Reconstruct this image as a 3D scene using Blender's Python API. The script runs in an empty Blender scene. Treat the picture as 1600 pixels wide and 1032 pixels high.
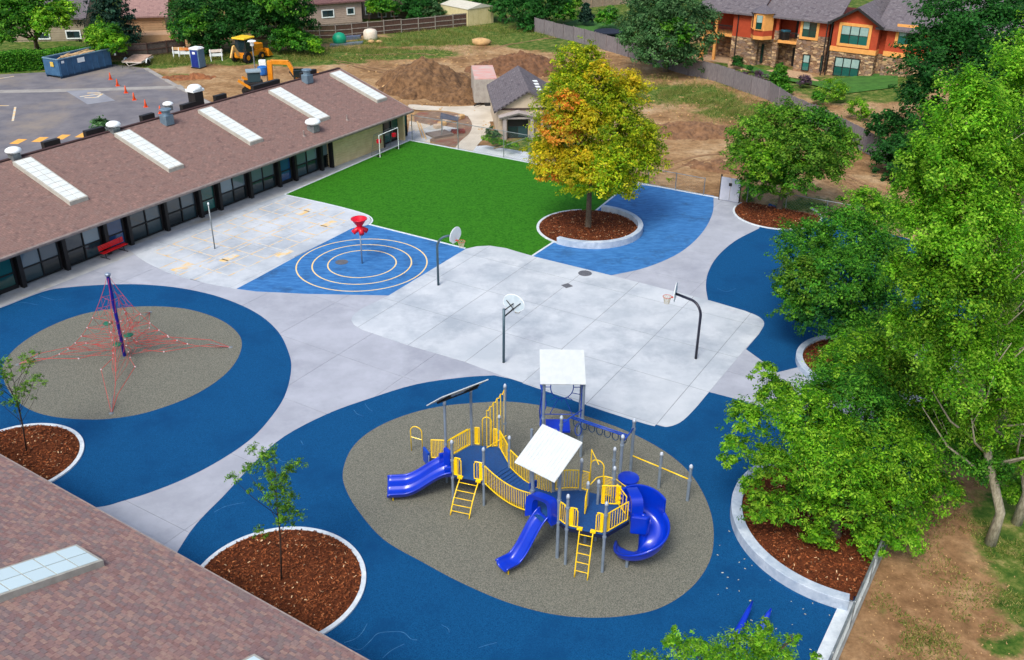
import bpy, math, random
import numpy as np
from mathutils import Vector, Matrix

random.seed(7)
rng = np.random.default_rng(7)
scene = bpy.context.scene
COL = scene.collection

# ------------------------------------------------------------------ camera, sky, sun, exposure
CAM_F, CAM_P, CAM_R, CAM_H = 1480.0, math.radians(27.7), math.radians(0.46), 24.0
cp, sp, cr, sr = math.cos(CAM_P), math.sin(CAM_P), math.cos(CAM_R), math.sin(CAM_R)
fwd = Vector((0, cp, -sp)); dn0 = Vector((0, -sp, -cp)); rt0 = Vector((1, 0, 0))
RT = rt0 * cr - dn0 * sr
DN = rt0 * sr + dn0 * cr
cam_data = bpy.data.cameras.new("camera")
cam_data.sensor_fit = 'HORIZONTAL'; cam_data.sensor_width = 36.0
cam_data.lens = 36.0 * CAM_F / 1600.0
cam_data.clip_start = 0.5; cam_data.clip_end = 3000
cam = bpy.data.objects.new("camera", cam_data); COL.objects.link(cam)
m = Matrix((( RT.x, -DN.x, -fwd.x, 0), (RT.y, -DN.y, -fwd.y, 0), (RT.z, -DN.z, -fwd.z, CAM_H), (0, 0, 0, 1)))
cam.matrix_world = m
scene.camera = cam

SUN_EL, SUN_AZ = math.radians(52), math.radians(205)     # azimuth clockwise from +Y
world = bpy.data.worlds.new("World"); scene.world = world; world.use_nodes = True
wn = world.node_tree.nodes; wl = world.node_tree.links
for n in list(wn): wn.remove(n)
wo = wn.new('ShaderNodeOutputWorld'); wb = wn.new('ShaderNodeBackground'); ws = wn.new('ShaderNodeTexSky')
ws.sky_type = 'NISHITA'; ws.sun_disc = False; ws.sun_elevation = SUN_EL; ws.sun_rotation = SUN_AZ
ws.air_density = 1.0; ws.dust_density = 4.0; ws.ozone_density = 1.0
wb.inputs[1].default_value = 0.135
wl.new(ws.outputs[0], wb.inputs[0]); wl.new(wb.outputs[0], wo.inputs[0])
sun_d = bpy.data.lights.new("sun", 'SUN'); sun_d.energy = 1.6; sun_d.angle = math.radians(20); sun_d.color = (1.0, 0.95, 0.88)
sun = bpy.data.objects.new("sun", sun_d); COL.objects.link(sun)
sdir = Vector((math.sin(SUN_AZ) * math.cos(SUN_EL), math.cos(SUN_AZ) * math.cos(SUN_EL), math.sin(SUN_EL)))
sun.rotation_euler = sdir.to_track_quat('Z', 'Y').to_euler()
scene.view_settings.view_transform = 'Standard'; scene.view_settings.look = 'None'
scene.view_settings.exposure = 0.5; scene.view_settings.gamma = 1.0
scene.view_settings.use_curve_mapping = False

# ------------------------------------------------------------------ surveying: photo pixel -> place in the world
def ray(px, py):
    x, y = px - 800.0, py - 516.0
    return RT * x + DN * y + fwd * CAM_F
def G(px, py, z=0.0):
    d = ray(px, py); t = (z - CAM_H) / d.z
    return Vector((d.x * t, d.y * t, z))
def G2(px, py, z=0.0):
    p = G(px, py, z); return (p.x, p.y)
def W(px, py, Y):
    d = ray(px, py); t = Y / d.y
    return Vector((d.x * t, Y, CAM_H + d.z * t))
class VPlane:
    """vertical plane through p0 (x,y) and p1 (x,y): survey helper for facades; s along, z up, n towards the camera side"""
    def __init__(s, p0, p1):
        s.o = Vector((p0[0], p0[1], 0)); d = Vector((p1[0] - p0[0], p1[1] - p0[1], 0)); s.L = d.length; s.u = d.normalized()
        s.n = Vector((s.u.y, -s.u.x, 0))
        if s.n.dot(Vector((0, 0, 0)) - s.o) < 0: s.n = -s.n
    def at(s, px, py, off=0.0):
        d = ray(px, py); o = s.o + s.n * off
        t = (o - Vector((0, 0, CAM_H))).dot(s.n) / d.dot(s.n); p = Vector((0, 0, CAM_H)) + d * t
        return (p - s.o).dot(s.u), p.z
    def P(s, a, z, off=0.0): return s.o + s.u * a + s.n * off + Vector((0, 0, z))
def catmull(pts, n=6, closed=False):
    out = []; N = len(pts); P = [Vector((p[0], p[1])) for p in pts]
    for i in range(N if closed else N - 1):
        a = P[(i - 1) % N] if closed or i > 0 else P[i] * 2 - P[i + 1]
        b, c = P[i], P[(i + 1) % N]
        d = P[(i + 2) % N] if closed or i + 2 < N else c * 2 - b
        for k in range(n):
            t = k / n
            out.append(tuple(0.5 * ((2 * b) + (c - a) * t + (2 * a - 5 * b + 4 * c - d) * t * t + (3 * b - a - 3 * c + d) * t ** 3)))
    if not closed: out.append(tuple(P[-1]))
    return out
def px2w(pts): return [G2(*p) for p in pts]
def area(poly): return 0.5 * sum(poly[i][0] * poly[(i + 1) % len(poly)][1] - poly[(i + 1) % len(poly)][0] * poly[i][1] for i in range(len(poly)))
def inside(p, poly):
    c = False; x, y = p; j = len(poly) - 1
    for i in range(len(poly)):
        xi, yi = poly[i][0], poly[i][1]; xj, yj = poly[j][0], poly[j][1]
        if (yi > y) != (yj > y) and x < (xj - xi) * (y - yi) / (yj - yi) + xi: c = not c
        j = i
    return c
def clip(poly, a, b):          # keep the part of poly left of a->b
    out = []; n = len(poly)
    def sd(p): return (b[0] - a[0]) * (p[1] - a[1]) - (b[1] - a[1]) * (p[0] - a[0])
    for i in range(n):
        p, q = poly[i], poly[(i + 1) % n]; sp_, sq = sd(p), sd(q)
        if sp_ >= 0: out.append(p)
        if (sp_ >= 0) != (sq >= 0):
            t = sp_ / (sp_ - sq); out.append((p[0] + (q[0] - p[0]) * t, p[1] + (q[1] - p[1]) * t))
    return out
def clip_cell(poly, cell):
    for i in range(len(cell)):
        poly = clip(poly, cell[i], cell[(i + 1) % len(cell)])
        if len(poly) < 3: return []
    return poly
def circle(c, r, n=72, a0=0, a1=360):
    full = abs(a1 - a0) >= 359.9
    return [(c[0] + r * math.cos(math.radians(a0 + (a1 - a0) * i / (n if full else n - 1))), c[1] + r * math.sin(math.radians(a0 + (a1 - a0) * i / (n if full else n - 1)))) for i in range(n)]

# ------------------------------------------------------------------ object bookkeeping
LOC = {}
def tag(o, label=None, cat=None, group=None, kind=None):
    if label: o['label'] = label
    if cat: o['category'] = cat
    if group: o['group'] = group
    if kind: o['kind'] = kind
    return o
def thing(name, label, cat, loc, group=None):
    o = bpy.data.objects.new(name, None); COL.objects.link(o)
    o.empty_display_size = 0.3
    o.location = Vector(loc); LOC[o] = Vector(loc)
    return tag(o, label, cat, group)
def link(name, me, parent=None, loc=None):
    o = bpy.data.objects.new(name, me); COL.objects.link(o)
    if parent is not None: o.parent = parent; LOC[o] = LOC[parent].copy()
    else:
        o.location = Vector(loc or (0, 0, 0)); LOC[o] = Vector(loc or (0, 0, 0))
    return o
def copy_tree(o, parent=None):
    c = o.copy(); COL.objects.link(c); c.parent = parent; LOC[c] = LOC[o].copy()
    for ch in list(o.children): copy_tree(ch, c)
    return c

class MB:
    def __init__(s): s.v = []; s.f = []; s.m = []; s.cur = 0; s.uv = None
    def add(s, vs, fs):
        b = len(s.v); s.v += [tuple(p) for p in vs]; s.f += [tuple(i + b for i in f) for f in fs]; s.m += [s.cur] * len(fs); return s
    def frame(s, o, ux, uy, uz):   # box from a corner and three edge vectors
        o, ux, uy, uz = map(Vector, (o, ux, uy, uz))
        if ux.cross(uy).dot(uz) < 0: o = o + ux; ux = -ux
        vs = [o, o + ux, o + ux + uy, o + uy, o + uz, o + ux + uz, o + ux + uy + uz, o + uy + uz]
        return s.add(vs, [(0, 3, 2, 1), (4, 5, 6, 7), (0, 1, 5, 4), (1, 2, 6, 5), (2, 3, 7, 6), (3, 0, 4, 7)])
    def box(s, c, size, ang=0.0):
        ca, sa = math.cos(ang), math.sin(ang); X = Vector((ca, sa, 0)) * size[0]; Y = Vector((-sa, ca, 0)) * size[1]; Z = Vector((0, 0, size[2]))
        return s.frame(Vector(c) - X / 2 - Y / 2 - Z / 2, X, Y, Z)
    def bar(s, a, b, w, h, up=(0, 0, 1)):
        a, b = Vector(a), Vector(b); d = b - a; up = Vector(up); x = d.cross(up)
        if x.length < 1e-5: x = d.cross(Vector((1, 0, 0)))
        x.normalize(); y = x.cross(d).normalized()
        return s.frame(a - x * w / 2 - y * h / 2, d, x * w, y * h)
    def tube(s, pts, r, n=8, closed=False, caps=True):
        P = [Vector(p) for p in pts]; N = len(P); rs = r if isinstance(r, (list, tuple)) else [r] * N
        up = None; rings = []
        for i in range(N):
            if closed: t = P[(i + 1) % N] - P[i - 1]
            else: t = P[min(i + 1, N - 1)] - P[max(i - 1, 0)]
            if t.length < 1e-9: t = Vector((0, 0, 1))
            t.normalize()
            if up is None:
                up = t.orthogonal().normalized()
            up = (up - t * up.dot(t))
            if up.length < 1e-6: up = t.orthogonal()
            up.normalize(); w = t.cross(up)
            rings.append([P[i] + (up * math.cos(2 * math.pi * k / n) + w * math.sin(2 * math.pi * k / n)) * rs[i] for k in range(n)])
        vs = [p for R in rings for p in R]; fs = []
        for i in range(N if closed else N - 1):
            a, b = i * n, ((i + 1) % N) * n
            for k in range(n): fs.append((a + k, a + (k + 1) % n, b + (k + 1) % n, b + k))
        if not closed and caps: fs.append(tuple(reversed(range(n)))); fs.append(tuple((N - 1) * n + k for k in range(n)))
        return s.add(vs, fs)
    def prism(s, poly, z0, z1, bottom=True):
        p = poly if area(poly) > 0 else poly[::-1]; n = len(p)
        vs = [(q[0], q[1], z0) for q in p] + [(q[0], q[1], z1) for q in p]
        fs = [tuple(range(n, 2 * n))] + [(i, (i + 1) % n, n + (i + 1) % n, n + i) for i in range(n)]
        if bottom: fs.append(tuple(reversed(range(n))))
        return s.add(vs, fs)
    def sheet(s, poly, z):
        p = poly if area(poly) > 0 else poly[::-1]
        return s.add([(q[0], q[1], z) for q in p], [tuple(range(len(p)))])
    def lathe(s, prof, c=(0, 0, 0), n=16, cap=True):
        c = Vector(c); vs = []; fs = []
        for r, z in prof:
            for k in range(n): a = 2 * math.pi * k / n; vs.append(c + Vector((r * math.cos(a), r * math.sin(a), z)))
        for i in range(len(prof) - 1):
            for k in range(n): fs.append((i * n + k, i * n + (k + 1) % n, (i + 1) * n + (k + 1) % n, (i + 1) * n + k))
        if cap: fs.append(tuple(reversed(range(n)))); fs.append(tuple((len(prof) - 1) * n + k for k in range(n)))
        return s.add(vs, fs)
    def arcwall(s, c, r0, r1, z0, z1, a0, a1, n=48):
        O = circle(c, r1, n, a0, a1); I = circle(c, r0, n, a0, a1); full = abs(a1 - a0) >= 359.9
        vs = [(p[0], p[1], z) for z in (z0, z1) for L in (O, I) for p in L]; fs = []
        for i in range(n if full else n - 1):
            j = (i + 1) % n
            fs += [(i, j, 2 * n + j, 2 * n + i), (n + j, n + i, 3 * n + i, 3 * n + j), (2 * n + i, 2 * n + j, 3 * n + j, 3 * n + i)]
        if not full: fs += [(0, 2 * n, 3 * n, n), (n - 1, 2 * n - 1, 4 * n - 1, 3 * n - 1)]
        return s.add(vs, fs)
    def mesh(s, name, mats, loc, smooth=False):
        me = bpy.data.meshes.new(name); L = Vector(loc)
        me.from_pydata([(p[0] - L.x, p[1] - L.y, p[2] - L.z) for p in s.v], [], s.f)
        for mt in (mats if isinstance(mats, (list, tuple)) else [mats]): me.materials.append(mt)
        me.polygons.foreach_set('material_index', s.m)
        if smooth: me.polygons.foreach_set('use_smooth', [True] * len(s.f))
        if s.uv:
            uvl = me.uv_layers.new(name='UVMap'); i = 0
            for f in me.polygons:
                for li in f.loop_indices: uvl.data[li].uv = s.uv(me.vertices[me.loops[li].vertex_index].co + L)
        me.update(); return me
    def build(s, name, mats, parent=None, loc=None, smooth=False, bevel=0.0, auto=False):
        if parent is not None: l = LOC[parent]
        elif loc is None: l = Vector((sum(p[0] for p in s.v) / len(s.v), sum(p[1] for p in s.v) / len(s.v), min(p[2] for p in s.v)))
        else: l = Vector(loc)
        me = s.mesh(name, mats, l, smooth); o = link(name, me, parent, l if parent is None else None)
        if bevel:
            b = o.modifiers.new('bevel', 'BEVEL'); b.width = bevel; b.segments = 2; b.limit_method = 'ANGLE'
        if smooth and auto:
            try: me.set_sharp_from_angle(angle=math.radians(40))
            except Exception: pass
        return o

# ------------------------------------------------------------------ materials
MATS = {}
def lin(c):
    return tuple(((x / 255.0) / 12.92 if x / 255.0 <= 0.04045 else ((x / 255.0 + 0.055) / 1.055) ** 2.4) for x in c) + (1.0,)
def mat(name, c1, c2=None, rough=0.8, scale=3.0, detail=6.0, bump=0.0, bscale=None, metal=0.0, spec=None, coat=0.0, c3=None, s3=0.4, t3=0.5, contrast=0.25, rnd=0.0, stretch=None):
    """two-tone noise colour, an optional third colour in blotches, fine bump"""
    if name in MATS: return MATS[name]
    m = bpy.data.materials.new(name); m.use_nodes = True; nt = m.node_tree; N, Lk = nt.nodes, nt.links; b = N['Principled BSDF']
    c1 = lin(c1) if max(c1) > 1.001 else tuple(c1) + (1,)
    c2 = c1 if c2 is None else (lin(c2) if max(c2) > 1.001 else tuple(c2) + (1,))
    tc = N.new('ShaderNodeTexCoord'); src = tc.outputs['Object']
    if stretch:
        mp = N.new('ShaderNodeMapping'); mp.inputs['Scale'].default_value = stretch[:3]
        if len(stretch) > 3: mp.inputs['Rotation'].default_value = (0, 0, stretch[3])
        Lk.new(src, mp.inputs[0]); src2 = mp.outputs[0]
    else: src2 = src
    no = N.new('ShaderNodeTexNoise'); no.inputs['Scale'].default_value = scale; no.inputs['Detail'].default_value = detail; no.inputs['Roughness'].default_value = 0.65
    Lk.new(src2, no.inputs['Vector'])
    rp = N.new('ShaderNodeValToRGB'); rp.color_ramp.elements[0].position = 0.5 - contrast / 2; rp.color_ramp.elements[1].position = 0.5 + contrast / 2
    rp.color_ramp.elements[0].color = c1; rp.color_ramp.elements[1].color = c2
    Lk.new(no.outputs['Fac'], rp.inputs[0]); out = rp.outputs[0]
    if c3 is not None:
        c3 = lin(c3) if max(c3) > 1.001 else tuple(c3) + (1,)
        n3 = N.new('ShaderNodeTexNoise'); n3.inputs['Scale'].default_value = s3; n3.inputs['Detail'].default_value = 8; n3.inputs['Roughness'].default_value = 0.7
        Lk.new(src, n3.inputs['Vector'])
        r3 = N.new('ShaderNodeValToRGB'); r3.color_ramp.elements[0].position = t3; r3.color_ramp.elements[1].position = min(1, t3 + 0.16)
        Lk.new(n3.outputs['Fac'], r3.inputs[0])
        mx = N.new('ShaderNodeMix'); mx.data_type = 'RGBA'; Lk.new(r3.outputs[0], mx.inputs['Factor']); Lk.new(out, mx.inputs[6]); mx.inputs[7].default_value = c3; out = mx.outputs[2]
    if rnd:
        oi = N.new('ShaderNodeObjectInfo'); mr = N.new('ShaderNodeMapRange'); mr.inputs[3].default_value = 1 - rnd; mr.inputs[4].default_value = 1 + rnd
        Lk.new(oi.outputs['Random'], mr.inputs[0]); hs = N.new('ShaderNodeHueSaturation'); Lk.new(mr.outputs[0], hs.inputs['Value']); Lk.new(out, hs.inputs['Color']); out = hs.outputs[0]
    Lk.new(out, b.inputs['Base Color'])
    b.inputs['Roughness'].default_value = rough; b.inputs['Metallic'].default_value = metal
    if spec is not None: b.inputs['Specular IOR Level'].default_value = spec
    if coat: b.inputs['Coat Weight'].default_value = coat
    if bump:
        nb = N.new('ShaderNodeTexNoise'); nb.inputs['Scale'].default_value = bscale or scale * 6; nb.inputs['Detail'].default_value = 4
        Lk.new(src, nb.inputs['Vector']); bp = N.new('ShaderNodeBump'); bp.inputs['Strength'].default_value = bump; bp.inputs['Distance'].default_value = 0.03
        Lk.new(nb.outputs['Fac'], bp.inputs['Height']); Lk.new(bp.outputs[0], b.inputs['Normal'])
    MATS[name] = m; return m
def shingle_mat(name, cols, w=0.33, h=0.14, mortar=0.006):
    m = bpy.data.materials.new(name); m.use_nodes = True; nt = m.node_tree; N, Lk = nt.nodes, nt.links; b = N['Principled BSDF']
    uv = N.new('ShaderNodeUVMap'); uv.uv_map = 'UVMap'
    def brick(scale_w, scale_h, a, c, off=0.5):
        br = N.new('ShaderNodeTexBrick'); br.offset = off; br.inputs['Scale'].default_value = 1.0; br.inputs['Brick Width'].default_value = scale_w
        br.inputs['Row Height'].default_value = scale_h; br.inputs['Mortar Size'].default_value = mortar; br.inputs['Mortar Smooth'].default_value = 0.2
        br.inputs['Bias'].default_value = 0; br.inputs['Color1'].default_value = lin(a); br.inputs['Color2'].default_value = lin(c)
        br.inputs['Mortar'].default_value = lin([x * 0.62 for x in a]); Lk.new(uv.outputs[0], br.inputs['Vector']); return br
    b1 = brick(w, h, cols[0], cols[1]); b2 = brick(w, h, cols[2], cols[3], 0.5)
    no = N.new('ShaderNodeTexNoise'); no.inputs['Scale'].default_value = 2.5; no.inputs['Detail'].default_value = 8; Lk.new(uv.outputs[0], no.inputs['Vector'])
    rp = N.new('ShaderNodeValToRGB'); rp.color_ramp.elements[0].position = 0.4; rp.color_ramp.elements[1].position = 0.6; Lk.new(no.outputs['Fac'], rp.inputs[0])
    mx = N.new('ShaderNodeMix'); mx.data_type = 'RGBA'; Lk.new(rp.outputs[0], mx.inputs['Factor']); Lk.new(b1.outputs[0], mx.inputs[6]); Lk.new(b2.outputs[0], mx.inputs[7])
    Lk.new(mx.outputs[2], b.inputs['Base Color']); b.inputs['Roughness'].default_value = 0.95; b.inputs['Specular IOR Level'].default_value = 0.2
    bp = N.new('ShaderNodeBump'); bp.inputs['Strength'].default_value = 0.5; bp.inputs['Distance'].default_value = 0.02
    Lk.new(b1.outputs['Fac'], bp.inputs['Height']); bp.invert = True; Lk.new(bp.outputs[0], b.inputs['Normal'])
    MATS[name] = m; return m
def glass_mat(name, c, rough=0.08):
    m = bpy.data.materials.new(name); m.use_nodes = True; b = m.node_tree.nodes['Principled BSDF']
    N, Lk = m.node_tree.nodes, m.node_tree.links
    oi = N.new('ShaderNodeObjectInfo'); mr = N.new('ShaderNodeMapRange'); mr.inputs[3].default_value = 0.35; mr.inputs[4].default_value = 2.0
    Lk.new(oi.outputs['Random'], mr.inputs[0]); hs = N.new('ShaderNodeHueSaturation'); Lk.new(mr.outputs[0], hs.inputs['Value']); hs.inputs['Color'].default_value = lin(c)
    Lk.new(hs.outputs[0], b.inputs['Base Color']); b.inputs['Roughness'].default_value = rough; b.inputs['Specular IOR Level'].default_value = 0.8
    MATS[name] = m; return m
def leaf_mat(name, rough=0.6, trans=0.5):
    m = bpy.data.materials.new(name); m.use_nodes = True; N, Lk = m.node_tree.nodes, m.node_tree.links; b = N['Principled BSDF']
    at = N.new('ShaderNodeAttribute'); at.attribute_name = 'tint'
    Lk.new(at.outputs['Color'], b.inputs['Base Color']); b.inputs['Roughness'].default_value = rough; b.inputs['Specular IOR Level'].default_value = 0.25
    tr = N.new('ShaderNodeBsdfTranslucent'); Lk.new(at.outputs['Color'], tr.inputs['Color']); mx = N.new('ShaderNodeMixShader'); mx.inputs[0].default_value = trans
    Lk.new(b.outputs[0], mx.inputs[1]); Lk.new(tr.outputs[0], mx.inputs[2]); Lk.new(mx.outputs[0], N['Material Output'].inputs[0])
    MATS[name] = m; return m

M_conc = mat('plaza_concrete', (154, 160, 172), (168, 174, 186), rough=0.9, scale=0.5, c3=(144, 150, 163), s3=0.16, t3=0.5, bump=0.1, bscale=60, rnd=0.035)
M_court = mat('court_concrete', (174, 184, 193), (193, 201, 208), rough=0.88, scale=0.45, c3=(156, 167, 178), s3=0.2, t3=0.47, bump=0.08, bscale=60, rnd=0.03)
M_walk = mat('walkway_concrete', (172, 177, 178), (192, 196, 196), rough=0.9, scale=1.2, c3=(160, 156, 140), s3=0.25, t3=0.55, rnd=0.05)
M_joint = mat('joint_dark', (136, 142, 150), (118, 124, 132), rough=1)
M_kerb = mat('kerb_white', (212, 222, 228), (190, 202, 210), rough=0.85, scale=4)
M_wall_c = mat('planter_concrete', (176, 190, 205), (152, 170, 190), rough=0.85, scale=2.5, c3=(196, 208, 220), s3=1.0, bump=0.15, bscale=40)
M_rub_b = mat('rubber_blue', (2, 58, 104), (16, 88, 140), rough=0.95, scale=34, detail=3, c3=(6, 66, 114), s3=0.35, t3=0.5, bump=0.45, bscale=140, spec=0.15, contrast=0.3)
M_rub_g = mat('rubber_grey', (78, 82, 76), (136, 136, 124), rough=0.95, scale=28, detail=3, bump=0.4, bscale=120, spec=0.15, contrast=0.3)
M_paint_b = mat('paint_blue', (34, 98, 160), (56, 122, 184), rough=0.8, scale=1.4, c3=(32, 80, 128), s3=0.5, t3=0.53, bump=0.05, stretch=(1, 2.6, 1, 0.5))
M_turf = mat('turf_green', (34, 94, 16), (58, 124, 30), rough=0.9, scale=7, detail=10, bump=0.8, bscale=30, spec=0.1, contrast=0.22, c3=(54, 122, 26), s3=1.6, t3=.5)
M_asph = mat('asphalt_grey', (98, 98, 106), (118, 117, 122), rough=0.95, scale=0.5, detail=10, c3=(134, 126, 118), s3=0.12, t3=0.5, bump=0.2, bscale=80)
M_mulch = mat('mulch_brown', (72, 34, 16), (132, 68, 34), rough=1, scale=9, detail=8, bump=0.9, bscale=30, contrast=0.3)
M_yel_paint = mat('yellow_paint_worn', (226, 190, 122), (196, 202, 202), rough=0.85, scale=1.8, contrast=0.16)
M_ringp = mat('ring_paint', (238, 200, 120), (222, 206, 160), rough=0.8, scale=3)
M_metal = mat('post_grey', (142, 158, 176), (128, 144, 162), rough=0.4, metal=0.3)
M_galv = mat('galvanised', (150, 158, 160), (120, 130, 134), rough=0.45, metal=0.5)
M_yel = mat('yellow_enamel', (255, 216, 0), (250, 206, 0), rough=0.35, coat=0.3)
M_blue = mat('blue_plastic', (0, 52, 192), (0, 44, 178), rough=0.28, coat=0.3, scale=1.0)
M_bluet = mat('blue_enamel', (8, 70, 180), (4, 60, 165), rough=0.35)
M_deck = mat('deck_blue', (18, 76, 140), (10, 60, 118), rough=0.6, scale=30)
M_white = mat('white_panel', (236, 244, 244), (226, 236, 240), rough=0.5)
M_canopy = mat('canopy_offwhite', (198, 206, 209), (190, 199, 203), rough=0.6)
M_dark = mat('dark_frame', (22, 22, 24), (30, 28, 28), rough=0.6)
M_dgreen = mat('pole_green', (72, 96, 108), (60, 84, 96), rough=0.4, metal=0.3)
M_red = mat('red_plastic', (214, 16, 44), (190, 10, 36), rough=0.35)
M_rope = mat('red_rope', (206, 70, 66), (180, 50, 50), rough=0.8)
M_bark = mat('bark_grey', (110, 98, 84), (78, 68, 58), rough=1, scale=8, bump=0.6, stretch=(4, 4, 1))
M_barkp = mat('bark_pale', (176, 172, 152), (128, 124, 106), rough=0.95, scale=5, bump=0.4, stretch=(3, 3, 1))
M_wood = mat('fence_wood_grey', (136, 130, 132), (104, 100, 106), rough=0.95, scale=3, stretch=(6, 6, 0.6), rnd=0.08)
M_woodb = mat('fence_wood_brown', (92, 66, 56), (66, 48, 44), rough=0.95, scale=3, stretch=(6, 6, 0.6), rnd=0.08)
M_leaf = leaf_mat('leaf')
# ------------------------------------------------------------------ the ground
bu = (Vector((-8.7, 81.03)) - Vector((-28.6, 48.57))).normalized()          # direction of the school building
U2 = Vector((bu.x, bu.y, 0)); V2 = Vector((-bu.y, bu.x, 0))
def vnoise(x, y, s, seed=0):
    r = np.random.default_rng(seed); T = r.random((64, 64)); x = np.asarray(x) / s; y = np.asarray(y) / s
    xi = np.floor(x).astype(int); yi = np.floor(y).astype(int); fx = x - xi; fy = y - yi; fx = fx * fx * (3 - 2 * fx); fy = fy * fy * (3 - 2 * fy)
    a = T[xi % 64, yi % 64]; b = T[(xi + 1) % 64, yi % 64]; c = T[xi % 64, (yi + 1) % 64]; d = T[(xi + 1) % 64, (yi + 1) % 64]
    return (a * (1 - fx) + b * fx) * (1 - fy) + (c * (1 - fx) + d * fx) * fy
def fbm(x, y, s, seed=0, o=4): return sum(vnoise(x, y, s / 2 ** k, seed + k) * 0.5 ** k for k in range(o)) / sum(0.5 ** k for k in range(o))
GRASSY = [  # (px, py, rx_m, ry_m, weight)  where grass or weeds cover the soil
    (560, 85, 18, 3.5, .9), (470, 95, 8, 4, .9), (300, 88, 9, 4, .95), (270, 92, 6, 5, .9), (80, 118, 16, 2.5, 1), (740, 50, 16, 5, .85), (850, 70, 8, 7, .7), (760, 62, 12, 6, .7),
    (900, 40, 9, 16, 1), (960, 25, 12, 20, 1), (1010, 145, 6, 6, .75), (1080, 150, 7, 5, .65), (1150, 175, 5, 5, .6), (1180, 118, 5, 9, 1), (1350, 140, 10, 6, 1),
    (1250, 320, 4, 2.5, .45), (1610, 960, 1.5, 2, .5), (1585, 880, 1.6, 2.2, .5), (1440, 1010, .8, .6, .35), (1388, 960, .4, .8, .3), (1570, 1010, 1.3, 1.0, .5), (1610, 820, 2.5, 3, .6), (1560, 680, 4, 5, .6),
    (1480, 500, 8, 12, .6), (850, 225, 4, 4, .6), (840, 235, 5, 2.5, .7), (350, 95, 7, 4, .7), (0, 60, 25, 12, .9), (1000, 0, 60, 26, .85), (300, 20, 60, 25, .8), (1500, 60, 40, 30, .8), (620, 66, 8, 3, .8)]
nx, ny = 300, 260
gx = np.linspace(-95, 95, nx); gy = np.linspace(8, 205, ny); GX, GY = np.meshgrid(gx, gy, indexing='ij')
wob = (fbm(GX, GY, 5, 3) - 0.5)
gr = np.zeros_like(GX)
for px, py, rx, ry, w in GRASSY:
    c = G2(px, py); d = np.sqrt(((GX - c[0]) / rx) ** 2 + ((GY - c[1]) / ry) ** 2) + wob * 1.1
    gr = np.maximum(gr, w * np.clip(1.25 - d, 0, 1) / 0.6)
gr = np.clip(gr, 0, 1)
LAWN_R = px2w([(1140, 98), (1190, 120), (1270, 135), (1320, 150), (1400, 150), (1400, 110), (1395, 106), (1330, 128), (1280, 130), (1240, 125), (1180, 108)])
# soil heights: flat in the yard, rough in the building site, a rise to the lawn of the orange house
dist_yard = np.clip((GY - (78 - 0.55 * GX * 1.0)) / 8, 0, 1)
relief = (fbm(GX, GY, 7, 11) - 0.5) * 0.55 * dist_yard * np.clip((140 - GY) / 10, 0, 1) * (GX > -22)
rise = np.clip((GX - 33) / 16, 0, 1) * np.clip((GY - 78) / 12, 0, 1) * 1.6
GZ = np.where(GY > 60, relief, 0) + rise
def ground_z(x, y):
    i = min(max(int((x + 95) / 190 * (nx - 1)), 0), nx - 1); j = min(max(int((y - 8) / 197 * (ny - 1)), 0), ny - 1); return float(GZ[i, j])
lane = (3.1 * (GX - 14.37) - 1.95 * (GY - 28.36)) / 3.66
damp = np.clip(1.2 - np.abs(lane - 3.0) / 6.0, 0, 1) * (GY < 62) * (.75 + .5 * (fbm(GX, GY, 3, 51) - .5)) * np.where((np.abs(lane - 3.1) < .35) | (np.abs(lane - 5.0) < .35), .35, 1.0)
verts = np.stack([GX, GY, GZ], -1).reshape(-1, 3)
idx = np.arange(nx * ny).reshape(nx, ny)
quads = np.stack([idx[:-1, :-1], idx[1:, :-1], idx[1:, 1:], idx[:-1, 1:]], -1).reshape(-1, 4)
def fast_mesh(name, verts, faces, mats, tint=None, smooth=False, extra=None):
    me = bpy.data.meshes.new(name); k = faces.shape[1]
    me.vertices.add(len(verts)); me.vertices.foreach_set('co', np.ascontiguousarray(verts, dtype=np.float32).ravel())
    me.loops.add(faces.size); me.loops.foreach_set('vertex_index', np.ascontiguousarray(faces, dtype=np.int32).ravel())
    me.polygons.add(len(faces)); me.polygons.foreach_set('loop_start', np.arange(0, faces.size, k, dtype=np.int32)); me.polygons.foreach_set('loop_total', np.full(len(faces), k, dtype=np.int32))
    if smooth: me.polygons.foreach_set('use_smooth', np.ones(len(faces), dtype=bool))
    if tint is not None:
        a = me.attributes.new('tint', 'FLOAT_COLOR', 'POINT'); t = np.ones((len(verts), 4), dtype=np.float32); t[:, :3] = tint; a.data.foreach_set('color', t.ravel())
    if extra is not None:
        if isinstance(extra, tuple): q_ = me.attributes.new('damp', 'FLOAT', 'POINT'); q_.data.foreach_set('value', np.ascontiguousarray(extra[1], dtype=np.float32)); extra = extra[0]
        a = me.attributes.new('cover', 'FLOAT', 'POINT'); a.data.foreach_set('value', np.ascontiguousarray(extra, dtype=np.float32))
    for mt in mats: me.materials.append(mt)
    me.update(); me.validate(); return me
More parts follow.
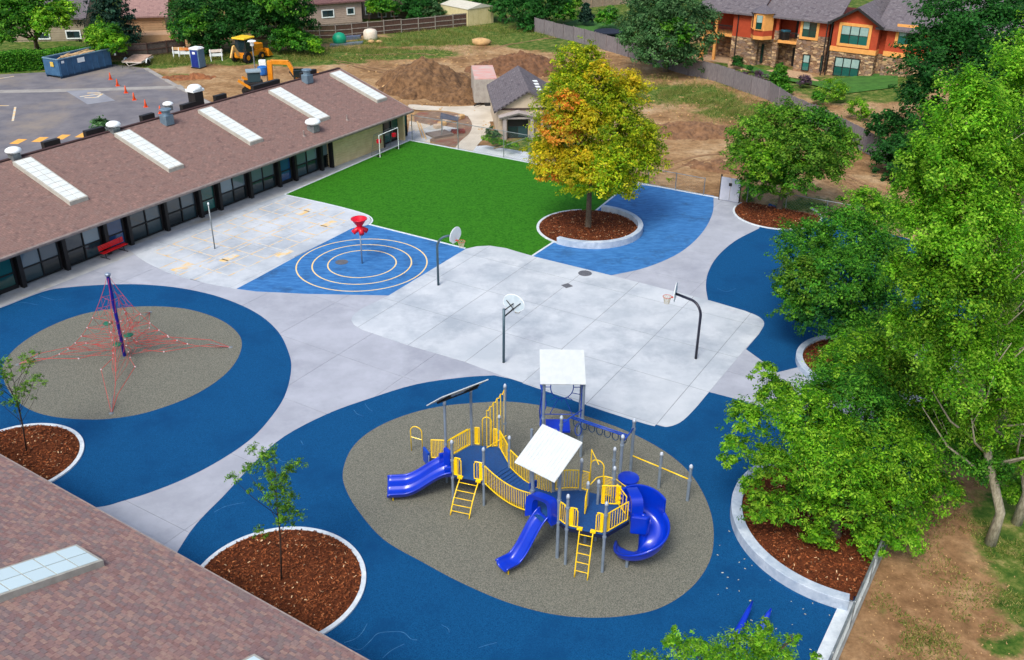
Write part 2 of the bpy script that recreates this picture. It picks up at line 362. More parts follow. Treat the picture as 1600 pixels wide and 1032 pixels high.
def ground_mat():
    m = bpy.data.materials.new('soil_and_grass'); m.use_nodes = True; N, Lk = m.node_tree.nodes, m.node_tree.links; b = N['Principled BSDF']
    tc = N.new('ShaderNodeTexCoord'); at = N.new('ShaderNodeAttribute'); at.attribute_name = 'cover'
    def noise(s, d=8, ro=.65):
        n = N.new('ShaderNodeTexNoise'); n.inputs['Scale'].default_value = s; n.inputs['Detail'].default_value = d; n.inputs['Roughness'].default_value = ro; Lk.new(tc.outputs['Object'], n.inputs['Vector']); return n
    def ramp(src, stops):
        r = N.new('ShaderNodeValToRGB'); r.color_ramp.elements[0].position = stops[0][0]; r.color_ramp.elements[0].color = lin(stops[0][1]); r.color_ramp.elements[1].position = stops[-1][0]; r.color_ramp.elements[1].color = lin(stops[-1][1])
        for p, c in stops[1:-1]: e = r.color_ramp.elements.new(p); e.color = lin(c)
        Lk.new(src, r.inputs[0]); return r
    soil = ramp(noise(.22).outputs['Fac'], [(.32, (128, 98, 68)), (.45, (166, 132, 94)), (.55, (186, 154, 114)), (.68, (204, 178, 142))])
    fine = ramp(noise(2.2, 10, .75).outputs['Fac'], [(.35, (150, 150, 150)), (.65, (255, 255, 255))])
    mu = N.new('ShaderNodeMix'); mu.data_type = 'RGBA'; mu.blend_type = 'MULTIPLY'; mu.inputs['Factor'].default_value = .75; Lk.new(soil.outputs[0], mu.inputs[6]); Lk.new(fine.outputs[0], mu.inputs[7])
    dm = N.new('ShaderNodeAttribute'); dm.attribute_name = 'damp'; red = ramp(noise(1.1, 10, .75).outputs['Fac'], [(.32, (98, 74, 50)), (.5, (134, 102, 72)), (.66, (166, 134, 100))]); mw = N.new('ShaderNodeMix'); mw.data_type = 'RGBA'; Lk.new(dm.outputs['Fac'], mw.inputs['Factor']); Lk.new(mu.outputs[2], mw.inputs[6]); Lk.new(red.outputs[0], mw.inputs[7]); mu = mw
    grass = ramp(noise(1.3, 10, .75).outputs['Fac'], [(.3, (38, 66, 24)), (.45, (62, 92, 34)), (.55, (98, 112, 52)), (.68, (150, 140, 92))])
    add = N.new('ShaderNodeMath'); add.operation = 'ADD'; sc = N.new('ShaderNodeMath'); sc.operation = 'MULTIPLY_ADD'; sc.inputs[1].default_value = 1.5; sc.inputs[2].default_value = -.75
    Lk.new(noise(.9, 10, .8).outputs['Fac'], sc.inputs[0]); Lk.new(at.outputs['Fac'], add.inputs[0]); Lk.new(sc.outputs[0], add.inputs[1])
    st = N.new('ShaderNodeMapRange'); st.inputs[1].default_value = .38; st.inputs[2].default_value = .62; Lk.new(add.outputs[0], st.inputs[0])
    mx = N.new('ShaderNodeMix'); mx.data_type = 'RGBA'; Lk.new(st.outputs[0], mx.inputs['Factor']); Lk.new(mu.outputs[2], mx.inputs[6]); Lk.new(grass.outputs[0], mx.inputs[7])
    Lk.new(mx.outputs[2], b.inputs['Base Color']); b.inputs['Roughness'].default_value = 1; b.inputs['Specular IOR Level'].default_value = .1
    bp = N.new('ShaderNodeBump'); bp.inputs['Strength'].default_value = .6; bp.inputs['Distance'].default_value = .12; Lk.new(noise(3, 8, .7).outputs['Fac'], bp.inputs['Height']); Lk.new(bp.outputs[0], b.inputs['Normal'])
    return m
M_ground = ground_mat()
go = link('ground', fast_mesh('ground', verts, quads, [M_ground], smooth=True, extra=(gr.ravel(), damp.ravel()))); tag(go, kind='structure')
mb = MB()
R = 1500
for x0, x1, y0, y1 in ((-R, R, 204, R), (-R, R, -R, 9), (-R, -94, 9, 204), (94, R, 9, 204)): mb.sheet([(x0, y0), (x1, y0), (x1, y1), (x0, y1)], -0.06)
tag(mb.build('outer_ground', mat('outer_field', (70, 96, 44), (120, 112, 76), rough=1, scale=.15)), kind='structure')

def sheet(name, poly, z, mt, z0=None):
    b = MB(); b.prism(poly, z0 if z0 is not None else 0.0, z, bottom=False); return tag(b.build(name, mt, loc=(0, 0, 0)), kind='structure')

# ------------------------------------------------------------------ the yard surfaces
def fence_pt(t): return (14.37 + 1.95 * t, 28.36 + 3.1 * t)           # right boundary
_ta, _tb = G2(640, 220), G2(1160, 317.5)
TOPF = lambda s: (_ta[0] + (_tb[0] - _ta[0]) * s, _ta[1] + (_tb[1] - _ta[1]) * s)  # top boundary fence
A_ = G2(0, 457); B_ = G2(640, 215); wd = (Vector(B_) - Vector(A_)).normalized(); wp = Vector((-wd.y, wd.x))
wallA = Vector(A_) - wd * 12 + wp * 1.0; wallB = Vector(B_) + wd * 2 + wp * 1.0
plaza = [tuple(wallA), tuple(wallB), TOPF(0.02), TOPF(0.5), TOPF(1.0), (31.6, 55.8), fence_pt(0), fence_pt(-3.2), (6, 14), (-40, 28)]
court = px2w([(549, 502), (551, 495), (563, 485), (607.5, 463), (727.5, 390.5), (745, 386.5), (765, 385.2), (790, 389), (832.5, 401.7), (955, 431.7), (1107.5, 470.5), (1162.5, 486.7)]
              + catmull([(1162.5, 486.7), (1185, 496), (1194, 507), (1186, 523)], 4)[1:] + [(1163.7, 547), (1110, 611)] + catmull([(1110, 611), (1085, 641), (1062, 662), (1036, 669), (1005, 663), (950, 646)], 4)[1:]
              + [(800, 594.7), (725, 566.5), (637.5, 541), (566, 517), (553, 509)])
game = px2w([(197, 388), (306, 352), (445, 305)] + catmull([(445, 305), (510, 320), (555, 331), (574, 338), (579, 346), (574, 353)], 4)[1:] + [(550, 358), (460, 404), (400, 436.7), (369, 453)] + catmull([(369, 453), (318, 443), (270, 430), (228, 411), (197, 388)], 4)[1:-1])
spinner = px2w([(576, 352.5), (727.5, 390.5), (607.5, 463), (480, 460.5), (400, 456.7), (369, 452.5), (400, 436.7), (460, 404), (550, 358)])
turf = px2w([(445, 305.3), (640, 221), (730, 237), (985, 287), (925, 335), (867, 378), (832, 401), (790, 389), (765, 385), (745, 386), (727, 390), (578, 352), (581, 346), (575, 338), (555, 331), (510, 320)])
ltblue = px2w([(832.5, 401.5), (867, 378), (925, 335), (985, 288), (1020, 292.5), (1115, 307)] + catmull([(1115, 307), (1113, 335), (1096, 366), (1062, 396), (1010, 419), (955, 431.5)], 5)[1:])
climb_b = px2w(catmull([(-160, 560), (-60, 505), (0, 483), (68, 457), (110, 450), (170, 446), (225, 446), (285, 452), (345, 466), (400, 490), (435, 520), (452, 555), (455, 580), (447, 615), (430, 645), (395, 685), (345, 720), (290, 749), (235, 771), (190, 785), (153, 794), (60, 800), (-60, 760), (-180, 700)], 5, closed=True))
climb_g = px2w(catmull([(4, 578), (22, 548), (65, 518), (120, 495), (175, 484), (232, 480), (290, 484), (340, 499), (370, 520), (378, 542), (365, 572), (335, 600), (290, 625), (230, 646), (180, 655), (135, 657), (80, 652), (40, 638), (14, 612)], 5, closed=True))
play_b = px2w(catmull([(278, 863), (298, 832), (320, 806), (350, 776), (400, 722), (445, 683), (512, 648), (575, 625), (650, 602), (725, 591), (772, 588)], 4) + [(800, 594), (950, 645), (1035, 668), (1062, 661), (1085, 640), (1108, 614), (1150, 625), (1200, 640)])
play_b += [fence_pt(2.4), fence_pt(-3.2), (6, 14), (-12, 14)]
play_g = px2w(catmull([(536, 738), (548, 705), (575, 678), (620, 655), (680, 638), (745, 631), (800, 629.5), (870, 640), (940, 660), (1000, 685), (1050, 715), (1085, 750), (1108, 795), (1115, 838), (1108, 880), (1080, 920), (1035, 950), (985, 963), (925, 967), (860, 961), (790, 942), (720, 912), (660, 880), (600, 845), (560, 800), (540, 765)], 5, closed=True))
rub3 = px2w([(1165.5, 547), (1186, 523), (1194, 507), (1185, 496), (1162, 486.5), (1106, 470)] + catmull([(1106, 470), (1103, 450), (1106, 428), (1120, 403), (1148, 378), (1186, 358)], 4)[1:])
rub3 += [(18.8, 66.0), TOPF(1.12), G2(1322, 348), (31.0, 55.0), fence_pt(6.0), G2(1215, 583)]
sheet('plaza_base', plaza, 0.030, M_joint)
blob_skip = [climb_b, play_b, turf, rub3, court, game]
def slabs(parent_poly, cells, name, mt, z0, z1, parent, skip=()):
    n = 0
    for c in cells:
        p = clip_cell(parent_poly, c)
        if len(p) < 3 or abs(area(p)) < 0.15: continue
        if skip and any(all(inside(q, s) for q in p) for s in skip): continue
        b = MB(); b.prism(p, z0, z1, bottom=False); b.build(name, mt, parent); n += 1
    return n
def grid_cells(o, du, dv, nu, nv, lu, lv, gap=0.02):
    out = []
    for i in range(nu):
        for j in range(nv):
            a = Vector(o) + du * (i * lu + gap / 2) + dv * (j * lv + gap / 2)
            out.append([tuple(a), tuple(a + du * (lu - gap)), tuple(a + du * (lu - gap) + dv * (lv - gap)), tuple(a + dv * (lv - gap))])
    return out
U, V = Vector((bu.x, bu.y)), Vector((-bu.y, bu.x))
def order(cells): return [c if area(c) > 0 else c[::-1] for c in cells]
root = thing('plaza', None, None, (0, 0, 0)); root['kind'] = 'structure'
slabs(plaza, order(grid_cells((-8, -28), U, V, 30, 22, 4.6, 4.2)), 'concrete_slab', M_conc, 0.030, 0.040, root, blob_skip)
# walkway panels along the school
wk = thing('walkway', None, None, (0, 0, 0)); wk['kind'] = 'structure'
W0 = Vector(A_) - wd * 12 - wp * 1.9
wkpoly = [tuple(W0), tuple(W0 + wd * 56), tuple(W0 + wd * 56 + wp * 2.6), tuple(W0 + wp * 2.6)]
wkpoly_cells = order(grid_cells(W0, wd, wp, 19, 1, 2.9, 2.55))
slabs(wkpoly, wkpoly_cells, 'walkway_slab', M_walk, 0.030, 0.043, wk, [turf])
ct = thing('basketball_court', None, None, (0, 0, 0)); ct['kind'] = 'structure'
b = MB(); b.prism(court, 0.03, 0.043, False); b.build('court_base', M_joint, ct)
cu = (Vector(G2(1032.5, 516)) - Vector(G2(917.5, 631))).normalized(); cv = Vector((-cu.y, cu.x))
c0 = Vector(G2(917.5, 631)) - cu * 12.0 - cv * 17.75
slabs(court, order(grid_cells(c0, cu, cv, 13, 12, 4.0, 3.55, 0.03)), 'court_slab', M_court, 0.043, 0.049, ct)
gm = thing('game_court', None, None, (0, 0, 0)); gm['kind'] = 'structure'
b = MB(); b.prism(game, 0.03, 0.043, False); b.build('game_court_base', M_joint, gm)
slabs(game, order(grid_cells(Vector(G2(197, 388)) - U * 4 - V * 16, U, V, 8, 8, 2.9, 2.9)), 'court_slab', M_court, 0.043, 0.049, gm)
sheet('painted_splash_circle', spinner, 0.045, M_paint_b); sheet('artificial_turf', turf, 0.047, M_turf)
sheet('painted_blue_plaza', ltblue, 0.045, M_paint_b)
sheet('climber_rubber', climb_b, 0.044, M_rub_b); sheet('climber_rubber_circle', climb_g, 0.048, M_rub_g)
sheet('playground_rubber', play_b, 0.044, M_rub_b); sheet('playground_rubber_circle', play_g, 0.048, M_rub_g)
sheet('side_rubber', rub3, 0.044, M_rub_b)
# narrow white kerbs between surfaces
M_gut0 = mat('edge_concrete', (150, 152, 150), (128, 130, 128), rough=.95, scale=2)
def strip(name, pts, w, z0, z1, mt, closed=False):
    P = [Vector(p) for p in pts]; L, Rr = [], []
    for i, p in enumerate(P):
        t = (P[min(i + 1, len(P) - 1)] - P[max(i - 1, 0)]).normalized(); n = Vector((-t.y, t.x)) * w / 2; L.append(tuple(p + n)); Rr.append(tuple(p - n))
    b = MB()
    for i in range(len(P) - 1): b.prism([L[i], Rr[i], Rr[i + 1], L[i + 1]], z0, z1, False)
    return tag(b.build(name, mt, loc=(0, 0, 0)), kind='structure')
strip('turf_kerb', px2w([(577, 352), (727, 389.5)]), .16, .03, .06, M_kerb)
strip('turf_side_kerb', px2w([(832, 401), (867, 378), (925, 335), (985, 287)]), .14, .03, .06, M_kerb)
strip('turf_wall_kerb', px2w([(445, 305), (640, 220.5)]), .16, .03, .062, M_kerb)
strip('yard_top_kerb', [TOPF(-.005), TOPF(.5), TOPF(.94)], .22, .0, .064, M_kerb)
strip('yard_side_kerb', [(p[0] - .34, p[1] + .2) for p in (fence_pt(-5), fence_pt(-1.05))], .42, .0, .07, M_kerb)
strip('yard_edge_kerb', [fence_pt(-5), fence_pt(9)], .16, .0, .09, M_gut0)
strip('court_edge', catmull([G2(*p) for p in [(445, 305.3), (510, 319.5), (555, 331), (576, 338.5), (582, 346), (577, 353)]], 5), .1, .03, .058, M_kerb)
# painted rings of the splash circle
SP = Vector((-9.42, 54.42)); SP = Vector((-9.42, 54.42))
for i, r in enumerate((4.05, 3.08, 2.12)):
    b = MB(); b.arcwall(SP, r - .042, r + .042, .044, .0495, 0, 360, 96); tag(b.build('painted_ring', M_ringp, loc=(0, 0, 0)), kind='structure')
# worn yellow game markings
b = MB(); rr = random.Random(3)
gc = Vector(G2(370, 372))
def gl(a0, b0, a1, b1, w=.09):
    p = gc + U * a0 + V * b0; q = gc + U * a1 + V * b1; t = (q - p).normalized(); n = Vector((-t.y, t.x)) * w / 2
    poly = [tuple(p - n), tuple(q - n), tuple(q + n), tuple(p + n)]
    if all(inside(x, game) for x in poly): b.sheet(poly, .0535)
for k in range(-3, 5): gl(k * 1.55, -4.2, k * 1.55, -1.6); gl(k * 1.55, -1.2, k * 1.55, 2.6)
for k in (-4.2, -2.9, -1.6, -1.2, .2, 1.4, 2.6):
    for q in range(-4, 5): gl(q * 1.55, k, q * 1.55 + 1.35, k)
for (x, y) in ((-3.4, -2.2), (-1.0, -4.6), (2.6, -5.6), (4.5, -3.5), (5.3, -.5), (-6, -.8)): gl(x, y, x + 1.3, y, .55)
tag(b.build('game_markings', M_yel_paint, loc=(0, 0, 0)), kind='structure')

# ------------------------------------------------------------------ mulch beds, kerbs and planter walls
def mulch(c, r, label, half=None, z=.085, seed=1, top=.10):
    nr, na = 22, 90; rs = np.linspace(0, 1, nr); an = np.linspace(0, 2 * np.pi, na, endpoint=False); RR, AA = np.meshgrid(rs, an, indexing='ij')
    X = c[0] + RR * r * np.cos(AA); Y = c[1] + RR * r * np.sin(AA); Z = z + top * (1 - RR ** 3) + (fbm(X, Y, .35, seed, 3) - .5) * .10 * (RR < .97)
    vs = np.stack([X, Y, Z], -1).reshape(-1, 3); ii = np.arange(nr * na).reshape(nr, na); q = np.stack([ii[:-1], ii[1:], np.roll(ii[1:], -1, 1), np.roll(ii[:-1], -1, 1)], -1).reshape(-1, 4)
    # loose chips
    n = int(240 * math.pi * r * r); a = rng.random(n) * 2 * np.pi; rad = np.sqrt(rng.random(n)) * r * .985; cx = c[0] + rad * np.cos(a); cy = c[1] + rad * np.sin(a); cz = z + top * (1 - (rad / r) ** 3) + .028 + rng.random(n) * .045
    th = rng.random(n) * 2 * np.pi; l = .02 + rng.random(n) * .045; w = .009 + rng.random(n) * .014; tl = (rng.random((n, 2)) - .5) * .08
    dx, dy = np.cos(th), np.sin(th); corners = []
    for sx, sy in ((-1, -1), (1, -1), (1, 1), (-1, 1)): corners.append(np.stack([cx + dx * l * sx - dy * w * sy, cy + dy * l * sx + dx * w * sy, cz + tl[:, 0] * sx * .5 + tl[:, 1] * sy * .3], -1))
    cv_ = np.stack(corners, 1).reshape(-1, 3); fc = np.arange(n * 4).reshape(n, 4) + len(vs)
    pal = np.array([lin(x)[:3] for x in [(84, 42, 22), (114, 60, 32), (140, 78, 44), (68, 36, 20), (166, 104, 64), (212, 178, 138)]]); pick = rng.choice(6, n, p=[.3, .3, .22, .1, .06, .02])
    base = np.tile(pal[1] * .7, (len(vs), 1)) * (0.7 + .6 * rng.random((len(vs), 1)))
    tint = np.concatenate([base, np.repeat(pal[pick] * (.7 + .6 * rng.random((n, 1))), 4, 0)])
    V_ = np.concatenate([vs, cv_]); F_ = np.concatenate([q, fc])
    if half is not None:
        ce = V_[F_].mean(1); F_ = F_[[half(x, y) for x, y in ce[:, :2]]]
    L = np.array([c[0], c[1], 0.0]); me = fast_mesh('mulch', V_ - L, F_, [M_chip], tint=tint)
    return tag(link('mulch', me, None, (c[0], c[1], 0)), label, 'mulch', kind='stuff')
def chip_mat():
    m = leaf_mat('mulch_chips', .95, 0.0); return m
M_chip = chip_mat()
fenceside = lambda x, y: (3.1 * (x - 14.25) - 1.95 * (y - 28.36)) < 0         # inside the yard boundary on the right
topside = lambda x, y: y < _ta[1] + (_tb[1] - _ta[1]) * (x - _ta[0]) / (_tb[0] - _ta[0]) - .1
C_map = (5.22, 60.71); C_b2 = (-8.34, 25.81); C_b1 = (-21.26, 33.3); C_b4 = (18.84, 63.75); C_big = (13.38, 29.16); C_p2 = (17.61, 41.85)
mulch(C_map, 3.42, 'brown mulch under the yellow and orange maple'); mulch(C_b2, 3.0, 'brown mulch in the half round bed by the near roof edge', seed=2)
mulch(C_b1, 2.6, 'brown mulch in the small bed at the far left corner of the near roof', seed=3); mulch(C_b4, 2.98, 'brown mulch in the bed beside the white shed doors', half=topside, seed=4)
mulch(C_big, 4.32, 'dark mulch behind the curved concrete planter wall', half=fenceside, z=.25, seed=5, top=.08); mulch(C_p2, 2.8, 'dark mulch in the curved planter under the bushy trees', half=fenceside, z=.2, seed=6)
b = MB(); b.arcwall(C_b2, 2.98, 3.16, .0, .11, 0, 360, 96); tag(b.build('bed_kerb', M_kerb, loc=(*C_b2, 0), bevel=.01), 'white round concrete kerb of the half round bed by the near roof edge', 'kerb', 'white kerbs around mulch beds')
b = MB(); b.arcwall(C_b1, 2.58, 2.76, .0, .11, 0, 360, 96); tag(b.build('bed_kerb', M_kerb, loc=(*C_b1, 0), bevel=.01), 'white kerb of the small bed beside the rope climber surface', 'kerb', 'white kerbs around mulch beds')
b = MB(); b.arcwall(C_map, 3.42, 3.6, .0, .10, 95, 235, 60); tag(b.build('bed_kerb', M_kerb, loc=(*C_map, 0), bevel=.01), 'low white kerb between turf and the maple bed', 'kerb', 'white kerbs around mulch beds')
b = MB(); b.arcwall(C_b4, 2.96, 3.1, .0, .10, 150, 385, 80); tag(b.build('bed_kerb', M_kerb, loc=(*C_b4, 0), bevel=.01), 'low white kerb of the bed beside the white shed doors', 'kerb', 'white kerbs around mulch beds')
def arc_between(C, p, q):
    a = math.degrees(math.atan2(p[1] - C[1], p[0] - C[0])); e = math.degrees(math.atan2(q[1] - C[1], q[0] - C[0])); return a, e
a0, a1 = arc_between(C_map, G2(866, 384), G2(944, 326))
if a1 < a0: a1 += 360
b = MB(); b.arcwall(C_map, 3.32, 3.66, .0, .5, a0, a1, 72); tag(b.build('planter_wall', M_wall_c, loc=(*C_map, 0), bevel=.02), 'curved concrete seat wall around the yellow and orange maple', 'planter wall', 'curved concrete planter walls')
b = MB(); b.arcwall(C_big, 4.3, 4.72, .0, .5, 70, 250, 90); tag(b.build('planter_wall', M_wall_c, loc=(*C_big, 0), bevel=.02), 'long curved concrete wall of the large bed beside the blue playground surface', 'planter wall', 'curved concrete planter walls')
b = MB(); b.arcwall(C_p2, 2.75, 3.08, .0, .35, 70, 280, 72); tag(b.build('planter_wall', M_wall_c, loc=(*C_p2, 0), bevel=.02), 'curved low planter wall half hidden under the bushy trees', 'planter wall', 'curved concrete planter walls')

# ------------------------------------------------------------------ parking lot, lanes and paths beyond the school
lot = px2w([(-220, 130), (-60, 124), (0, 117), (82, 113), (140, 106), (178, 101), (225, 107), (262, 126), (330, 160), (420, 150), (430, 175), (240, 330), (-220, 420)])
sheet('parking_lot', lot, .03, M_asph)
M_gut = mat('gutter_concrete', (158, 156, 152), (140, 138, 134), rough=.95, scale=1)
strip('gutter_pan', px2w([(-200, 148), (0, 144), (150, 141), (270, 137), (285, 135)]), 1.3, .03, .036, M_gut)
strip('lot_kerb', px2w([(228, 108), (275, 135), (330, 165)]), .5, .0, .1, M_gut)
sheet('accessible_bay', px2w([(103, 143), (150, 141), (180, 158), (137, 164)]), .042, mat('bay_blue_grey', (128, 132, 142), (140, 144, 152), rough=.95, scale=.7))
b = MB(); c = Vector(G2(146, 150)); fwd2 = Vector((0.3, 1)).normalized(); sd = Vector((fwd2.y, -fwd2.x))
for a, e in (((-.9, -.9), (.4, .9)), ((.4, .9), (.9, -.6)), ((.9, -.6), (-.2, -1.1)), ((-1.2, .6), (0, 1.1))):
    p = c + sd * a[0] + fwd2 * a[1]; q = c + sd * e[0] + fwd2 * e[1]; t = (q - p).normalized(); n = Vector((-t.y, t.x)) * .14; b.sheet([tuple(p - n), tuple(q - n), tuple(q + n), tuple(p + n)], .047)
tag(b.build('bay_marking', M_yel_paint, loc=(0, 0, 0)), kind='structure')
b = MB()
for px, py in ((28, 222), (62, 219), (97, 215), (129, 212)):
    c = G(px, py); b.sheet([(c.x - .42, c.y - .7), (c.x + .36, c.y - .75), (c.x + .5, c.y + .7), (c.x - .3, c.y + .75)], .036)
tag(b.build('wheel_stop_paint', mat('bay_end_paint', (236, 176, 84), (226, 164, 76), rough=.9), loc=(0, 0, 0)), kind='structure')
b = MB()
for (p, q) in (((-60, 166), (14, 166)), ((20, 190), (24, 168)), ((-60, 133), (22, 120))):
    P, Q = Vector(G2(*p)), Vector(G2(*q)); t = (Q - P).normalized(); n = Vector((-t.y, t.x)) * .1; b.sheet([tuple(P - n), tuple(Q - n), tuple(Q + n), tuple(P + n)], .036)
tag(b.build('lot_lines', M_yel_paint, loc=(0, 0, 0)), kind='structure')
M_path = mat('path_concrete', (186, 178, 162), (204, 198, 184), rough=.95, scale=.6)
sheet('haul_path', px2w(catmull([(640, 164), (690, 167), (740, 166), (790, 160), (800, 178), (772, 190), (745, 186), (700, 174), (650, 172)], 4, closed=True)), .03, M_path)
strip('curved_path', catmull([G2(*p) for p in [(735, 168), (745, 182), (752, 195), (748, 210), (735, 222), (722, 238)]], 5), 1.7, .0, .036, M_path)
sheet('gate_path', px2w([(700, 232), (760, 228), (850, 243), (850, 256), (805, 251), (733, 238)]), .033, mat('gate_concrete', (206, 214, 220), (190, 198, 206), rough=.9, scale=1))
sheet('site_slab', px2w([(640, 190), (672, 196), (672, 225), (636, 218)]), .03, M_path)
sheet('sand_bed', px2w(catmull([(650, 178), (700, 176), (745, 190), (745, 212), (720, 228), (680, 224), (655, 205)], 4, closed=True)), .02, mat('bed_soil', (142, 120, 100), (112, 92, 78), rough=1, scale=1.2, c3=(130, 76, 62), s3=.5))
sheet('back_lawn', px2w([(905, 30), (960, 38), (1010, 60), (1050, 85), (1010, 88), (960, 68), (925, 52), (880, 38)]), .05, mat('lawn_green', (46, 94, 26), (62, 114, 36), rough=1, scale=1.2, bump=.4))
b = MB(); b.add([(x, y, ground_z(x, y) + .12) for x, y in LAWN_R], [tuple(range(len(LAWN_R)))]); tag(b.build('house_lawn', MATS['lawn_green'], loc=(0, 0, 0)), kind='structure')
# ------------------------------------------------------------------ school building
M_shing = shingle_mat('school_shingles', [(126, 101, 95), (150, 121, 112), (139, 117, 110), (112, 91, 87)])
M_shing_grey = shingle_mat('grey_shingles', [(98, 94, 100), (124, 120, 124), (112, 106, 110), (84, 80, 88)], w=.5, h=.2)
M_shing_brown = shingle_mat('brown_shingles', [(104, 78, 78), (128, 96, 92), (118, 88, 88), (92, 68, 70)], w=.5, h=.2)
M_fascia = mat('fascia', (150, 138, 132), (128, 118, 114), rough=.7)
M_sid_y = mat('siding_tan', (228, 208, 160), (214, 192, 144), rough=.85, scale=1.5)
M_stone_w = mat('wall_dark_red', (64, 44, 42), (44, 34, 34), rough=.9, scale=2)
M_glass = glass_mat('dark_glass', (34, 54, 60)); M_glass_up = glass_mat('glass_painted_reflection', (92, 108, 116)); M_glass_t = glass_mat('teal_glass', (30, 86, 80)); M_glass_b = glass_mat('blue_glass', (32, 76, 124))  # upper school panes: pale grey reflection painted into the base colour
M_skyl = mat('skylight_acrylic', (208, 217, 215), (220, 226, 223), rough=.5, scale=2)
M_skyf = mat('skylight_frame', (180, 180, 170), (164, 162, 152), rough=.7)
a0 = Vector((-28.6, 48.57, 2.8)); SL = 2.6 / 8.0
def RP(s, t, dz=0.0): return a0 + U2 * s + V2 * t + Vector((0, 0, SL * t + dz))
S0, S1 = -14.0, 38.05; HALF = 8.0
school = thing('school_building', 'long single storey school building with reddish brown shingle roof and five white skylights', 'building', tuple(RP(12, 8))[:2] + (0,))
def roofslab(o, du, dv_near, dv_far, name, mt, parent, th=.18, rev=False):
    b = MB(); pts = [o, o + du, o + du + dv_far, o + dv_far]
    dn = Vector((0, 0, -th)); b.add(pts + [p + dn for p in pts], [(0, 1, 2, 3), (7, 6, 5, 4), (0, 4, 5, 1), (1, 5, 6, 2), (2, 6, 7, 3), (3, 7, 4, 0)])
    du_, dv_ = du.normalized(), dv_far.normalized(); oo = Vector(o); b.uv = lambda p: ((p - oo).dot(du_), (p - oo).dot(dv_)); return b.build(name, mt, parent)
rf1 = roofslab(RP(S0, 0), U2 * (S1 - S0), None, V2 * HALF + Vector((0, 0, SL * HALF)), 'roof', M_shing, school)
rd = RP(S1, HALF)
rf2 = roofslab(rd, -U2 * (S1 - S0), None, V2 * HALF - Vector((0, 0, SL * HALF)), 'roof', M_shing, school)
b = MB(); b.bar(RP(S0, HALF, .02), RP(S1, HALF, .02), .28, .05); b.build('ridge_cap', M_shing_brown, rf1)
b = MB(); b.bar(RP(S0, -.03, -.1), RP(S1, -.03, -.1), .07, .22); b.bar(RP(S0, -.12, -.03), RP(S1, -.12, -.03), .12, .1); b.build('gutter', M_fascia, school)
b = MB(); b.bar(RP(S1 + .04, 0, -.1), RP(S1 + .04, HALF, -.1), .07, .24); b.bar(RP(S1 + .04, HALF, -.1), RP(S1 + .04, 2 * HALF, -.1 - 2 * SL * HALF), .07, .24); b.build('rake_board', M_fascia, school)
WT = 1.45         # wall line behind the eave
def WP(s, z, off=0.0): return Vector((a0.x, a0.y, 0)) + U2 * s + V2 * (WT - off) + Vector((0, 0, z))
def wbox(b, s0, s1, z0, z1, d0, d1): b.frame(WP(s0, z0, d1), U2 * (s1 - s0), V2 * (d1 - d0), Vector((0, 0, z1 - z0)))
b = MB(); E0 = S1 - .6
b.frame(WP(S0, 0, -.3), U2 * (28.4 - S0), V2 * (2 * HALF - 2 * WT - .6), Vector((0, 0, 3.0))); b.frame(WP(28.4, 0, -.3), U2 * (E0 - 28.4), V2 * (2 * HALF - 2 * WT - .6), Vector((0, 0, 3.0)))
b.build('wall', M_stone_w, school)
b = MB(); p0 = WP(E0, 3.0, -.1); q0 = WP(E0, 3.0, -(2 * HALF - 2 * WT) + .1); top = Vector((RP(E0, HALF).x, RP(E0, HALF).y, 5.2)); th = U2 * -.2
b.add([p0, q0, top, p0 + th, q0 + th, top + th], [(0, 1, 2), (5, 4, 3), (0, 3, 4, 1), (1, 4, 5, 2), (2, 5, 3, 0)])
for k in range(15): b.frame(WP(E0, .2 * k, -.1), U2 * .02, V2 * (2 * HALF - 2 * WT - .2), Vector((0, 0, .17)))
b.build('gable_wall', M_sid_y, school)
# glazing bays along the yard side
def win_at(b_s, w, z0, z1, glass, nv=2, split=.42, parent=school):
    f = MB(); t = .07
    wbox(f, b_s, b_s + w, z0, z0 + t, -.08, .05); wbox(f, b_s, b_s + w, z1 - t, z1, -.08, .05); zm = z0 + (z1 - z0) * split
    wbox(f, b_s + t, b_s + w - t, zm - t / 2, zm + t / 2, -.08, .05)
    for i in range(nv + 1):
        x = b_s + (w - t) * i / nv; wbox(f, x, x + t, z0 + t, z1 - t, -.075, .055)
    o = f.build('window', M_dark, parent)
    pw = (w - t) / nv
    for i in range(nv):
        for (za, zb) in ((z0 + t, zm - t / 2), (zm + t / 2, z1 - t)):
            g = MB(); g.frame(WP(b_s + i * pw + t, za, -.02), U2 * (pw - t), V2 * .03, Vector((0, 0, zb - za))); g.build('pane', M_glass_up if (za > .9 and glass is M_glass) else (glass if not isinstance(glass, list) else glass[(i + int(za > 1)) % len(glass)]), o)
M_col = mat('column_black', (26, 24, 26), (18, 18, 20), rough=.6)
s = S0 + .4; i = 0
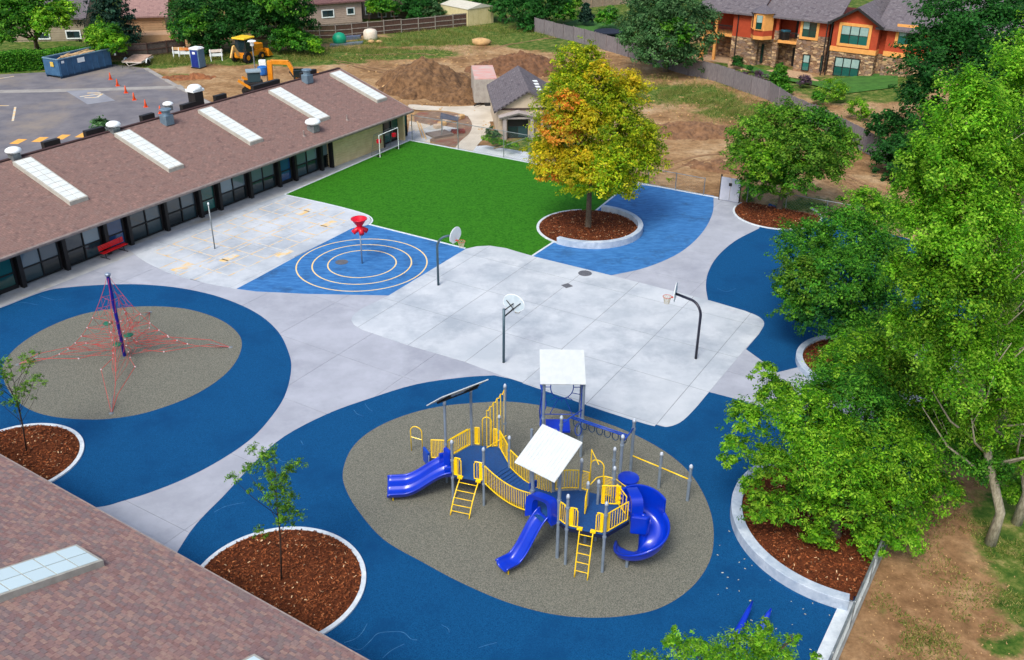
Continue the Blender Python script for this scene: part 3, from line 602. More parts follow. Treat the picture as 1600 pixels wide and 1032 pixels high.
while s < 28.0:
    if i % 3 == 2:
        f = MB(); wbox(f, s + .1, s + .2, 0, 2.35, -.1, .04); wbox(f, s + 1.3, s + 1.4, 0, 2.35, -.1, .04); wbox(f, s + .2, s + 1.3, 2.25, 2.35, -.1, .04); wbox(f, s + .2, s + 1.3, .0, .3, -.06, .02); wbox(f, s + .2, s + 1.3, 1.0, 1.08, -.06, .02)
        d = f.build('door', M_dark, school)
        for za, zb in ((.3, 1.0), (1.08, 2.25)):
            g = MB(); g.frame(WP(s + .2, za, -.02), U2 * 1.1, V2 * .03, Vector((0, 0, zb - za))); g.build('pane', [M_glass, M_glass_b, M_glass_t][i % 3 if i % 2 else 1], d)
        s += 1.5
    else: win_at(s + .1, 2.5, .12, 2.35, [M_glass, M_glass, M_glass_t][i % 3], 2); s += 2.7
    c = MB(); wbox(c, s, s + .24, 0, 2.95, 0, .34); c.build('column', M_col, school)
    s += .26; i += 1
f = MB()
wbox(f, 28.6, 35.2, 0, .08, -.05, .42)
for k in range(14): wbox(f, 28.6, 35.2, .1 + k * .2, .28 + k * .2, -.05, .42)
f.build('siding_wall', M_sid_y, school)
for q0_, q1_ in ((28.5, 28.62), (35.15, 35.3)): f = MB(); wbox(f, q0_, q1_, 0, 2.9, .2, .5); f.build('corner_post', M_col, school)
f = MB(); f.tube([WP(28.9, 2.75, .62), WP(28.9, 2.55, .52), WP(28.65, 2.4, .52), WP(28.65, .05, .52)], .05, 6); f.build('downpipe', M_col, school)
win_at(35.6, 3.4, .1, 2.3, [M_glass_t, M_glass, M_glass_t], 3)
f = MB(); wbox(f, 39.1 - 1.35, 39.3 - 1.35, 0, 2.9, -.1, .6); f.build('end_pilaster', M_sid_y, school)
# skylights
def skylight(P, s0, s1, t0, t1, nu, nv, lift, parent, h=.25, pane=M_skyl):
    b = MB(); c = [P(s0, t0), P(s1, t0), P(s1, t1), P(s0, t1)]; up = Vector((0, 0, h))
    b.add([x + Vector((0, 0, -.05)) for x in c] + [x + up for x in c], [(0, 1, 5, 4), (1, 2, 6, 5), (2, 3, 7, 6), (3, 0, 4, 7), (4, 5, 6, 7)]); o = b.build('skylight', M_skyf, parent)
    m = .07; g = .02; du = (s1 - s0 - 2 * m) / nu; dv = (t1 - t0 - 2 * m) / nv
    for i in range(nu):
        for j in range(nv):
            q = [P(s0 + m + i * du + g, t0 + m + j * dv + g), P(s0 + m + (i + 1) * du - g, t0 + m + j * dv + g), P(s0 + m + (i + 1) * du - g, t0 + m + (j + 1) * dv - g), P(s0 + m + i * du + g, t0 + m + (j + 1) * dv - g)]
            z0, z1 = Vector((0, 0, h - .01)), Vector((0, 0, h + .018)); b = MB()
            b.add([x + z0 for x in q] + [x + z1 for x in q], [(4, 5, 6, 7), (0, 1, 5, 4), (1, 2, 6, 5), (2, 3, 7, 6), (3, 0, 4, 7)]); b.build('pane', pane, o)
    return o
for sc_, w_ in ((6.2, 1.3), (13.8, 1.3), (21.25, 1.35), (28.6, 1.4), (36.0, 1.35)): skylight(RP, sc_, sc_ + w_, 2.15, 7.3, 2, 10, 0, school)
# roof vents
def turbine(s_, t_, sc=1.0, name='roof_vent'):
    b = MB(); p = RP(s_, t_, -.05); b.box(p + Vector((0, 0, .22 * sc)), (.62 * sc, .62 * sc, .45 * sc), math.atan2(bu.y, bu.x)); o = b.build(name, M_galv, school)
    b = MB(); b.lathe([(.24 * sc, .42 * sc), (.24 * sc, .6 * sc), (.52 * sc, .58 * sc), (.56 * sc, .68 * sc), (.5 * sc, .8 * sc), (.3 * sc, .9 * sc), (.05, .93 * sc)], p, 18); b.build('vent_cap', M_white, o, smooth=True)
for s_, t_, sc in ((6.75, 7.85, .9), (14.2, 7.75, .9), (27.3, 1.5, 1.1), (19.7, 8.6, .7)): turbine(s_, t_, sc)
M_gblue = mat('vent_galvanised_blue', (126, 150, 166), (108, 132, 150), rough=.5, metal=.4)
for s_, t_ in ((18.2, 7.1), (33.2, 7.3)):
    b = MB(); p = RP(s_, t_, 0); b.box(p + Vector((0, 0, .3)), (.7, .7, .7), 1.0); b.lathe([(.3, .6), (.3, .95), (.42, .98), (.42, 1.08), (.1, 1.12)], p, 14); b.build('roof_vent', M_gblue, school, bevel=.02)
b = MB(); p = RP(22.6, 8.9, 0); b.box(p + Vector((0, 0, .1)), (.8, .8, 1.1), 1.0); o = b.build('chimney_box', M_dark, school)
b = MB(); b.box(p + Vector((0, 0, .75)), (1.1, .9, .2), 1.0); b.lathe([(.55, .85), (.52, 1.0), (.35, 1.12), (.1, 1.16)], p, 16); b.build('chimney_cap', M_white, o, bevel=.03)
for s_, t_ in ((31.2, 1.45), (26.0, 1.3)):
    b = MB(); b.lathe([(.06, -.05), (.06, .42)], RP(s_, t_), 8); b.lathe([(.15, -.03), (.08, .06)], RP(s_, t_), 8); b.build('vent_pipe', M_fascia, school)
for s_, l in ((9.3, 1.2), (12.5, 1.5), (17.2, 1.1), (20.9, 1.6), (24.2, 1.1), (28.2, 3.0), (33.9, 1.8)):       # rear slope skylight kerbs that show over the ridge
    b = MB(); b.frame(RP(s_, HALF + .5, -SL * .9 - .1), U2 * l, V2 * .35, Vector((0, 0, .5))); b.build('rear_skylight', M_dark, school)

# ------------------------------------------------------------------ near building: roof with single shingles
c0_ = Vector((-19.33, 29.45, 3.0)); u_n = Vector((.8395, -.5434, 0)); u_n.normalize(); v_n = Vector((-.5434, -.8395, 0)).normalized(); SLN = .32
def RQ(s, t, dz=0.0): return c0_ + u_n * s + v_n * t + Vector((0, 0, SLN * t + dz))
near = thing('classroom_building', 'near corner roof of reddish brown shingles with a gridded skylight', 'building', tuple(RQ(9, 4))[:2] + (0,))
NS0, NS1, NT = -12.0, 24.0, 11.0
b = MB(); pts = [RQ(NS0, 0, -.02), RQ(NS1, 0, -.02), RQ(NS1, NT, -.02), RQ(NS0, NT, -.02)]; dn = Vector((0, 0, -.18))
b.add(pts + [p + dn for p in pts], [(3, 2, 1, 0), (4, 5, 6, 7), (1, 5, 4, 0), (2, 6, 5, 1), (3, 7, 6, 2), (0, 4, 7, 3)])
nroof = b.build('roof', mat('roof_felt', (112, 90, 88), (92, 74, 74), rough=1), near)
b = MB(); b.frame(RQ(NS0, 1.2) * 1.0 - Vector((0, 0, RQ(NS0, 1.2).z)), u_n * (NS1 - NS0), v_n * (NT - 1.4), Vector((0, 0, 3.1))); b.build('wall', M_sid_y, near)
b = MB(); b.bar(RQ(NS0, -.03, -.08), RQ(NS1, -.03, -.08), .06, .2); b.build('fascia', M_fascia, near)
shc = [(148, 119, 115), (138, 112, 111), (158, 126, 118), (133, 115, 115), (152, 128, 123), (164, 135, 124), (142, 110, 106), (137, 120, 117)]
M_sh = [mat('shingle_tone_%s' % w, c, tuple(int(x * .9) for x in c), rough=.95, scale=14, bump=.4, bscale=90) for w, c in zip(('rose', 'plum', 'brick', 'slate', 'mauve', 'clay', 'oxblood', 'ash'), shc)]
EXP, SW = .12, .25
slots = []
for j in range(int(NT / EXP)):
    off = (j % 3) * SW / 3 + (j * 37 % 7) * .013
    for i in range(int((NS1 - NS0) / SW)):
        s_ = NS0 + off + i * SW; t_ = j * EXP
        px = RQ(s_, t_); d = px - Vector((0, 0, CAM_H)); z = d.dot(fwd); X = 800 + CAM_F * d.dot(RT) / z; Y = 516 + CAM_F * d.dot(DN) / z
        if X < -60 or Y > 1085: continue
        slots.append((d.length, s_, t_))
slots.sort()
def shingle(b, s_, t_, w):
    t1 = min(t_ + EXP * 1.5, NT)
    lo, hi = .014 + random.random() * .006, .002; g = .006
    a = [RQ(s_ + g, t_ - .01, lo), RQ(s_ + w - g, t_ - .01, lo), RQ(s_ + w - g, t1, hi), RQ(s_ + g, t1, hi)]; z = Vector((0, 0, -.014))
    b.add(a + [a[0] + z, a[1] + z], [(3, 2, 1, 0), (0, 1, 5, 4), (0, 4, 3), (1, 2, 5)])
rest = MB()
for k, (_, s_, t_) in enumerate(slots):
    tone = random.randrange(8)
    if k < 296: b = MB(); shingle(b, s_, t_, SW); b.build('shingle', M_sh[tone], nroof)
    else: rest.cur = tone; shingle(rest, s_, t_, SW)
tag(rest.build('shingles', M_sh, nroof), kind='stuff')
M_skp = glass_mat('skylight_glass', (206, 228, 232), .15); M_skp.node_tree.nodes['Map Range'].inputs[3].default_value = .92; M_skp.node_tree.nodes['Map Range'].inputs[4].default_value = 1.08
skylight(lambda s_, t_: RQ(s_, t_), 7.95, 9.3, 2.05, 9.0, 2, 10, 0, near, pane=M_skp); skylight(lambda s_, t_: RQ(s_, t_), 16.05, 17.4, 2.15, 9.0, 2, 10, 0, near, pane=M_skp)

# ------------------------------------------------------------------ generic house helpers
def gable_house(name, label, p0, p1, depth, h, rise, m_wall, m_roof, over=.5, axis='along', parent=None, z0=0.0):
    """p0,p1 = front wall foot (x,y); depth goes away from the camera"""
    vp = VPlane(p0, p1); back = -vp.n; t = thing(name, label, 'house', (*((Vector(p0) + Vector(p1)) / 2), z0)); L = vp.L
    b = MB(); b.frame(vp.P(0, z0 - .6), vp.u * L, back * depth, Vector((0, 0, h + .6)))
    if axis == 'along':     # ridge parallel to the front
        for s_ in (0, L - .12): b.add([vp.P(s_, z0 + h), vp.P(s_, z0 + h, -depth), vp.P(s_, z0 + h + rise, -depth / 2), vp.P(s_ + .12, z0 + h), vp.P(s_ + .12, z0 + h, -depth), vp.P(s_ + .12, z0 + h + rise, -depth / 2)], [(0, 1, 2), (5, 4, 3), (0, 2, 5, 3), (1, 4, 5, 2), (0, 3, 4, 1)])
        b.build('wall', m_wall, t); sl = rise / (depth / 2)
        roofslab(vp.P(-over, z0 + h - sl * over + .12, over), vp.u * (L + 2 * over), None, back * (depth / 2 + over) + Vector((0, 0, rise + sl * over)), 'roof', m_roof, t)
        roofslab(vp.P(L + over, z0 + h + rise + .12, -depth / 2), -vp.u * (L + 2 * over), None, back * (depth / 2 + over) - Vector((0, 0, rise + sl * over)), 'roof', m_roof, t)
    else:
        for d_ in (0, -depth + .12): b.add([vp.P(0, z0 + h, d_), vp.P(L, z0 + h, d_), vp.P(L / 2, z0 + h + rise, d_), vp.P(0, z0 + h, d_ - .12), vp.P(L, z0 + h, d_ - .12), vp.P(L / 2, z0 + h + rise, d_ - .12)], [(0, 1, 2), (5, 4, 3), (0, 2, 5, 3), (1, 4, 5, 2), (0, 3, 4, 1)])
        b.build('wall', m_wall, t); sl = rise / (L / 2)
        roofslab(vp.P(L / 2, z0 + h + rise + .12, over), back * (depth + 2 * over), None, -vp.u * (L / 2 + over) - Vector((0, 0, rise + sl * over)), 'roof', m_roof, t)
        roofslab(vp.P(L / 2, z0 + h + rise + .12, -depth - over), -back * (depth + 2 * over), None, vp.u * (L / 2 + over) - Vector((0, 0, rise + sl * over)), 'roof', m_roof, t)
    return t, vp
def fwin(vp, parent, s0, s1, z0, z1, nv=2, trim=M_white, glass=M_glass, tw=.14, off=0.0, split=None, blind=None, inner=M_dark):
    b = MB(); e = off
    for (a, c, d, f) in ((s0 - tw, s1 + tw, z0 - tw, z0), (s0 - tw, s1 + tw, z1, z1 + tw), (s0 - tw, s0, z0, z1), (s1, s1 + tw, z0, z1)): b.frame(vp.P(a, d, e + .13), vp.u * (c - a), -vp.n * .14, Vector((0, 0, f - d)))
    o = b.build('window', trim, parent); pw = (s1 - s0) / nv
    b = MB()
    for i in range(1, nv): b.frame(vp.P(s0 + i * pw - .04, z0, e + .11), vp.u * .08, -vp.n * .06, Vector((0, 0, z1 - z0)))
    if split: b.frame(vp.P(s0, z0 + (z1 - z0) * split - .03, e + .105), vp.u * (s1 - s0), -vp.n * .05, Vector((0, 0, .06)))
    if b.v: b.build('mullion', inner, o)
    for i in range(nv):
        g = MB(); g.frame(vp.P(s0 + i * pw + .02, z0, e + .08), vp.u * (pw - .04), -vp.n * .03, Vector((0, 0, z1 - z0))); g.build('pane', glass, o)
        if blind and (i % 2 == 0 or blind == 2):
            g = MB(); g.frame(vp.P(s0 + i * pw + .06, z0 + (z1 - z0) * .48, e + .095), vp.u * (pw - .12), -vp.n * .02, Vector((0, 0, (z1 - z0) * .5))); g.build('blind', M_blind, o)
    return o
M_blind = mat('window_blind', (150, 178, 172), (136, 166, 164), rough=.8)
M_cream = mat('cream_siding', (196, 182, 160), (182, 168, 146), rough=.85, scale=1)
def lap(vp, parent, s0, s1, z0, z1, mt, step=.22, off=0.0):
    b = MB(); n = int((z1 - z0) / step)
    for k in range(n): b.frame(vp.P(s0, z0 + k * step, off + .045), vp.u * (s1 - s0), -vp.n * .05, Vector((0, 0, step * .9)))
    return b.build('siding', mt, parent)
# storage house with grey roof behind the turf
hp0 = G2(778, 217); hp1 = (hp0[0] + 5.3, hp0[1] + .5)
st, vp = gable_house('storage_house', 'small cream storage house with grey shingle roof beyond the turf', hp0, hp1, 9.2, 2.6, 1.6, M_cream, M_shing_grey, .35, 'across')
st['category'] = 'shed'
lap(vp, st, 0, vp.L, .1, 2.5, M_cream)
b = MB(); b.frame(vp.P(0, 2.55, .09), vp.u * vp.L, -vp.n * .1, Vector((0, 0, .14))); b.build('belt_trim', M_stone_w, st)
b = MB(); dc = 1.75
b.frame(vp.P(dc - 1.35, 0, .7), vp.u * .3, -vp.n * .7, Vector((0, 0, 1.9))); b.frame(vp.P(dc + 1.05, 0, .7), vp.u * .3, -vp.n * .7, Vector((0, 0, 1.9))); b.frame(vp.P(dc - 1.35, 1.9, .7), vp.u * 2.7, -vp.n * .7, Vector((0, 0, .15)))
for sg in (-1, 1): b.bar(vp.P(dc + sg * 1.6, 2.0, .75), vp.P(dc, 2.4, .75), .12, .16); b.bar(vp.P(dc + sg * 1.6, 2.0, .1), vp.P(dc, 2.4, .1), .12, .16)
b.build('porch', mat('porch_grey', (176, 168, 164), (160, 154, 152), rough=.8), st)
b = MB()
for sg in (-1, 1):
    q = [vp.P(dc, 2.48, .95), vp.P(dc, 2.48, 0), vp.P(dc + sg * 1.75, 2.04, 0), vp.P(dc + sg * 1.75, 2.04, .95)]; b.add(q + [x + Vector((0, 0, .08)) for x in q], [(0, 1, 2, 3), (7, 6, 5, 4), (0, 3, 7, 4), (1, 0, 4, 5), (2, 1, 5, 6), (3, 2, 6, 7)])
b.build('porch_roof', MATS['porch_grey'], st)
b = MB(); b.frame(vp.P(dc - .9, 0, .06), vp.u * 1.8, -vp.n * .05, Vector((0, 0, 1.85))); d = b.build('door', M_dark, st)
for i in range(2):
    b = MB(); b.frame(vp.P(dc - .85 + i * .88, .1, .08), vp.u * .82, -vp.n * .02, Vector((0, 0, 1.0))); b.build('door_panel', M_glass, d)
for i, (a, z) in enumerate(((.72, 3.75), (.86, 3.5), (.5, 3.6), (.62, 3.3))):          # small roof skylights on the right slope
    p = vp.P(vp.L / 2 + vp.L / 2 * .45, 0, -2.4 - 1.1 * i); p.z = 2.7 + 1.5 * .55 + .17; b = MB(); b.box(p, (.42, .42, .08), .3); b.build('roof_light', M_white, st)
# shipping container against it
cq0 = G2(742, 168); cq = VPlane(cq0, (cq0[0] + 5.3, cq0[1] + .5)); vp = cq; cont = thing('shipping_container', 'pale grey ribbed metal container standing behind the storage house', 'container', (*G2(750, 168), 0))
co = Vector(G2(742, 166)); cl = vp.n * -1; cl2 = Vector((cl.x, cl.y)); cw = Vector((vp.u.x, vp.u.y))
b = MB(); b.frame((co.x, co.y, .3), (cw.x * 2.2, cw.y * 2.2, 0), (cl2.x * 6, cl2.y * 6, 0), (0, 0, 2.3))
M_cont = mat('container_grey', (176, 172, 164), (156, 150, 144), rough=.6, scale=2)
b.build('body', M_cont, cont); b = MB()
for k in range(9): p = co + cw * (k * .26 + .02); b.frame((p.x - cl2.x * .05, p.y - cl2.y * .05, .35), (cw.x * .12, cw.y * .12, 0), (cl2.x * .05, cl2.y * .05, 0), (0, 0, 2.2))
for k in range(22): p = co + cl2 * (k * .27 + .05) - cw * .05; b.frame((p.x, p.y, .35), (cl2.x * .13, cl2.y * .13, 0), (cw.x * .05, cw.y * .05, 0), (0, 0, 2.2))
b.build('rib', M_cont, cont); b = MB(); b.frame((co.x, co.y, 2.6), (cw.x * 2.2, cw.y * 2.2, 0), (cl2.x * 6, cl2.y * 6, 0), (0, 0, .08)); b.build('top', mat('container_top', (206, 150, 140), (196, 176, 168), rough=.7, scale=.8), cont)
b = MB(); p = co + cw * 1.0 - cl2 * .2; b.frame((p.x, p.y, 0), (cw.x * .8, cw.y * .8, 0), (cl2.x * 1.2, cl2.y * 1.2, 0), (0, 0, .3)); p = co - cw * .1 - cl2 * .8; b.tube([(p.x, p.y, .25), (p.x + cl2.x * 1.2 + cw.x, p.y + cl2.y * 1.2 + cw.y, .3)], .07); b.build('hitch', M_dark, cont)

# ------------------------------------------------------------------ houses along the top
M_roofr = M_shing_brown
M_pink = mat('house_siding_beige', (176, 158, 146), (164, 146, 134), rough=.85, scale=1)
hA, vA = gable_house('house', 'beige sided house with dark red roof and two white framed windows behind the brown fence', G2(488, 42), G2(566, 36), 9, 3.2, 2.2, M_pink, M_roofr)
lap(vA, hA, 0, vA.L, .2, 3.1, M_pink, .25)
for (x0, x1, y0, y1) in ((504, 520, 16, 27), (543, 552, 13, 22)):
    (sa, za), (sb, zb) = vA.at(x0, y1), vA.at(x1, y0); fwin(vA, hA, sa, sb, za, zb)
hA2, vA2 = gable_house('house', 'grey brown house wing with deck posts half hidden by small tree', G2(568, 30), G2(648, 27), 8, 3.4, 1.5, mat('house_siding_taupe', (134, 122, 112), (120, 108, 98), rough=.85), M_roofr)
for (x0, x1, y0, y1) in ((572, 578, 12, 22), (592, 602, 20, 30), (612, 620, 18, 28)):
    (sa, za), (sb, zb) = vA2.at(x0, y1), vA2.at(x1, y0); fwin(vA2, hA2, sa, sb, max(.3, za), zb, 2)
b = MB(); b.frame(vA2.P(.5, 1.2, 2.2), vA2.u * 7.5, -vA2.n * 2.2, Vector((0, 0, .15)))
for k in range(5): b.frame(vA2.P(.5 + k * 1.8, 0, 2.2), vA2.u * .12, -vA2.n * .12, Vector((0, 0, 2.2)))
b.frame(vA2.P(.5, 2.1, 2.2), vA2.u * 7.4, -vA2.n * .08, Vector((0, 0, .08)))
for k in range(40): b.frame(vA2.P(.6 + k * .18, 1.35, 2.17), vA2.u * .04, -vA2.n * .04, Vector((0, 0, .78)))
b.build('deck', M_woodb, hA2)
hB, vB = gable_house('house', 'tan walled house with pinkish brown roof between the spruce and the big shrub', G2(202, 62), G2(262, 60), 10, 3.0, 2.6, mat('house_wall_tan', (196, 160, 122), (182, 146, 110), rough=.85, scale=1.2), shingle_mat('pink_shingles', [(150, 122, 118), (168, 136, 130), (158, 128, 122), (136, 108, 106)], .5, .2))
lap(vB, hB, 0, vB.L, .2, 2.9, MATS['house_wall_tan'], .3)
b = MB(); b.frame(vB.P(-1, 0, 4), vB.u * 8.5, -vB.n * .1, Vector((0, 0, 1.0))); b.frame(vB.P(-1, 1.0, 4), vB.u * 8.5, -vB.n * 3.2, Vector((0, 0, .15))); b.build('porch', MATS['house_wall_tan'], hB)
hC, vC = gable_house('house', 'grey beige house with two dark windows behind the clipped hedge', G2(20, 66), G2(136, 64), 9, 3.0, 2.4, mat('house_wall_greige', (162, 152, 132), (150, 140, 120), rough=.85, scale=1.2), M_shing_grey)
lap(vC, hC, 0, vC.L, .2, 2.9, MATS['house_wall_greige'], .3)
for (x0, x1, y0, y1) in ((62, 76, 52, 61), (106, 124, 49, 60)):
    (sa, za), (sb, zb) = vC.at(x0, y1), vC.at(x1, y0); fwin(vC, hC, sa, sb, max(.4, za), zb)
hD, vD = gable_house('house', 'pale house glimpsed between the dark shrub and the cottonwood', G2(352, 40), G2(420, 38), 9, 3.0, 2.4, MATS['house_wall_tan'], M_shing_grey)
hE, vE = gable_house('house', 'cream house wall at the top edge behind the spruce and lawn', G2(918, 8), G2(1010, 6), 8, 3.0, 2.2, MATS['house_wall_greige'], M_shing_grey)
# beige metal shed
sp0, sp1 = G2(731, 42), G2(771, 36); vs_ = VPlane(sp0, sp1); ms = thing('metal_shed', 'cream ribbed metal garden shed behind the end of brown fence', 'shed', (*sp0, 0))
M_msh = mat('shed_metal', (200, 190, 142), (214, 204, 160), rough=.6, scale=1)
b = MB(); b.frame(vs_.P(0, 0), vs_.u * vs_.L, -vs_.n * 6, Vector((0, 0, 2.3))); b.build('body', M_msh, ms)
b = MB()
for k in range(int(vs_.L / .3)): b.frame(vs_.P(k * .3, 0, .04), vs_.u * .1, -vs_.n * .05, Vector((0, 0, 2.3)))
b.build('rib', M_msh, ms)
b = MB(); o = vs_.P(-.1, 2.3, .1); L_ = vs_.L + .2; pts = [vs_.P(-.1, 2.3, .1), vs_.P(L_ - .1, 2.3, .1), vs_.P(L_ - .1, 2.3, -6.1), vs_.P(-.1, 2.3, -6.1), vs_.P(L_ / 2, 2.85, .1), vs_.P(L_ / 2, 2.85, -6.1)]
b.add(pts, [(0, 4, 5, 3), (4, 1, 2, 5), (0, 1, 4), (2, 3, 5), (0, 3, 2, 1)]); b.build('roof', mat('shed_roof', (206, 204, 188), (190, 188, 172), rough=.6), ms)

# ------------------------------------------------------------------ orange house
M_or = mat('stucco_orange', (176, 72, 40), (164, 64, 36), rough=.9, scale=3)
M_or2 = mat('trim_apricot', (232, 168, 92), (220, 156, 84), rough=.85)
def stone_mat():
    m = bpy.data.materials.new('fieldstone'); m.use_nodes = True; N, Lk = m.node_tree.nodes, m.node_tree.links; b = N['Principled BSDF']
    tc = N.new('ShaderNodeTexCoord'); mp = N.new('ShaderNodeMapping'); mp.inputs['Scale'].default_value = (2.0, 2.0, 4.6); Lk.new(tc.outputs['Object'], mp.inputs[0])
    vo = N.new('ShaderNodeTexVoronoi'); vo.inputs['Scale'].default_value = 1.1; Lk.new(mp.outputs[0], vo.inputs['Vector'])
    hs = N.new('ShaderNodeSeparateColor'); Lk.new(vo.outputs['Color'], hs.inputs[0])
    r = N.new('ShaderNodeValToRGB'); e = r.color_ramp.elements; e[0].position = 0; e[0].color = lin((104, 78, 60)); e[1].position = 1; e[1].color = lin((206, 178, 140))
    for p, c in ((.3, (150, 118, 90)), (.55, (128, 110, 100)), (.78, (182, 150, 112))): q = e.new(p); q.color = lin(c)
    Lk.new(hs.outputs[0], r.inputs[0])
    v2 = N.new('ShaderNodeTexVoronoi'); v2.feature = 'DISTANCE_TO_EDGE'; v2.inputs['Scale'].default_value = 1.1; Lk.new(mp.outputs[0], v2.inputs['Vector'])
    mr = N.new('ShaderNodeMapRange'); mr.inputs[1].default_value = .0; mr.inputs[2].default_value = .08; mr.inputs[3].default_value = .45; mr.inputs[4].default_value = 1; Lk.new(v2.outputs['Distance'], mr.inputs[0])
    mu = N.new('ShaderNodeMix'); mu.data_type = 'RGBA'; mu.blend_type = 'MULTIPLY'; mu.inputs['Factor'].default_value = 1; Lk.new(r.outputs[0], mu.inputs[6]); Lk.new(mr.outputs[0], mu.inputs[7]); Lk.new(mu.outputs[2], b.inputs['Base Color']); b.inputs['Roughness'].default_value = .95
    bp = N.new('ShaderNodeBump'); bp.inputs['Distance'].default_value = .05; Lk.new(mr.outputs[0], bp.inputs['Height']); Lk.new(bp.outputs[0], b.inputs['Normal']); return m
M_stone = stone_mat()
OP0, OP1 = (26.4, 114.6), (38.5, 106.6); ov = VPlane(OP0, OP1)
orange = thing('orange_house', 'large two storey orange stucco house with stone lower walls and grey shingle roofs', 'house', (32, 112, 0))
def obx(px0, py0, px1, py1, off, depth, mt, name, parent=orange, zt=None, zb=None):
    sa, z1 = ov.at(px0, py0, off); sb, z0 = ov.at(px1, py1, off); z1 = zt if zt is not None else z1; z0 = zb if zb is not None else z0
    b = MB(); b.frame(ov.P(sa, z0, off), ov.u * (sb - sa), -ov.n * depth, Vector((0, 0, z1 - z0))); return b.build(name, mt, parent)
ZB, ZM, ZE = -.5, 3.15, 6.0
def sx(px, off=0.0, py=60): return ov.at(px, py, off)[0]
def block(s0, s1, off, z0, z1, depth, mt, name): b = MB(); b.frame(ov.P(s0, z0, off), ov.u * (s1 - s0), -ov.n * depth, Vector((0, 0, z1 - z0))); return b.build(name, mt, orange)
sA0, sA1 = sx(1147), sx(1188); sB0, sB1 = sx(1212), sx(1296); sC0, sC1 = sx(1300, 1.4), sx(1372, 1.4); sD1 = sx(1500)
print('orange s', sA0, sA1, sB0, sB1, sC0, sC1, sD1)
block(sA0, sA1, .8, ZB, ZM, 12, M_stone, 'stone_wall'); block(sA0, sA1, .802, ZM, ZE, 12, M_or, 'stucco_wall')
block(sA1, sB0, 0, ZB, ZM, 10, M_stone, 'stone_wall'); block(sA1, sB0, .002, ZM, ZE, 10, M_or, 'stucco_wall')
sBw = sx(1248)
block(sBw, sB1, .6, ZB, ZM + 1.0, 10, M_stone, 'stone_wall'); block(sBw, sB1, .602, ZM + 1.0, ZE, 10, M_or, 'stucco_wall')
block(sB0, sBw, -1.6, ZB, ZM, 8, M_stone, 'stone_wall'); block(sB0, sBw, -1.602, ZM, ZE, 8, M_or, 'stucco_wall')
block(sB0, sBw, .6, ZM - .2, ZM + .1, 2.2, M_or2, 'balcony_slab'); block(sB0, sB0 + .5, .6, ZB, ZM + 1.1, .6, M_stone, 'porch_pillar'); block(sB0 + .05, sB0 + .4, .55, ZM + 1.1, ZE, .4, M_or, 'porch_post')
block(sB0, sBw, .602, ZE - .35, ZE, .25, M_or, 'balcony_lintel'); block(sB0 + .5, sBw, .5, ZM + .95, ZM + 1.05, .08, M_dark, 'balcony_rail')
b = MB()
for k in range(14): b.frame(ov.P(sB0 + .6 + k * (sBw - sB0 - .7) / 14, ZM + .1, .48), ov.u * .04, -ov.n * .04, Vector((0, 0, .85)))
b.build('baluster', M_dark, orange)
block(sBw - .95, sBw - .1, -1.55, ZM + .1, ZM + 2.3, .1, M_dark, 'balcony_door'); block(sBw - .95, sBw - .1, -1.55, 0, 2.2, .1, M_dark, 'patio_door')
block(sC0, sC1, 1.4, ZB, ZM - .2, 10, M_stone, 'stone_wall'); block(sC0 - .05, sC1 + .05, 1.5, ZM - .2, ZM + .3, 10, M_or2, 'belt_course'); block(sC0, sC1, 1.402, ZM + .3, ZE, 10, M_or, 'stucco_wall')
sR = sx(1388); block(sC1, sR, .2, ZB + .4, ZM - .2, 9, M_stone, 'stone_wall'); block(sC1, sR, .202, ZM - .2, ZE, 9, M_or, 'stucco_wall')
block(sR, sD1, .9, ZB + .4, ZM - .2, 10, M_stone, 'stone_wall'); block(sR - .04, sD1, 1.0, ZM - .2, ZM + .3, 10, M_or2, 'belt_course'); block(sR, sD1, .902, ZM + .3, ZE, 10, M_or, 'stucco_wall')
# angled bay window on the left
def prism_wall(pts, z0, z1, mt, name): b = MB(); b.prism([(ov.P(a, 0, o).x, ov.P(a, 0, o).y) for a, o in pts], z0, z1); return b.build(name, mt, orange)
bay = [(sA1 - .9, .8), (sA1 - .2, 1.9), (sA1 + .9, 1.9), (sA1 + 1.6, .8)]
bw = prism_wall(bay, ZM + .1, ZM + .5, M_or2, 'bay_base'); prism_wall(bay, ZM + .5, ZM + 1.1, M_or, 'bay_wall'); prism_wall(bay, ZM + 1.1, ZM + 3.0, M_or2, 'bay_frame')
b = MB(); apex = ov.P(sA1 + .35, ZM + 3.9, .8); pp = [ov.P(a + (-.25 if i < 2 else .25), ZM + 3.0, o + .2) for i, (a, o) in enumerate(bay)]
b.add(pp + [apex], [(0, 1, 4), (1, 2, 4), (2, 3, 4), (0, 3, 2, 1)]); b.build('bay_roof', M_shing_grey_p if 'M_shing_grey_p' in globals() else mat('roof_grey_plain', (104, 100, 108), (84, 82, 90), rough=.95, scale=6), orange)
vb1 = VPlane(tuple(ov.P(*bay[1][:1], 0, bay[1][1]))[:2], tuple(ov.P(bay[2][0], 0, bay[2][1]))[:2]); fwin(vb1, orange, .18, vb1.L - .18, ZM + 1.25, ZM + 2.8, 1, M_or2, M_glass_t, tw=.08, split=.45, blind=2)
vb0 = VPlane(tuple(ov.P(bay[0][0], 0, bay[0][1]))[:2], tuple(ov.P(bay[1][0], 0, bay[1][1]))[:2]); fwin(vb0, orange, .2, vb0.L - .2, ZM + 1.25, ZM + 2.8, 1, M_or2, M_glass, tw=.08)
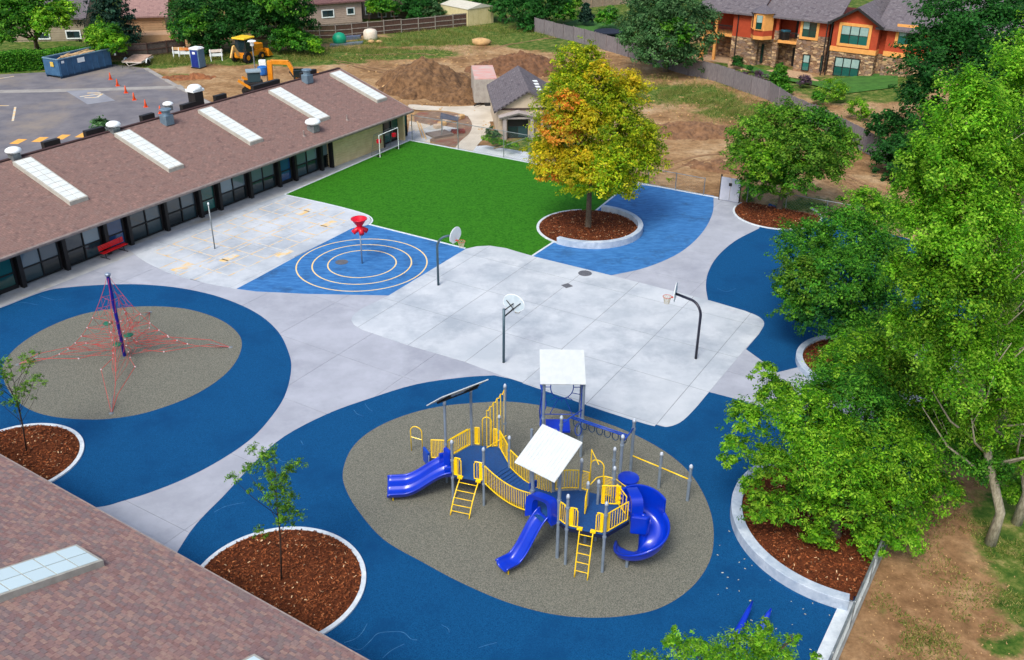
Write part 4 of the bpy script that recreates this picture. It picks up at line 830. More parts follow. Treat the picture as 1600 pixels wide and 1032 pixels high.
# windows measured on the facade
def ow(x0, y0, x1, y1, off, nv, **k):
    sa, za = ov.at(x0, y1, off); sb, zb = ov.at(x1, y0, off); return fwin(ov, orange, sa, sb, za, zb, nv, k.pop('trim', M_or2), k.pop('glass', M_glass_t), off=off, **k)
ow(1253, 36, 1278, 57, .6, 2, tw=.28, split=.5, blind=1); ow(1253, 87, 1266, 109, .6, 1, trim=M_dark, tw=.08, split=.5, blind=2)
ow(1312, 44, 1359, 67, 1.4, 3, tw=.3, split=.5, blind=2); ow(1302, 94, 1344, 117, 1.4, 3, trim=M_dark, tw=.08, split=.5, blind=2)
ow(1402, 45, 1432, 68, .9, 2, tw=.3, blind=1); ow(1187 + 1, 70, 1194, 97, .0, 1, trim=M_dark, tw=.06, split=.5); ow(1281, 88, 1287, 110, .6, 1, trim=M_dark, tw=.06)
# left balcony wing
sL = sx(1098); block(sL, sA0, -2.0, ZB, ZM, 9, M_stone, 'stone_wall'); block(sL, sA0, -2.002, ZM, ZE, 9, M_or, 'stucco_wall'); block(sL, sA0, .6, ZM - .2, ZM + .1, 2.6, M_or2, 'balcony_slab')
block(sL, sL + .4, .6, ZB, ZE, .4, M_or2, 'porch_post'); block(sL + 1.6, sL + 1.9, .5, ZB, ZE, .3, M_or2, 'porch_post'); block(sL, sA0, .602, ZE - .4, ZE, .3, M_or, 'balcony_lintel'); block(sL, sA0, .5, ZM + .95, ZM + 1.05, .08, M_dark, 'balcony_rail')
b = MB()
for k in range(22): b.frame(ov.P(sL + .2 + k * (sA0 - sL - .3) / 22, ZM + .1, .48), ov.u * .04, -ov.n * .04, Vector((0, 0, .85)))
b.build('baluster', M_dark, orange)
# roofs
def oroof(s0, s1, off, sl=.55, d=9.0, ov_=.55, ze=ZE): return roofslab(ov.P(s0, ze - .15, off + ov_), ov.u * (s1 - s0), None, -ov.n * d + Vector((0, 0, d * sl)), 'roof', M_shing_grey, orange)
oroof(sL - .5, sA1 + .1, .8, .5); oroof(sA1 + .1, sB0 - .1, .1, .5, 9); oroof(sB0 - .2, sC0 + .3, .7, .5); oroof(sC1 - .4, sD1 + 12, 1.0, .5, 11)
mid = (sC0 + sC1) / 2; hw = (sC1 - sC0) / 2 + .5; pk = 1.75
b = MB(); b.add([ov.P(sC0, ZE, 1.402), ov.P(sC1, ZE, 1.402), ov.P(mid, ZE + pk * .88, 1.402), ov.P(sC0, ZE, -6), ov.P(sC1, ZE, -6), ov.P(mid, ZE + pk * .88, -6)], [(0, 1, 2), (5, 4, 3), (0, 3, 4, 1)]); b.build('gable', M_or, orange)
for sg in (-1, 1): roofslab(ov.P(mid, ZE + pk + .05, 2.0) if sg < 0 else ov.P(mid, ZE + pk + .05, -9), (-ov.n if sg < 0 else ov.n) * 11, None, ov.u * sg * hw - Vector((0, 0, pk * 1.02)), 'roof', M_shing_grey, orange)
b = MB()
for sg in (-1, 1): b.bar(ov.P(mid, ZE + pk - .12, 2.02), ov.P(mid + sg * hw, ZE - .14, 2.02), .08, .24)
b.build('barge_board', M_dark, orange)
for px in (1150, 1292, 1299):
    s_ = sx(px, .9); b = MB(); b.frame(ov.P(s_, ZB, 1.0 if px < 1200 else 1.55), ov.u * .1, -ov.n * .1, Vector((0, 0, ZE - ZB))); b.build('downpipe', M_dark, orange)
# patio furniture: covered grill on the balcony
b = MB(); gp = ov.P(sB0 + 1.1, ZM + .1, .1); b.box(gp + Vector((0, 0, .45)), (.9, .6, .9), .3); g = b.build('grill', M_dark, bevel=.05); tag(g, 'dark grill with teal cover on the orange house balcony', 'grill')
b = MB(); b.box(gp + Vector((0, 0, 1.0)), (.95, .65, .22), .3); b.build('cover', mat('cover_teal', (40, 96, 116), (34, 84, 104), rough=.7), g, bevel=.06)
patio = [tuple(ov.P(a, 0, o))[:2] for a, o in ((sL - 1, 1), (sA0, 1.2), (sA0 + 1, 3.4), (sB0, 3.6), (sC0, 4), (sC0 + 1, 1), (sC0, -2), (sL, -2))]
sheet('patio_gravel', patio, .06, mat('gravel_tan', (190, 160, 126), (160, 132, 104), rough=1, scale=4, contrast=.3))

# ------------------------------------------------------------------ fences
def picket_fence(name, label, pts, h, mt, post_mt=None, rails=True, step=.155, plen=2.45, front=True, group=None, gaps=.012):
    P = [Vector((p[0], p[1])) for p in pts]; t = thing(name, label, 'fence', (P[0].x, P[0].y, 0), group)
    for i in range(len(P) - 1):
        d = P[i + 1] - P[i]; L = d.length; d.normalize(); n = Vector((d.y, -d.x));
        if n.dot(-P[i]) < 0: n = -n
        k = max(1, round(L / plen)); pl_ = L / k
        for j in range(k):
            a = P[i] + d * j * pl_; b = MB(); m_ = int(pl_ / step); z = ground_z(a.x, a.y)
            for q in range(m_):
                o = a + d * (q * pl_ / m_); hh = h + (random.random() - .5) * .05; b.frame((o.x, o.y, z), (d.x * (pl_ / m_ - gaps), d.y * (pl_ / m_ - gaps), 0), (n.x * .02, n.y * .02, 0), (0, 0, hh))
            b.build('fence_panel', mt, t)
            if rails:
                r = MB()
                for zz in (.35, h * .55, h - .12): r.frame((a.x + n.x * .022, a.y + n.y * .022, z + zz), (d.x * pl_, d.y * pl_, 0), (n.x * .05, n.y * .05, 0), (0, 0, .09))
                r.build('rail', post_mt or mt, t)
            r = MB(); r.frame((a.x + n.x * .02 - d.x * .05, a.y + n.y * .02 - d.y * .05, z), (d.x * .1, d.y * .1, 0), (n.x * .1, n.y * .1, 0), (0, 0, h + .06)); r.build('post', post_mt or mt, t)
    return t
M_postl = mat('fence_post_pale', (156, 150, 140), (130, 124, 116), rough=.9)
picket_fence('wood_fence', 'dark brown board fence with pale posts behind the dirt site', [G2(*p) for p in [(395, 62), (450, 62), (525, 60), (600, 54), (680, 46), (735, 41)]], 1.75, M_woodb, M_postl)
picket_fence('wood_fence', 'dark board fence behind the flat trailer', [G2(*p) for p in [(165, 94), (232, 92), (292, 84)]], 1.8, mat('fence_wood_dark', (90, 82, 78), (70, 62, 60), rough=.95, scale=3), M_woodb)
grey_pts = [G2(*p) for p in [(836, 50), (880, 62), (930, 76), (1000, 97), (1075, 118), (1120, 129), (1200, 156), (1232, 178), (1290, 206), (1345, 236), (1392, 262), (1430, 285)]]
picket_fence('wood_fence', 'long weathered grey board fence running from the big tree down past the orange house', grey_pts, 1.85, M_wood, M_wood, rails=False)
picket_fence('wood_fence', 'short grey fence at the top edge behind the back lawn', [G2(*p) for p in [(905, 14), (960, 8), (1010, 4)]], 1.7, mat('fence_tan', (160, 144, 124), (140, 124, 106), rough=.9), None, rails=False)

def chain_fence(label, pts, h, post_step=2.6, name='chain_link_fence', wire=.007, pitch=.16, mid=False, group=None, rail=.028):
    P = [Vector((p[0], p[1])) for p in pts]; t = thing(name, label, 'fence', (P[0].x, P[0].y, 0), group)
    for i in range(len(P) - 1):
        d = P[i + 1] - P[i]; L = d.length; d.normalize(); k = max(1, round(L / post_step)); pl_ = L / k
        for j in range(k + (i == len(P) - 2)):
            a = P[i] + d * j * pl_; b = MB(); b.lathe([(.035, 0), (.035, h), (.045, h), (.04, h + .05), (.01, h + .07)], (a.x, a.y, 0), 8); b.build('post', M_galv, t)
        r = MB(); a, e = P[i], P[i + 1]; r.tube([(a.x, a.y, h), (e.x, e.y, h)], rail, 8)
        if mid: r.tube([(a.x, a.y, h * .5), (e.x, e.y, h * .5)], .02, 6)
        r.tube([(a.x, a.y, .12), (e.x, e.y, .12)], .012, 4); r.build('rail', M_galv, t)
        w = MB(); n = Vector((-d.y, d.x)) * wire / 2
        def seg(s0, z0, s1, z1):
            p, q = a + d * s0, a + d * s1; dd = Vector((0, 0, wire * .7)); A1 = Vector((p.x, p.y, z0)); B1 = Vector((q.x, q.y, z1)); w.add([A1 - dd, B1 - dd, B1 + dd, A1 + dd], [(0, 1, 2, 3)]); N3 = Vector((n.x, n.y, 0)); w.add([A1 - N3, B1 - N3, B1 + N3, A1 + N3], [(0, 1, 2, 3)])
        s_ = -h
        while s_ < L:
            s0, s1 = max(s_, 0), min(s_ + h, L)
            if s1 > s0: seg(s0, s0 - s_, s1, s1 - s_); seg(s0, h - (s0 - s_), s1, h - (s1 - s_))
            s_ += pitch
        tag(w.build('chain_mesh', M_galv, t), kind='stuff')
    return t
chain_fence('tall chain link fence along the back of the green turf', [TOPF(.01), TOPF(.17), TOPF(.32), TOPF(.40)], 2.3, 3.4, pitch=.22, group=None)
chain_fence('chain link fence with top rail behind the light blue painted area', [TOPF(.47), TOPF(.6), TOPF(.75), TOPF(.90)], 1.35, 2.1, pitch=.2)
chain_fence('galvanised chain link fence leaning over the bare soil beside the curved planter wall', [fence_pt(-3.6), fence_pt(0), fence_pt(4), fence_pt(8.6)], 1.25, 2.6, pitch=.09, mid=False, rail=.042)
chain_fence('low chain link fence beyond the mulch bed and small tree', [TOPF(1.01), TOPF(1.2), TOPF(1.45)], 1.3, 2.6, pitch=.22)
# gates of the tall fence
gt = thing('chain_link_gate', 'open chain link gate frame with diagonal brace beside the storage house', 'gate', (*TOPF(.41), 0)); q0, q1 = Vector(TOPF(.405)), Vector(TOPF(.405)) + Vector((1.2, .5)); 
b = MB(); b.tube([(q0.x, q0.y, .1), (q0.x, q0.y, 2.2), (q1.x, q1.y, 2.2), (q1.x, q1.y, .1)], .035, 6, closed=True); b.tube([(q0.x, q0.y, .15), (q1.x, q1.y, 2.15)], .02, 6); b.build('gate_frame', M_galv, gt)
q2 = Vector(TOPF(.33)); b = MB(); b.tube([(q2.x, q2.y, 1.2), (q0.x, q0.y, 2.25)], .03, 6); b.build('brace', M_galv, gt)
b = MB(); dd = (q1 - q0)
for k in range(14):
    a = q0 + dd * k / 14; b.bar((a.x, a.y, .1), (a.x + dd.x / 14, a.y + dd.y / 14, 2.2), .008, .008)
    b.bar((q0.x, q0.y, .15 + k * .15), (q1.x, q1.y, .15 + k * .15), .008, .008)
tag(b.build('chain_mesh', M_galv, gt), kind='stuff')
# white double doors at the end of the top fence
d0, d1 = Vector(G2(1123.5, 313)), Vector(G2(1154, 318.5)); dv = (d1 - d0); dl = dv.length; dv.normalize(); dn_ = Vector((dv.y, -dv.x))
if dn_.dot(-d0) < 0: dn_ = -dn_
gd = thing('metal_gate', 'white double leaf metal gate beside the mulch bed', 'gate', (d0.x, d0.y, 0)); M_gate = mat('gate_white', (196, 200, 212), (180, 186, 200), rough=.5, scale=2)
for k in range(2):
    a = d0 + dv * (k * dl / 2 + .02); b = MB(); b.frame((a.x, a.y, .08), (dv.x * (dl / 2 - .04), dv.y * (dl / 2 - .04), 0), (dn_.x * .05, dn_.y * .05, 0), (0, 0, 1.75)); lf = b.build('gate_leaf', M_gate, gd)
    for q in range(4):
        o = a + dv * (.06 + q * (dl / 2 - .1) / 4) + dn_ * .05; b = MB(); b.frame((o.x, o.y, .12), (dv.x * .24 * dl / 2, dv.y * .24 * dl / 2, 0), (dn_.x * .012, dn_.y * .012, 0), (0, 0, 1.67)); b.build('board', M_gate, lf)
m_ = d0 + dv * dl / 2 + dn_ * .08; b = MB(); b.box((m_.x, m_.y, 1.35), (.22, .06, .22), math.atan2(dv.y, dv.x)); b.build('lock', M_dark, gd)
b = MB()
for q in (d0, d1): b.frame((q.x - .05, q.y - .05, 0), (.1, 0, 0), (0, .1, 0), (0, 0, 2.0))
b.build('gate_post', M_dark, gd)
# ------------------------------------------------------------------ the big play structure
PZ = .05
play = thing('playground_structure', 'large grey posted play structure with yellow railings, blue slides and white square roofs', 'playground structure', (1.0, 30.0, PZ))
pgrp = []
def post(x, y, h, r=.055, collars=(), cap=True, parent=play):
    b = MB(); pr = [(r, PZ - .02), (r, h - .06), (r * .98, h - .06)]; b.lathe([(r, PZ - .02), (r, h)], (x, y, 0), 12); o = b.build('post', M_metal, parent, smooth=True, auto=True)
    if cap: c = MB(); c.lathe([(r + .012, h - .12), (r + .012, h - .02), (r * .8, h + .04), (r * .4, h + .065), (.005, h + .07)], (x, y, 0), 12); c.build('post_cap', M_capw, o, smooth=True)
    for z in collars: c = MB(); c.lathe([(r, z - .05), (r + .02, z - .045), (r + .02, z + .045), (r, z + .05)], (x, y, 0), 12); c.build('collar', M_metal, o)
    return o
M_capw = mat('post_cap', (188, 200, 214), (170, 184, 200), rough=.4)
ZA, ZD = 1.2, 1.8
P1, P2, A6, A5, A4, A3 = (-2.33, 30.85), (-1.07, 30.45), (-.07, 31.55), (-.5, 32.85), (-1.66, 33.0), (-2.66, 31.95)
P3, P4, P5, P6, Q_ = (.80, 27.95), (1.75, 27.38), (2.04, 27.02), (3.37, 26.62), (4.32, 27.42)
R1, R2 = (3.85, 28.72), (2.66, 29.2); M3 = (1.62, 29.1)
def deck(poly, z, name='deck'):
    b = MB(); b.prism(poly, z - .05, z); o = b.build(name, M_deck, play, bevel=.01)
    b = MB()
    n = len(poly)
    for i in range(n): p, q = poly[i], poly[(i + 1) % n]; b.bar((p[0], p[1], z - .12), (q[0], q[1], z - .12), .04, .13)
    b.build('deck_skirt', M_dkblue, o)
M_dkblue = mat('deck_edge', (10, 24, 60), (8, 18, 48), rough=.6)
deck([P1, P2, A6, A5, A4, A3], ZA); deck([P3, P4, P5, P6, Q_, R1, R2, M3], ZD)
for p, h in ((P1, 2.85), (P2, 2.8), (A6, 2.6), (A5, 2.75), (A3, 4.0), (A4, 3.95)): post(*p, h, collars=(ZA - .1, ZA + .75))
post(-.27, 33.15, 4.05, collars=(2.2,))
post(*P3, 4.3, .065, (ZD - .1, ZD + .9)); post(*P4, 4.25, .065, (ZD - .1, ZD + .9)); post(M3[0], M3[1], 4.6, .065, cap=False); post(.75, 28.9, 4.75, .05, cap=False)
for p, h in ((P5, 3.2), (P6, 3.2), (R1, 3.2), (R2, 3.2), ((3.97, 29.95), 3.2), ((2.85, 28.25), 2.85), ((3.25, 28.35), 2.85)): post(*p, h, collars=(ZD - .12, ZD + .85))
# barrier panels: a bent top rail, bottom rail, pickets
def barrier(p, q, z0, h=.9, z1=None, n=None, arch=0.0, sag=0.0, gapends=.09, plate=None, round_top=False, part='barrier', horiz=False):
    p, q = Vector((p[0], p[1], 0)), Vector((q[0], q[1], 0)); d = q - p; L = d.length; d.normalize(); z1 = z0 if z1 is None else z1
    def at(s, zz): t = s / L; return p + d * s + Vector((0, 0, z0 + (z1 - z0) * t + zz + (arch - sag) * 4 * t * (1 - t)))
    b = MB(); s0, s1 = gapends, L - gapends; K = 10; rr = .024
    top = [at(s0 + (s1 - s0) * k / K, h + (0.0)) for k in range(K + 1)]; bot = [at(s0 + (s1 - s0) * k / K, .08) for k in range(K + 1)]
    if round_top: top[0] = top[0] - Vector((0, 0, .12)); top[-1] = top[-1] - Vector((0, 0, .12)); top.insert(1, at(s0 + .06, h - .02)); top.insert(-1, at(s1 - .06, h - .02))
    b.tube(top + bot[::-1], rr, 6, closed=True)
    if horiz:
        for k in range(1, 12): b.tube([at(s0, .08 + (h - .1) * k / 12), at(s1, .08 + (h - .1) * k / 12)], .009, 5)
    else:
        n = n or max(2, int((s1 - s0) / .1))
        for k in range(1, n): s_ = s0 + (s1 - s0) * k / n; b.tube([at(s_, .08), at(s_, h)], .013, 5)
    o = b.build(part, M_yel, play)
    if plate:
        for s_ in plate: b = MB(); a = at(s_, .1); b.frame(a - Vector((0, 0, 0)), d * .13, Vector((-d.y, d.x, 0)) * .03, Vector((0, 0, h - .12))); b.build('plate', M_yel, o)
    return o
def lerp2(p, q, t): return (p[0] + (q[0] - p[0]) * t, p[1] + (q[1] - p[1]) * t)
# deck A
barrier(P1, lerp2(P1, P2, .34), ZA, .9, gapends=.08, n=3, plate=(.09,), round_top=True); barrier(lerp2(P1, P2, .66), P2, ZA, .9, gapends=.05, n=3, plate=(.25,), round_top=True)
barrier(A3, A4, ZA, .85); barrier(A5, A6, ZA, .9, n=8, plate=(.12, 1.0)); barrier(lerp2(A4, A5, .05), lerp2(A4, A5, .36), ZA, .9, n=3, plate=(.1,)); barrier(lerp2(A4, A5, .72), A5, ZA, .9, n=3, plate=(.18,))
# arch hoop between the two halves
def arch(p, q, z0, z1, peak=0.0, name='arch', r=.022, par=play):
    p, q = Vector((p[0], p[1], 0)), Vector((q[0], q[1], 0)); c = (p + q) / 2; R_ = (q - p).length / 2; d = (q - p).normalized(); pts = [p + Vector((0, 0, z0))]
    for k in range(11): a = math.pi * (1 - k / 10); pts.append(c + d * R_ * math.cos(a) + Vector((0, 0, z1 - R_ + R_ * math.sin(a))))
    pts.append(q + Vector((0, 0, z0))); b = MB(); b.tube(pts, r, 7)
    return b.build(name, M_yel, par, smooth=True)
arch(lerp2(A4, A5, .4), lerp2(A4, A5, .72), ZA, ZA + 1.45)
arch((-4.35, 34.2), (-3.85, 34.05), PZ, 1.35, name='grab_hoop'); b = MB(); b.tube([(-4.35, 34.2, .78), (-3.85, 34.05, .72)], .02, 6); b.build('hoop_bar', M_yel, play)
# tall fan-shaped climbing screen leaning back to the high post
b = MB(); s0_, s1_ = Vector((-1.02, 33.05, 0)), Vector((-.3, 33.12, 0))
tp = []
for k in range(6):
    t = k / 5; p = s0_.lerp(s1_, t); zt = 2.9 + .95 * t; b.tube([p + Vector((0, 0, ZA - .1)), p + Vector((0, 0, zt))], .018, 6); tp += [p + Vector((0, 0, zt)), p + Vector((.07, .01, zt - .03))]
b.tube(tp, .02, 6); b.tube([s0_ + Vector((0, 0, ZA - .1)), s1_ + Vector((0, 0, ZA - .1))], .02, 6); b.tube([s0_ + Vector((0, -.25, ZA + .0)), s1_ + Vector((.1, -.5, ZA + .75))], .018, 6); b.build('climbing_screen', M_yel, play)
# transfer platform and low barrier at the left
b = MB(); b.prism([(-3.3, 32.1), (-2.66, 31.9), (-2.1, 33.0), (-2.8, 33.4)], .55, .6); b.build('transfer_deck', M_deck, play)
barrier((-3.35, 32.05), (-2.5, 32.0), ZA - .05, .95, n=11); post(-3.38, 32.05, 1.3, .03, cap=False)
barrier((-2.66, 32.0), (-1.75, 33.0), ZA + .0, .85, n=1)
b = MB(); b.box((-3.6, 33.2, .45), (.12, .55, .7), .5); b.build('step_panel', M_bluet, play, bevel=.03)
# suspension bridge down to the tall deck
b0L, b0R, b1L, b1R = Vector((*P2, 0)), Vector((*A6, 0)), Vector((*P3, 0)), Vector((*M3, 0))
for i in range(15):
    t0, t1 = i / 15 + .006, (i + 1) / 15 - .006; tm = (t0 + t1) / 2; z = ZA + (ZD - .42 - ZA) * 0 + (ZD - ZA) * tm - .22 * 4 * tm * (1 - tm)
    a, c, d, e = b0L.lerp(b1L, t0), b0R.lerp(b1R, t0), b0R.lerp(b1R, t1), b0L.lerp(b1L, t1); ins = lambda p, q: p.lerp(q, .06)
    b = MB(); vs = [ins(a, c), ins(c, a), ins(d, e), ins(e, d)]; b.prism([(v.x, v.y) for v in vs], z - .04, z); b.build('bridge_plank', M_deck, play)
barrier(P2, P3, ZA - .08, .92, ZD - .15, sag=.26, n=27, part='bridge_railing'); barrier(A6, M3, ZA - .08, .92, ZD - .15, sag=.26, n=25, part='bridge_railing')
# deck B and its barriers
barrier(P4, P5, ZD, .9, n=3, round_top=True, gapends=.07)
barrier(P5, lerp2(P5, P6, .34), ZD, .9, n=3, plate=(.1,), round_top=True); barrier(lerp2(P5, P6, .7), P6, ZD, .9, n=3, plate=(.22,), round_top=True)
barrier(P6, Q_, ZD, .88, n=8, plate=(.12,)); barrier(M3, R2, ZD, .9, arch=.05); barrier(R2, lerp2(R2, R1, .28), ZD, .9, horiz=True, gapends=.04); barrier(lerp2(R2, R1, .68), R1, ZD, .9, horiz=True, gapends=.04)
barrier((2.85, 28.25), (2.72, 27.65), ZD, .8, n=5, round_top=True, gapends=.02); barrier((3.3, 28.3), (4.15, 28.25), ZD, .9, n=8, plate=(.08, .62)); barrier(R1, Q_, ZD, .85, n=3, gapends=.3)
a_p, a_q = lerp2(R2, R1, .28), lerp2(R2, R1, .68); arch(a_p, a_q, ZD, ZD + 1.55)
b = MB(); e = Vector((*a_p, 0)); f = Vector((*a_q, 0)); b.tube([e + Vector((0, 0, ZD)), e + Vector((0, 0, ZD + 1.95)), e.lerp(f, .55) + Vector((0, -.2, ZD + 1.5))], .02, 6); b.build('arch_stay', M_yel, play)
b = MB(); b.tube([(2.75, 28.2, ZD + .75), (3.2, 28.7, ZD + .95), (3.45, 28.8, ZD + .95)], .02, 6); b.tube([(3.9, 29.2, ZD + .6), (4.5, 28.9, ZD + .25), (4.55, 28.6, ZD - .5)], .018, 6); b.build('hand_rail', M_yel, play)
# tic-tac-toe style spinning pieces on the panel near the spiral
for k in range(3):
    for q in range(2):
        b = MB(); c = (4.02 + q * .12, 28.1 - q * .02, ZD + .25 + k * .22); b.lathe([(.045, -.07), (.06, 0), (.045, .07)], c, 8); b.build('spinner_bead', M_yel, play)
# ladders
def ladder(f0, f1, t0, t1, zt, n, bow=.0, r=.024):
    f0, f1, t0, t1 = Vector((*f0, PZ)), Vector((*f1, PZ)), Vector((*t0, zt)), Vector((*t1, zt)); o_ = ((t0 + t1) - (f0 + f1)) / 2; o_.z = 0; o_.normalize()
    def rail(a, c): return [a.lerp(c, k / 8) + (-o_) * bow * 4 * (k / 8) * (1 - k / 8) * (1 if k < 8 else 1) for k in range(9)]
    A_, B__ = rail(f0, t0), rail(f1, t1); 
    def pt(L_, t): k = min(int(t * 8), 7); return L_[k].lerp(L_[k + 1], t * 8 - k)
    b = MB(); b.tube(A_, r, 8); b.tube(B__, r, 8); o = b.build('ladder', M_yel, play, smooth=True)
    for i in range(n): t = (i + .8) / (n + .35); b = MB(); b.tube([pt(A_, t), pt(B__, t)], .017, 7); b.build('rung', M_yel, o, smooth=True)
    b = MB(); ang = math.atan2((t1 - t0).y, (t1 - t0).x)
    for q in (t0, t1): b.box(q + Vector((0, 0, .02)), (.2, .14, .07), ang)
    b.build('bracket', M_yel, o)
ladder((-2.38, 29.8), (-1.63, 29.57), (-2.02, 30.72), (-1.28, 30.48), ZA, 5, .14); ladder((2.34, 26.33), (2.8, 26.17), (2.5, 26.9), (2.97, 26.75), ZD, 5, .04)
# slides
def slide(A, B_, zt, zb, w, lanes, wave=.05, name='slide', rim=.16, exit_l=.28):
    A, B_ = Vector((*A, 0)), Vector((*B_, 0)); d = B_ - A; L = d.length; d.normalize(); n = Vector((-d.y, d.x, 0)); K = 30
    prof = []; lane = w / lanes
    for l in range(lanes):
        x0 = -w / 2 + l * lane
        if l == 0: prof += [(x0 - .05, rim - .05), (x0 - .045, rim), (x0 + .01, rim + .01), (x0 + .03, rim - .03)]
        prof += [(x0 + .07, .03), (x0 + lane * .3, 0), (x0 + lane * .7, 0), (x0 + lane - .07, .03)]
        prof += [(x0 + lane - .03, (rim - .03) if l == lanes - 1 else rim * .55), (x0 + lane - .01, (rim + .01) if l == lanes - 1 else rim * .65)]
        if l == lanes - 1: prof += [(x0 + lane + .045, rim), (x0 + lane + .05, rim - .05)]
        else: prof += [(x0 + lane + .03, rim * .55)]
    vs = []; m_ = len(prof)
    for i in range(K + 1):
        t = i / K; s = t * L
        e = min(max((t - .06) / (.94 - exit_l), 0), 1); z = zt + (zb - zt) * (e * e * (3 - 2 * e) * .45 + e * .55) + wave * math.sin(e * math.pi * 2.0) * (1 if 0 < e < 1 else 0)
        ws = 1.0 + .06 * (t > .97)
        for x, h in prof: vs.append(A + d * s + n * x * ws + Vector((0, 0, z + h * (1 if t < .97 else .8))))
    b = MB(); b.add(vs, [(i * m_ + k, i * m_ + k + 1, (i + 1) * m_ + k + 1, (i + 1) * m_ + k) for i in range(K) for k in range(m_ - 1)])
    o = b.build(name, M_blue, play, smooth=True); sm = o.modifiers.new('t', 'SOLIDIFY'); sm.thickness = .045; sm.offset = 1
    return o, d, n
s1o, d1_, n1_ = slide((-2.42, 31.4), (-5.02, 31.12), ZA, .3, 1.25, 2, .02, rim=.22)
for y_ in (-.45, .45): p = Vector((-4.8, 31.15, 0)) + n1_ * y_; b = MB(); b.tube([(p.x, p.y, PZ), (p.x, p.y, .3)], .025, 8); b.build('slide_foot', M_yel, s1o)
mid2 = lerp2(P3, P4, .5); s2o, d2_, n2_ = slide(mid2, (-.33, 26.48), ZD, .3, .6, 1, .03, rim=.2)
for y_ in (-.2, .2): p = Vector((-.18, 26.62, 0)) + n2_ * y_; b = MB(); b.tube([(p.x, p.y, PZ), (p.x, p.y, .3)], .025, 8); b.build('slide_foot', M_yel, s2o)
def hood(p, q, z0, h, out, name='slide_hood', th=.1, wide=.16, outd=.28):
    """moulded entrance: an arch band with side cheeks"""
    p, q = Vector((*p, 0)), Vector((*q, 0)); d = (q - p); L = d.length; d.normalize(); n = Vector((out[0], out[1], 0)).normalized(); pts_o, pts_i = [], []
    K = 14
    for k in range(K + 1):
        a = math.pi * k / K; co, si = math.cos(a), math.sin(a); sq = lambda v: math.copysign(abs(v) ** .45, v)
        pts_o.append((L / 2 - L / 2 * sq(co), z0 - .12 + (h + .12) * abs(si) ** .45)); pts_i.append((L / 2 - (L / 2 - wide) * sq(co), z0 + (h - wide * .9) * abs(si) ** .5))
    vs = []; 
    for off in (0, outd):
        for P_ in (pts_o, pts_i):
            for s_, z in P_: vs.append(p + d * s_ + n * off * (1 if P_ is pts_o else .8) + Vector((0, 0, z)))
    m_ = K + 1; fs = []
    for k in range(K):
        fs += [(k, k + 1, m_ + k + 1, m_ + k), (2 * m_ + k + 1, 2 * m_ + k, 3 * m_ + k, 3 * m_ + k + 1), (k + 1, k, 2 * m_ + k, 2 * m_ + k + 1), (m_ + k, m_ + k + 1, 3 * m_ + k + 1, 3 * m_ + k)]
    b = MB(); b.add(vs, fs); return b.build(name, M_blue, play, smooth=True, auto=True)
hood(P3, P4, ZD, .98, (d2_.x, d2_.y), wide=.22, outd=.34)
b = MB(); mm = Vector((*mid2, 0)); b.frame(mm + n2_ * .26 + d2_ * .02 + Vector((0, 0, ZD - .04)), -n2_ * .52, d2_ * .3, Vector((0, 0, .03))); b.build('slide_sill', M_deck, s2o)
# fin between the double slide and the deck
b = MB(); f0 = Vector((-2.5, 31.35, 0)); b.prism([(-2.75, 31.55), (-2.45, 31.2), (-2.38, 31.35), (-2.62, 31.7)], ZA + .05, ZA + .85); b.build('slide_hood', M_blue, play, bevel=.05)
for q in (P1, A3): b = MB(); v0 = Vector((*q, 0)); m2 = Vector((-2.5, 31.4, 0)); w0 = (m2 - v0).normalized(); b.frame(v0 + w0 * .04 + Vector((0, 0, ZA - .1)), w0 * .1, Vector((-.3, -.05, 0)), Vector((0, 0, .5))); b.build('slide_cheek', M_blue, play, bevel=.03)
# spiral slide
cx_, cy_ = 4.84, 27.42; prof = [(.10, .30), (.13, .06), (.25, -.02), (.5, -.05), (.76, .0), (.87, .12), (.92, .3), (.94, .52), (.98, .53), (.985, .44)]
K = 60; vs = []; m_ = len(prof); st_a, tot = 128, -335
for i in range(K + 1):
    t = i / K; a = math.radians(st_a + tot * t); e = min(t / .88, 1); z = ZD - .02 + (.24 - ZD) * e
    for r, h in prof: hh = h * (1 if t < .62 or h < .1 else max(.45, 1 - (t - .62) * 1.9)); vs.append((cx_ + r * math.cos(a), cy_ + r * math.sin(a), z + hh))
b = MB(); b.add(vs, [(i * m_ + k + 1, i * m_ + k, (i + 1) * m_ + k, (i + 1) * m_ + k + 1) for i in range(K) for k in range(m_ - 1)])
sp_ = b.build('spiral_slide', M_blue, play, smooth=True); sm = sp_.modifiers.new('t', 'SOLIDIFY'); sm.thickness = .05; sm.offset = 0
b = MB(); b.lathe([(.1, PZ), (.1, ZD + .3)], (cx_, cy_, 0), 16); b.build('centre_pole', M_blue, sp_, smooth=True)
b = MB(); K2 = 16; vs = []
for i in range(K2 + 1):
    a = math.radians(140 - 112 * i / K2)
    for r in (.9, .98):
        for z in (ZD - .45, ZD + .95 - .35 * (i / K2) ** 2): vs.append((cx_ + r * math.cos(a), cy_ + r * math.sin(a), z))
b.add(vs, [f for i in range(K2) for f in ((i * 4, i * 4 + 1, i * 4 + 5, i * 4 + 4), (i * 4 + 3, i * 4 + 2, i * 4 + 6, i * 4 + 7), (i * 4 + 1, i * 4 + 3, i * 4 + 7, i * 4 + 5))] + [(0, 2, 3, 1), (K2 * 4, K2 * 4 + 1, K2 * 4 + 3, K2 * 4 + 2)])
b.build('spiral_hood', M_blue, sp_, smooth=True, auto=True)
hood((4.18, 28.35), (4.4, 27.35), ZD, .95, (1, .1), outd=.42, wide=.13)
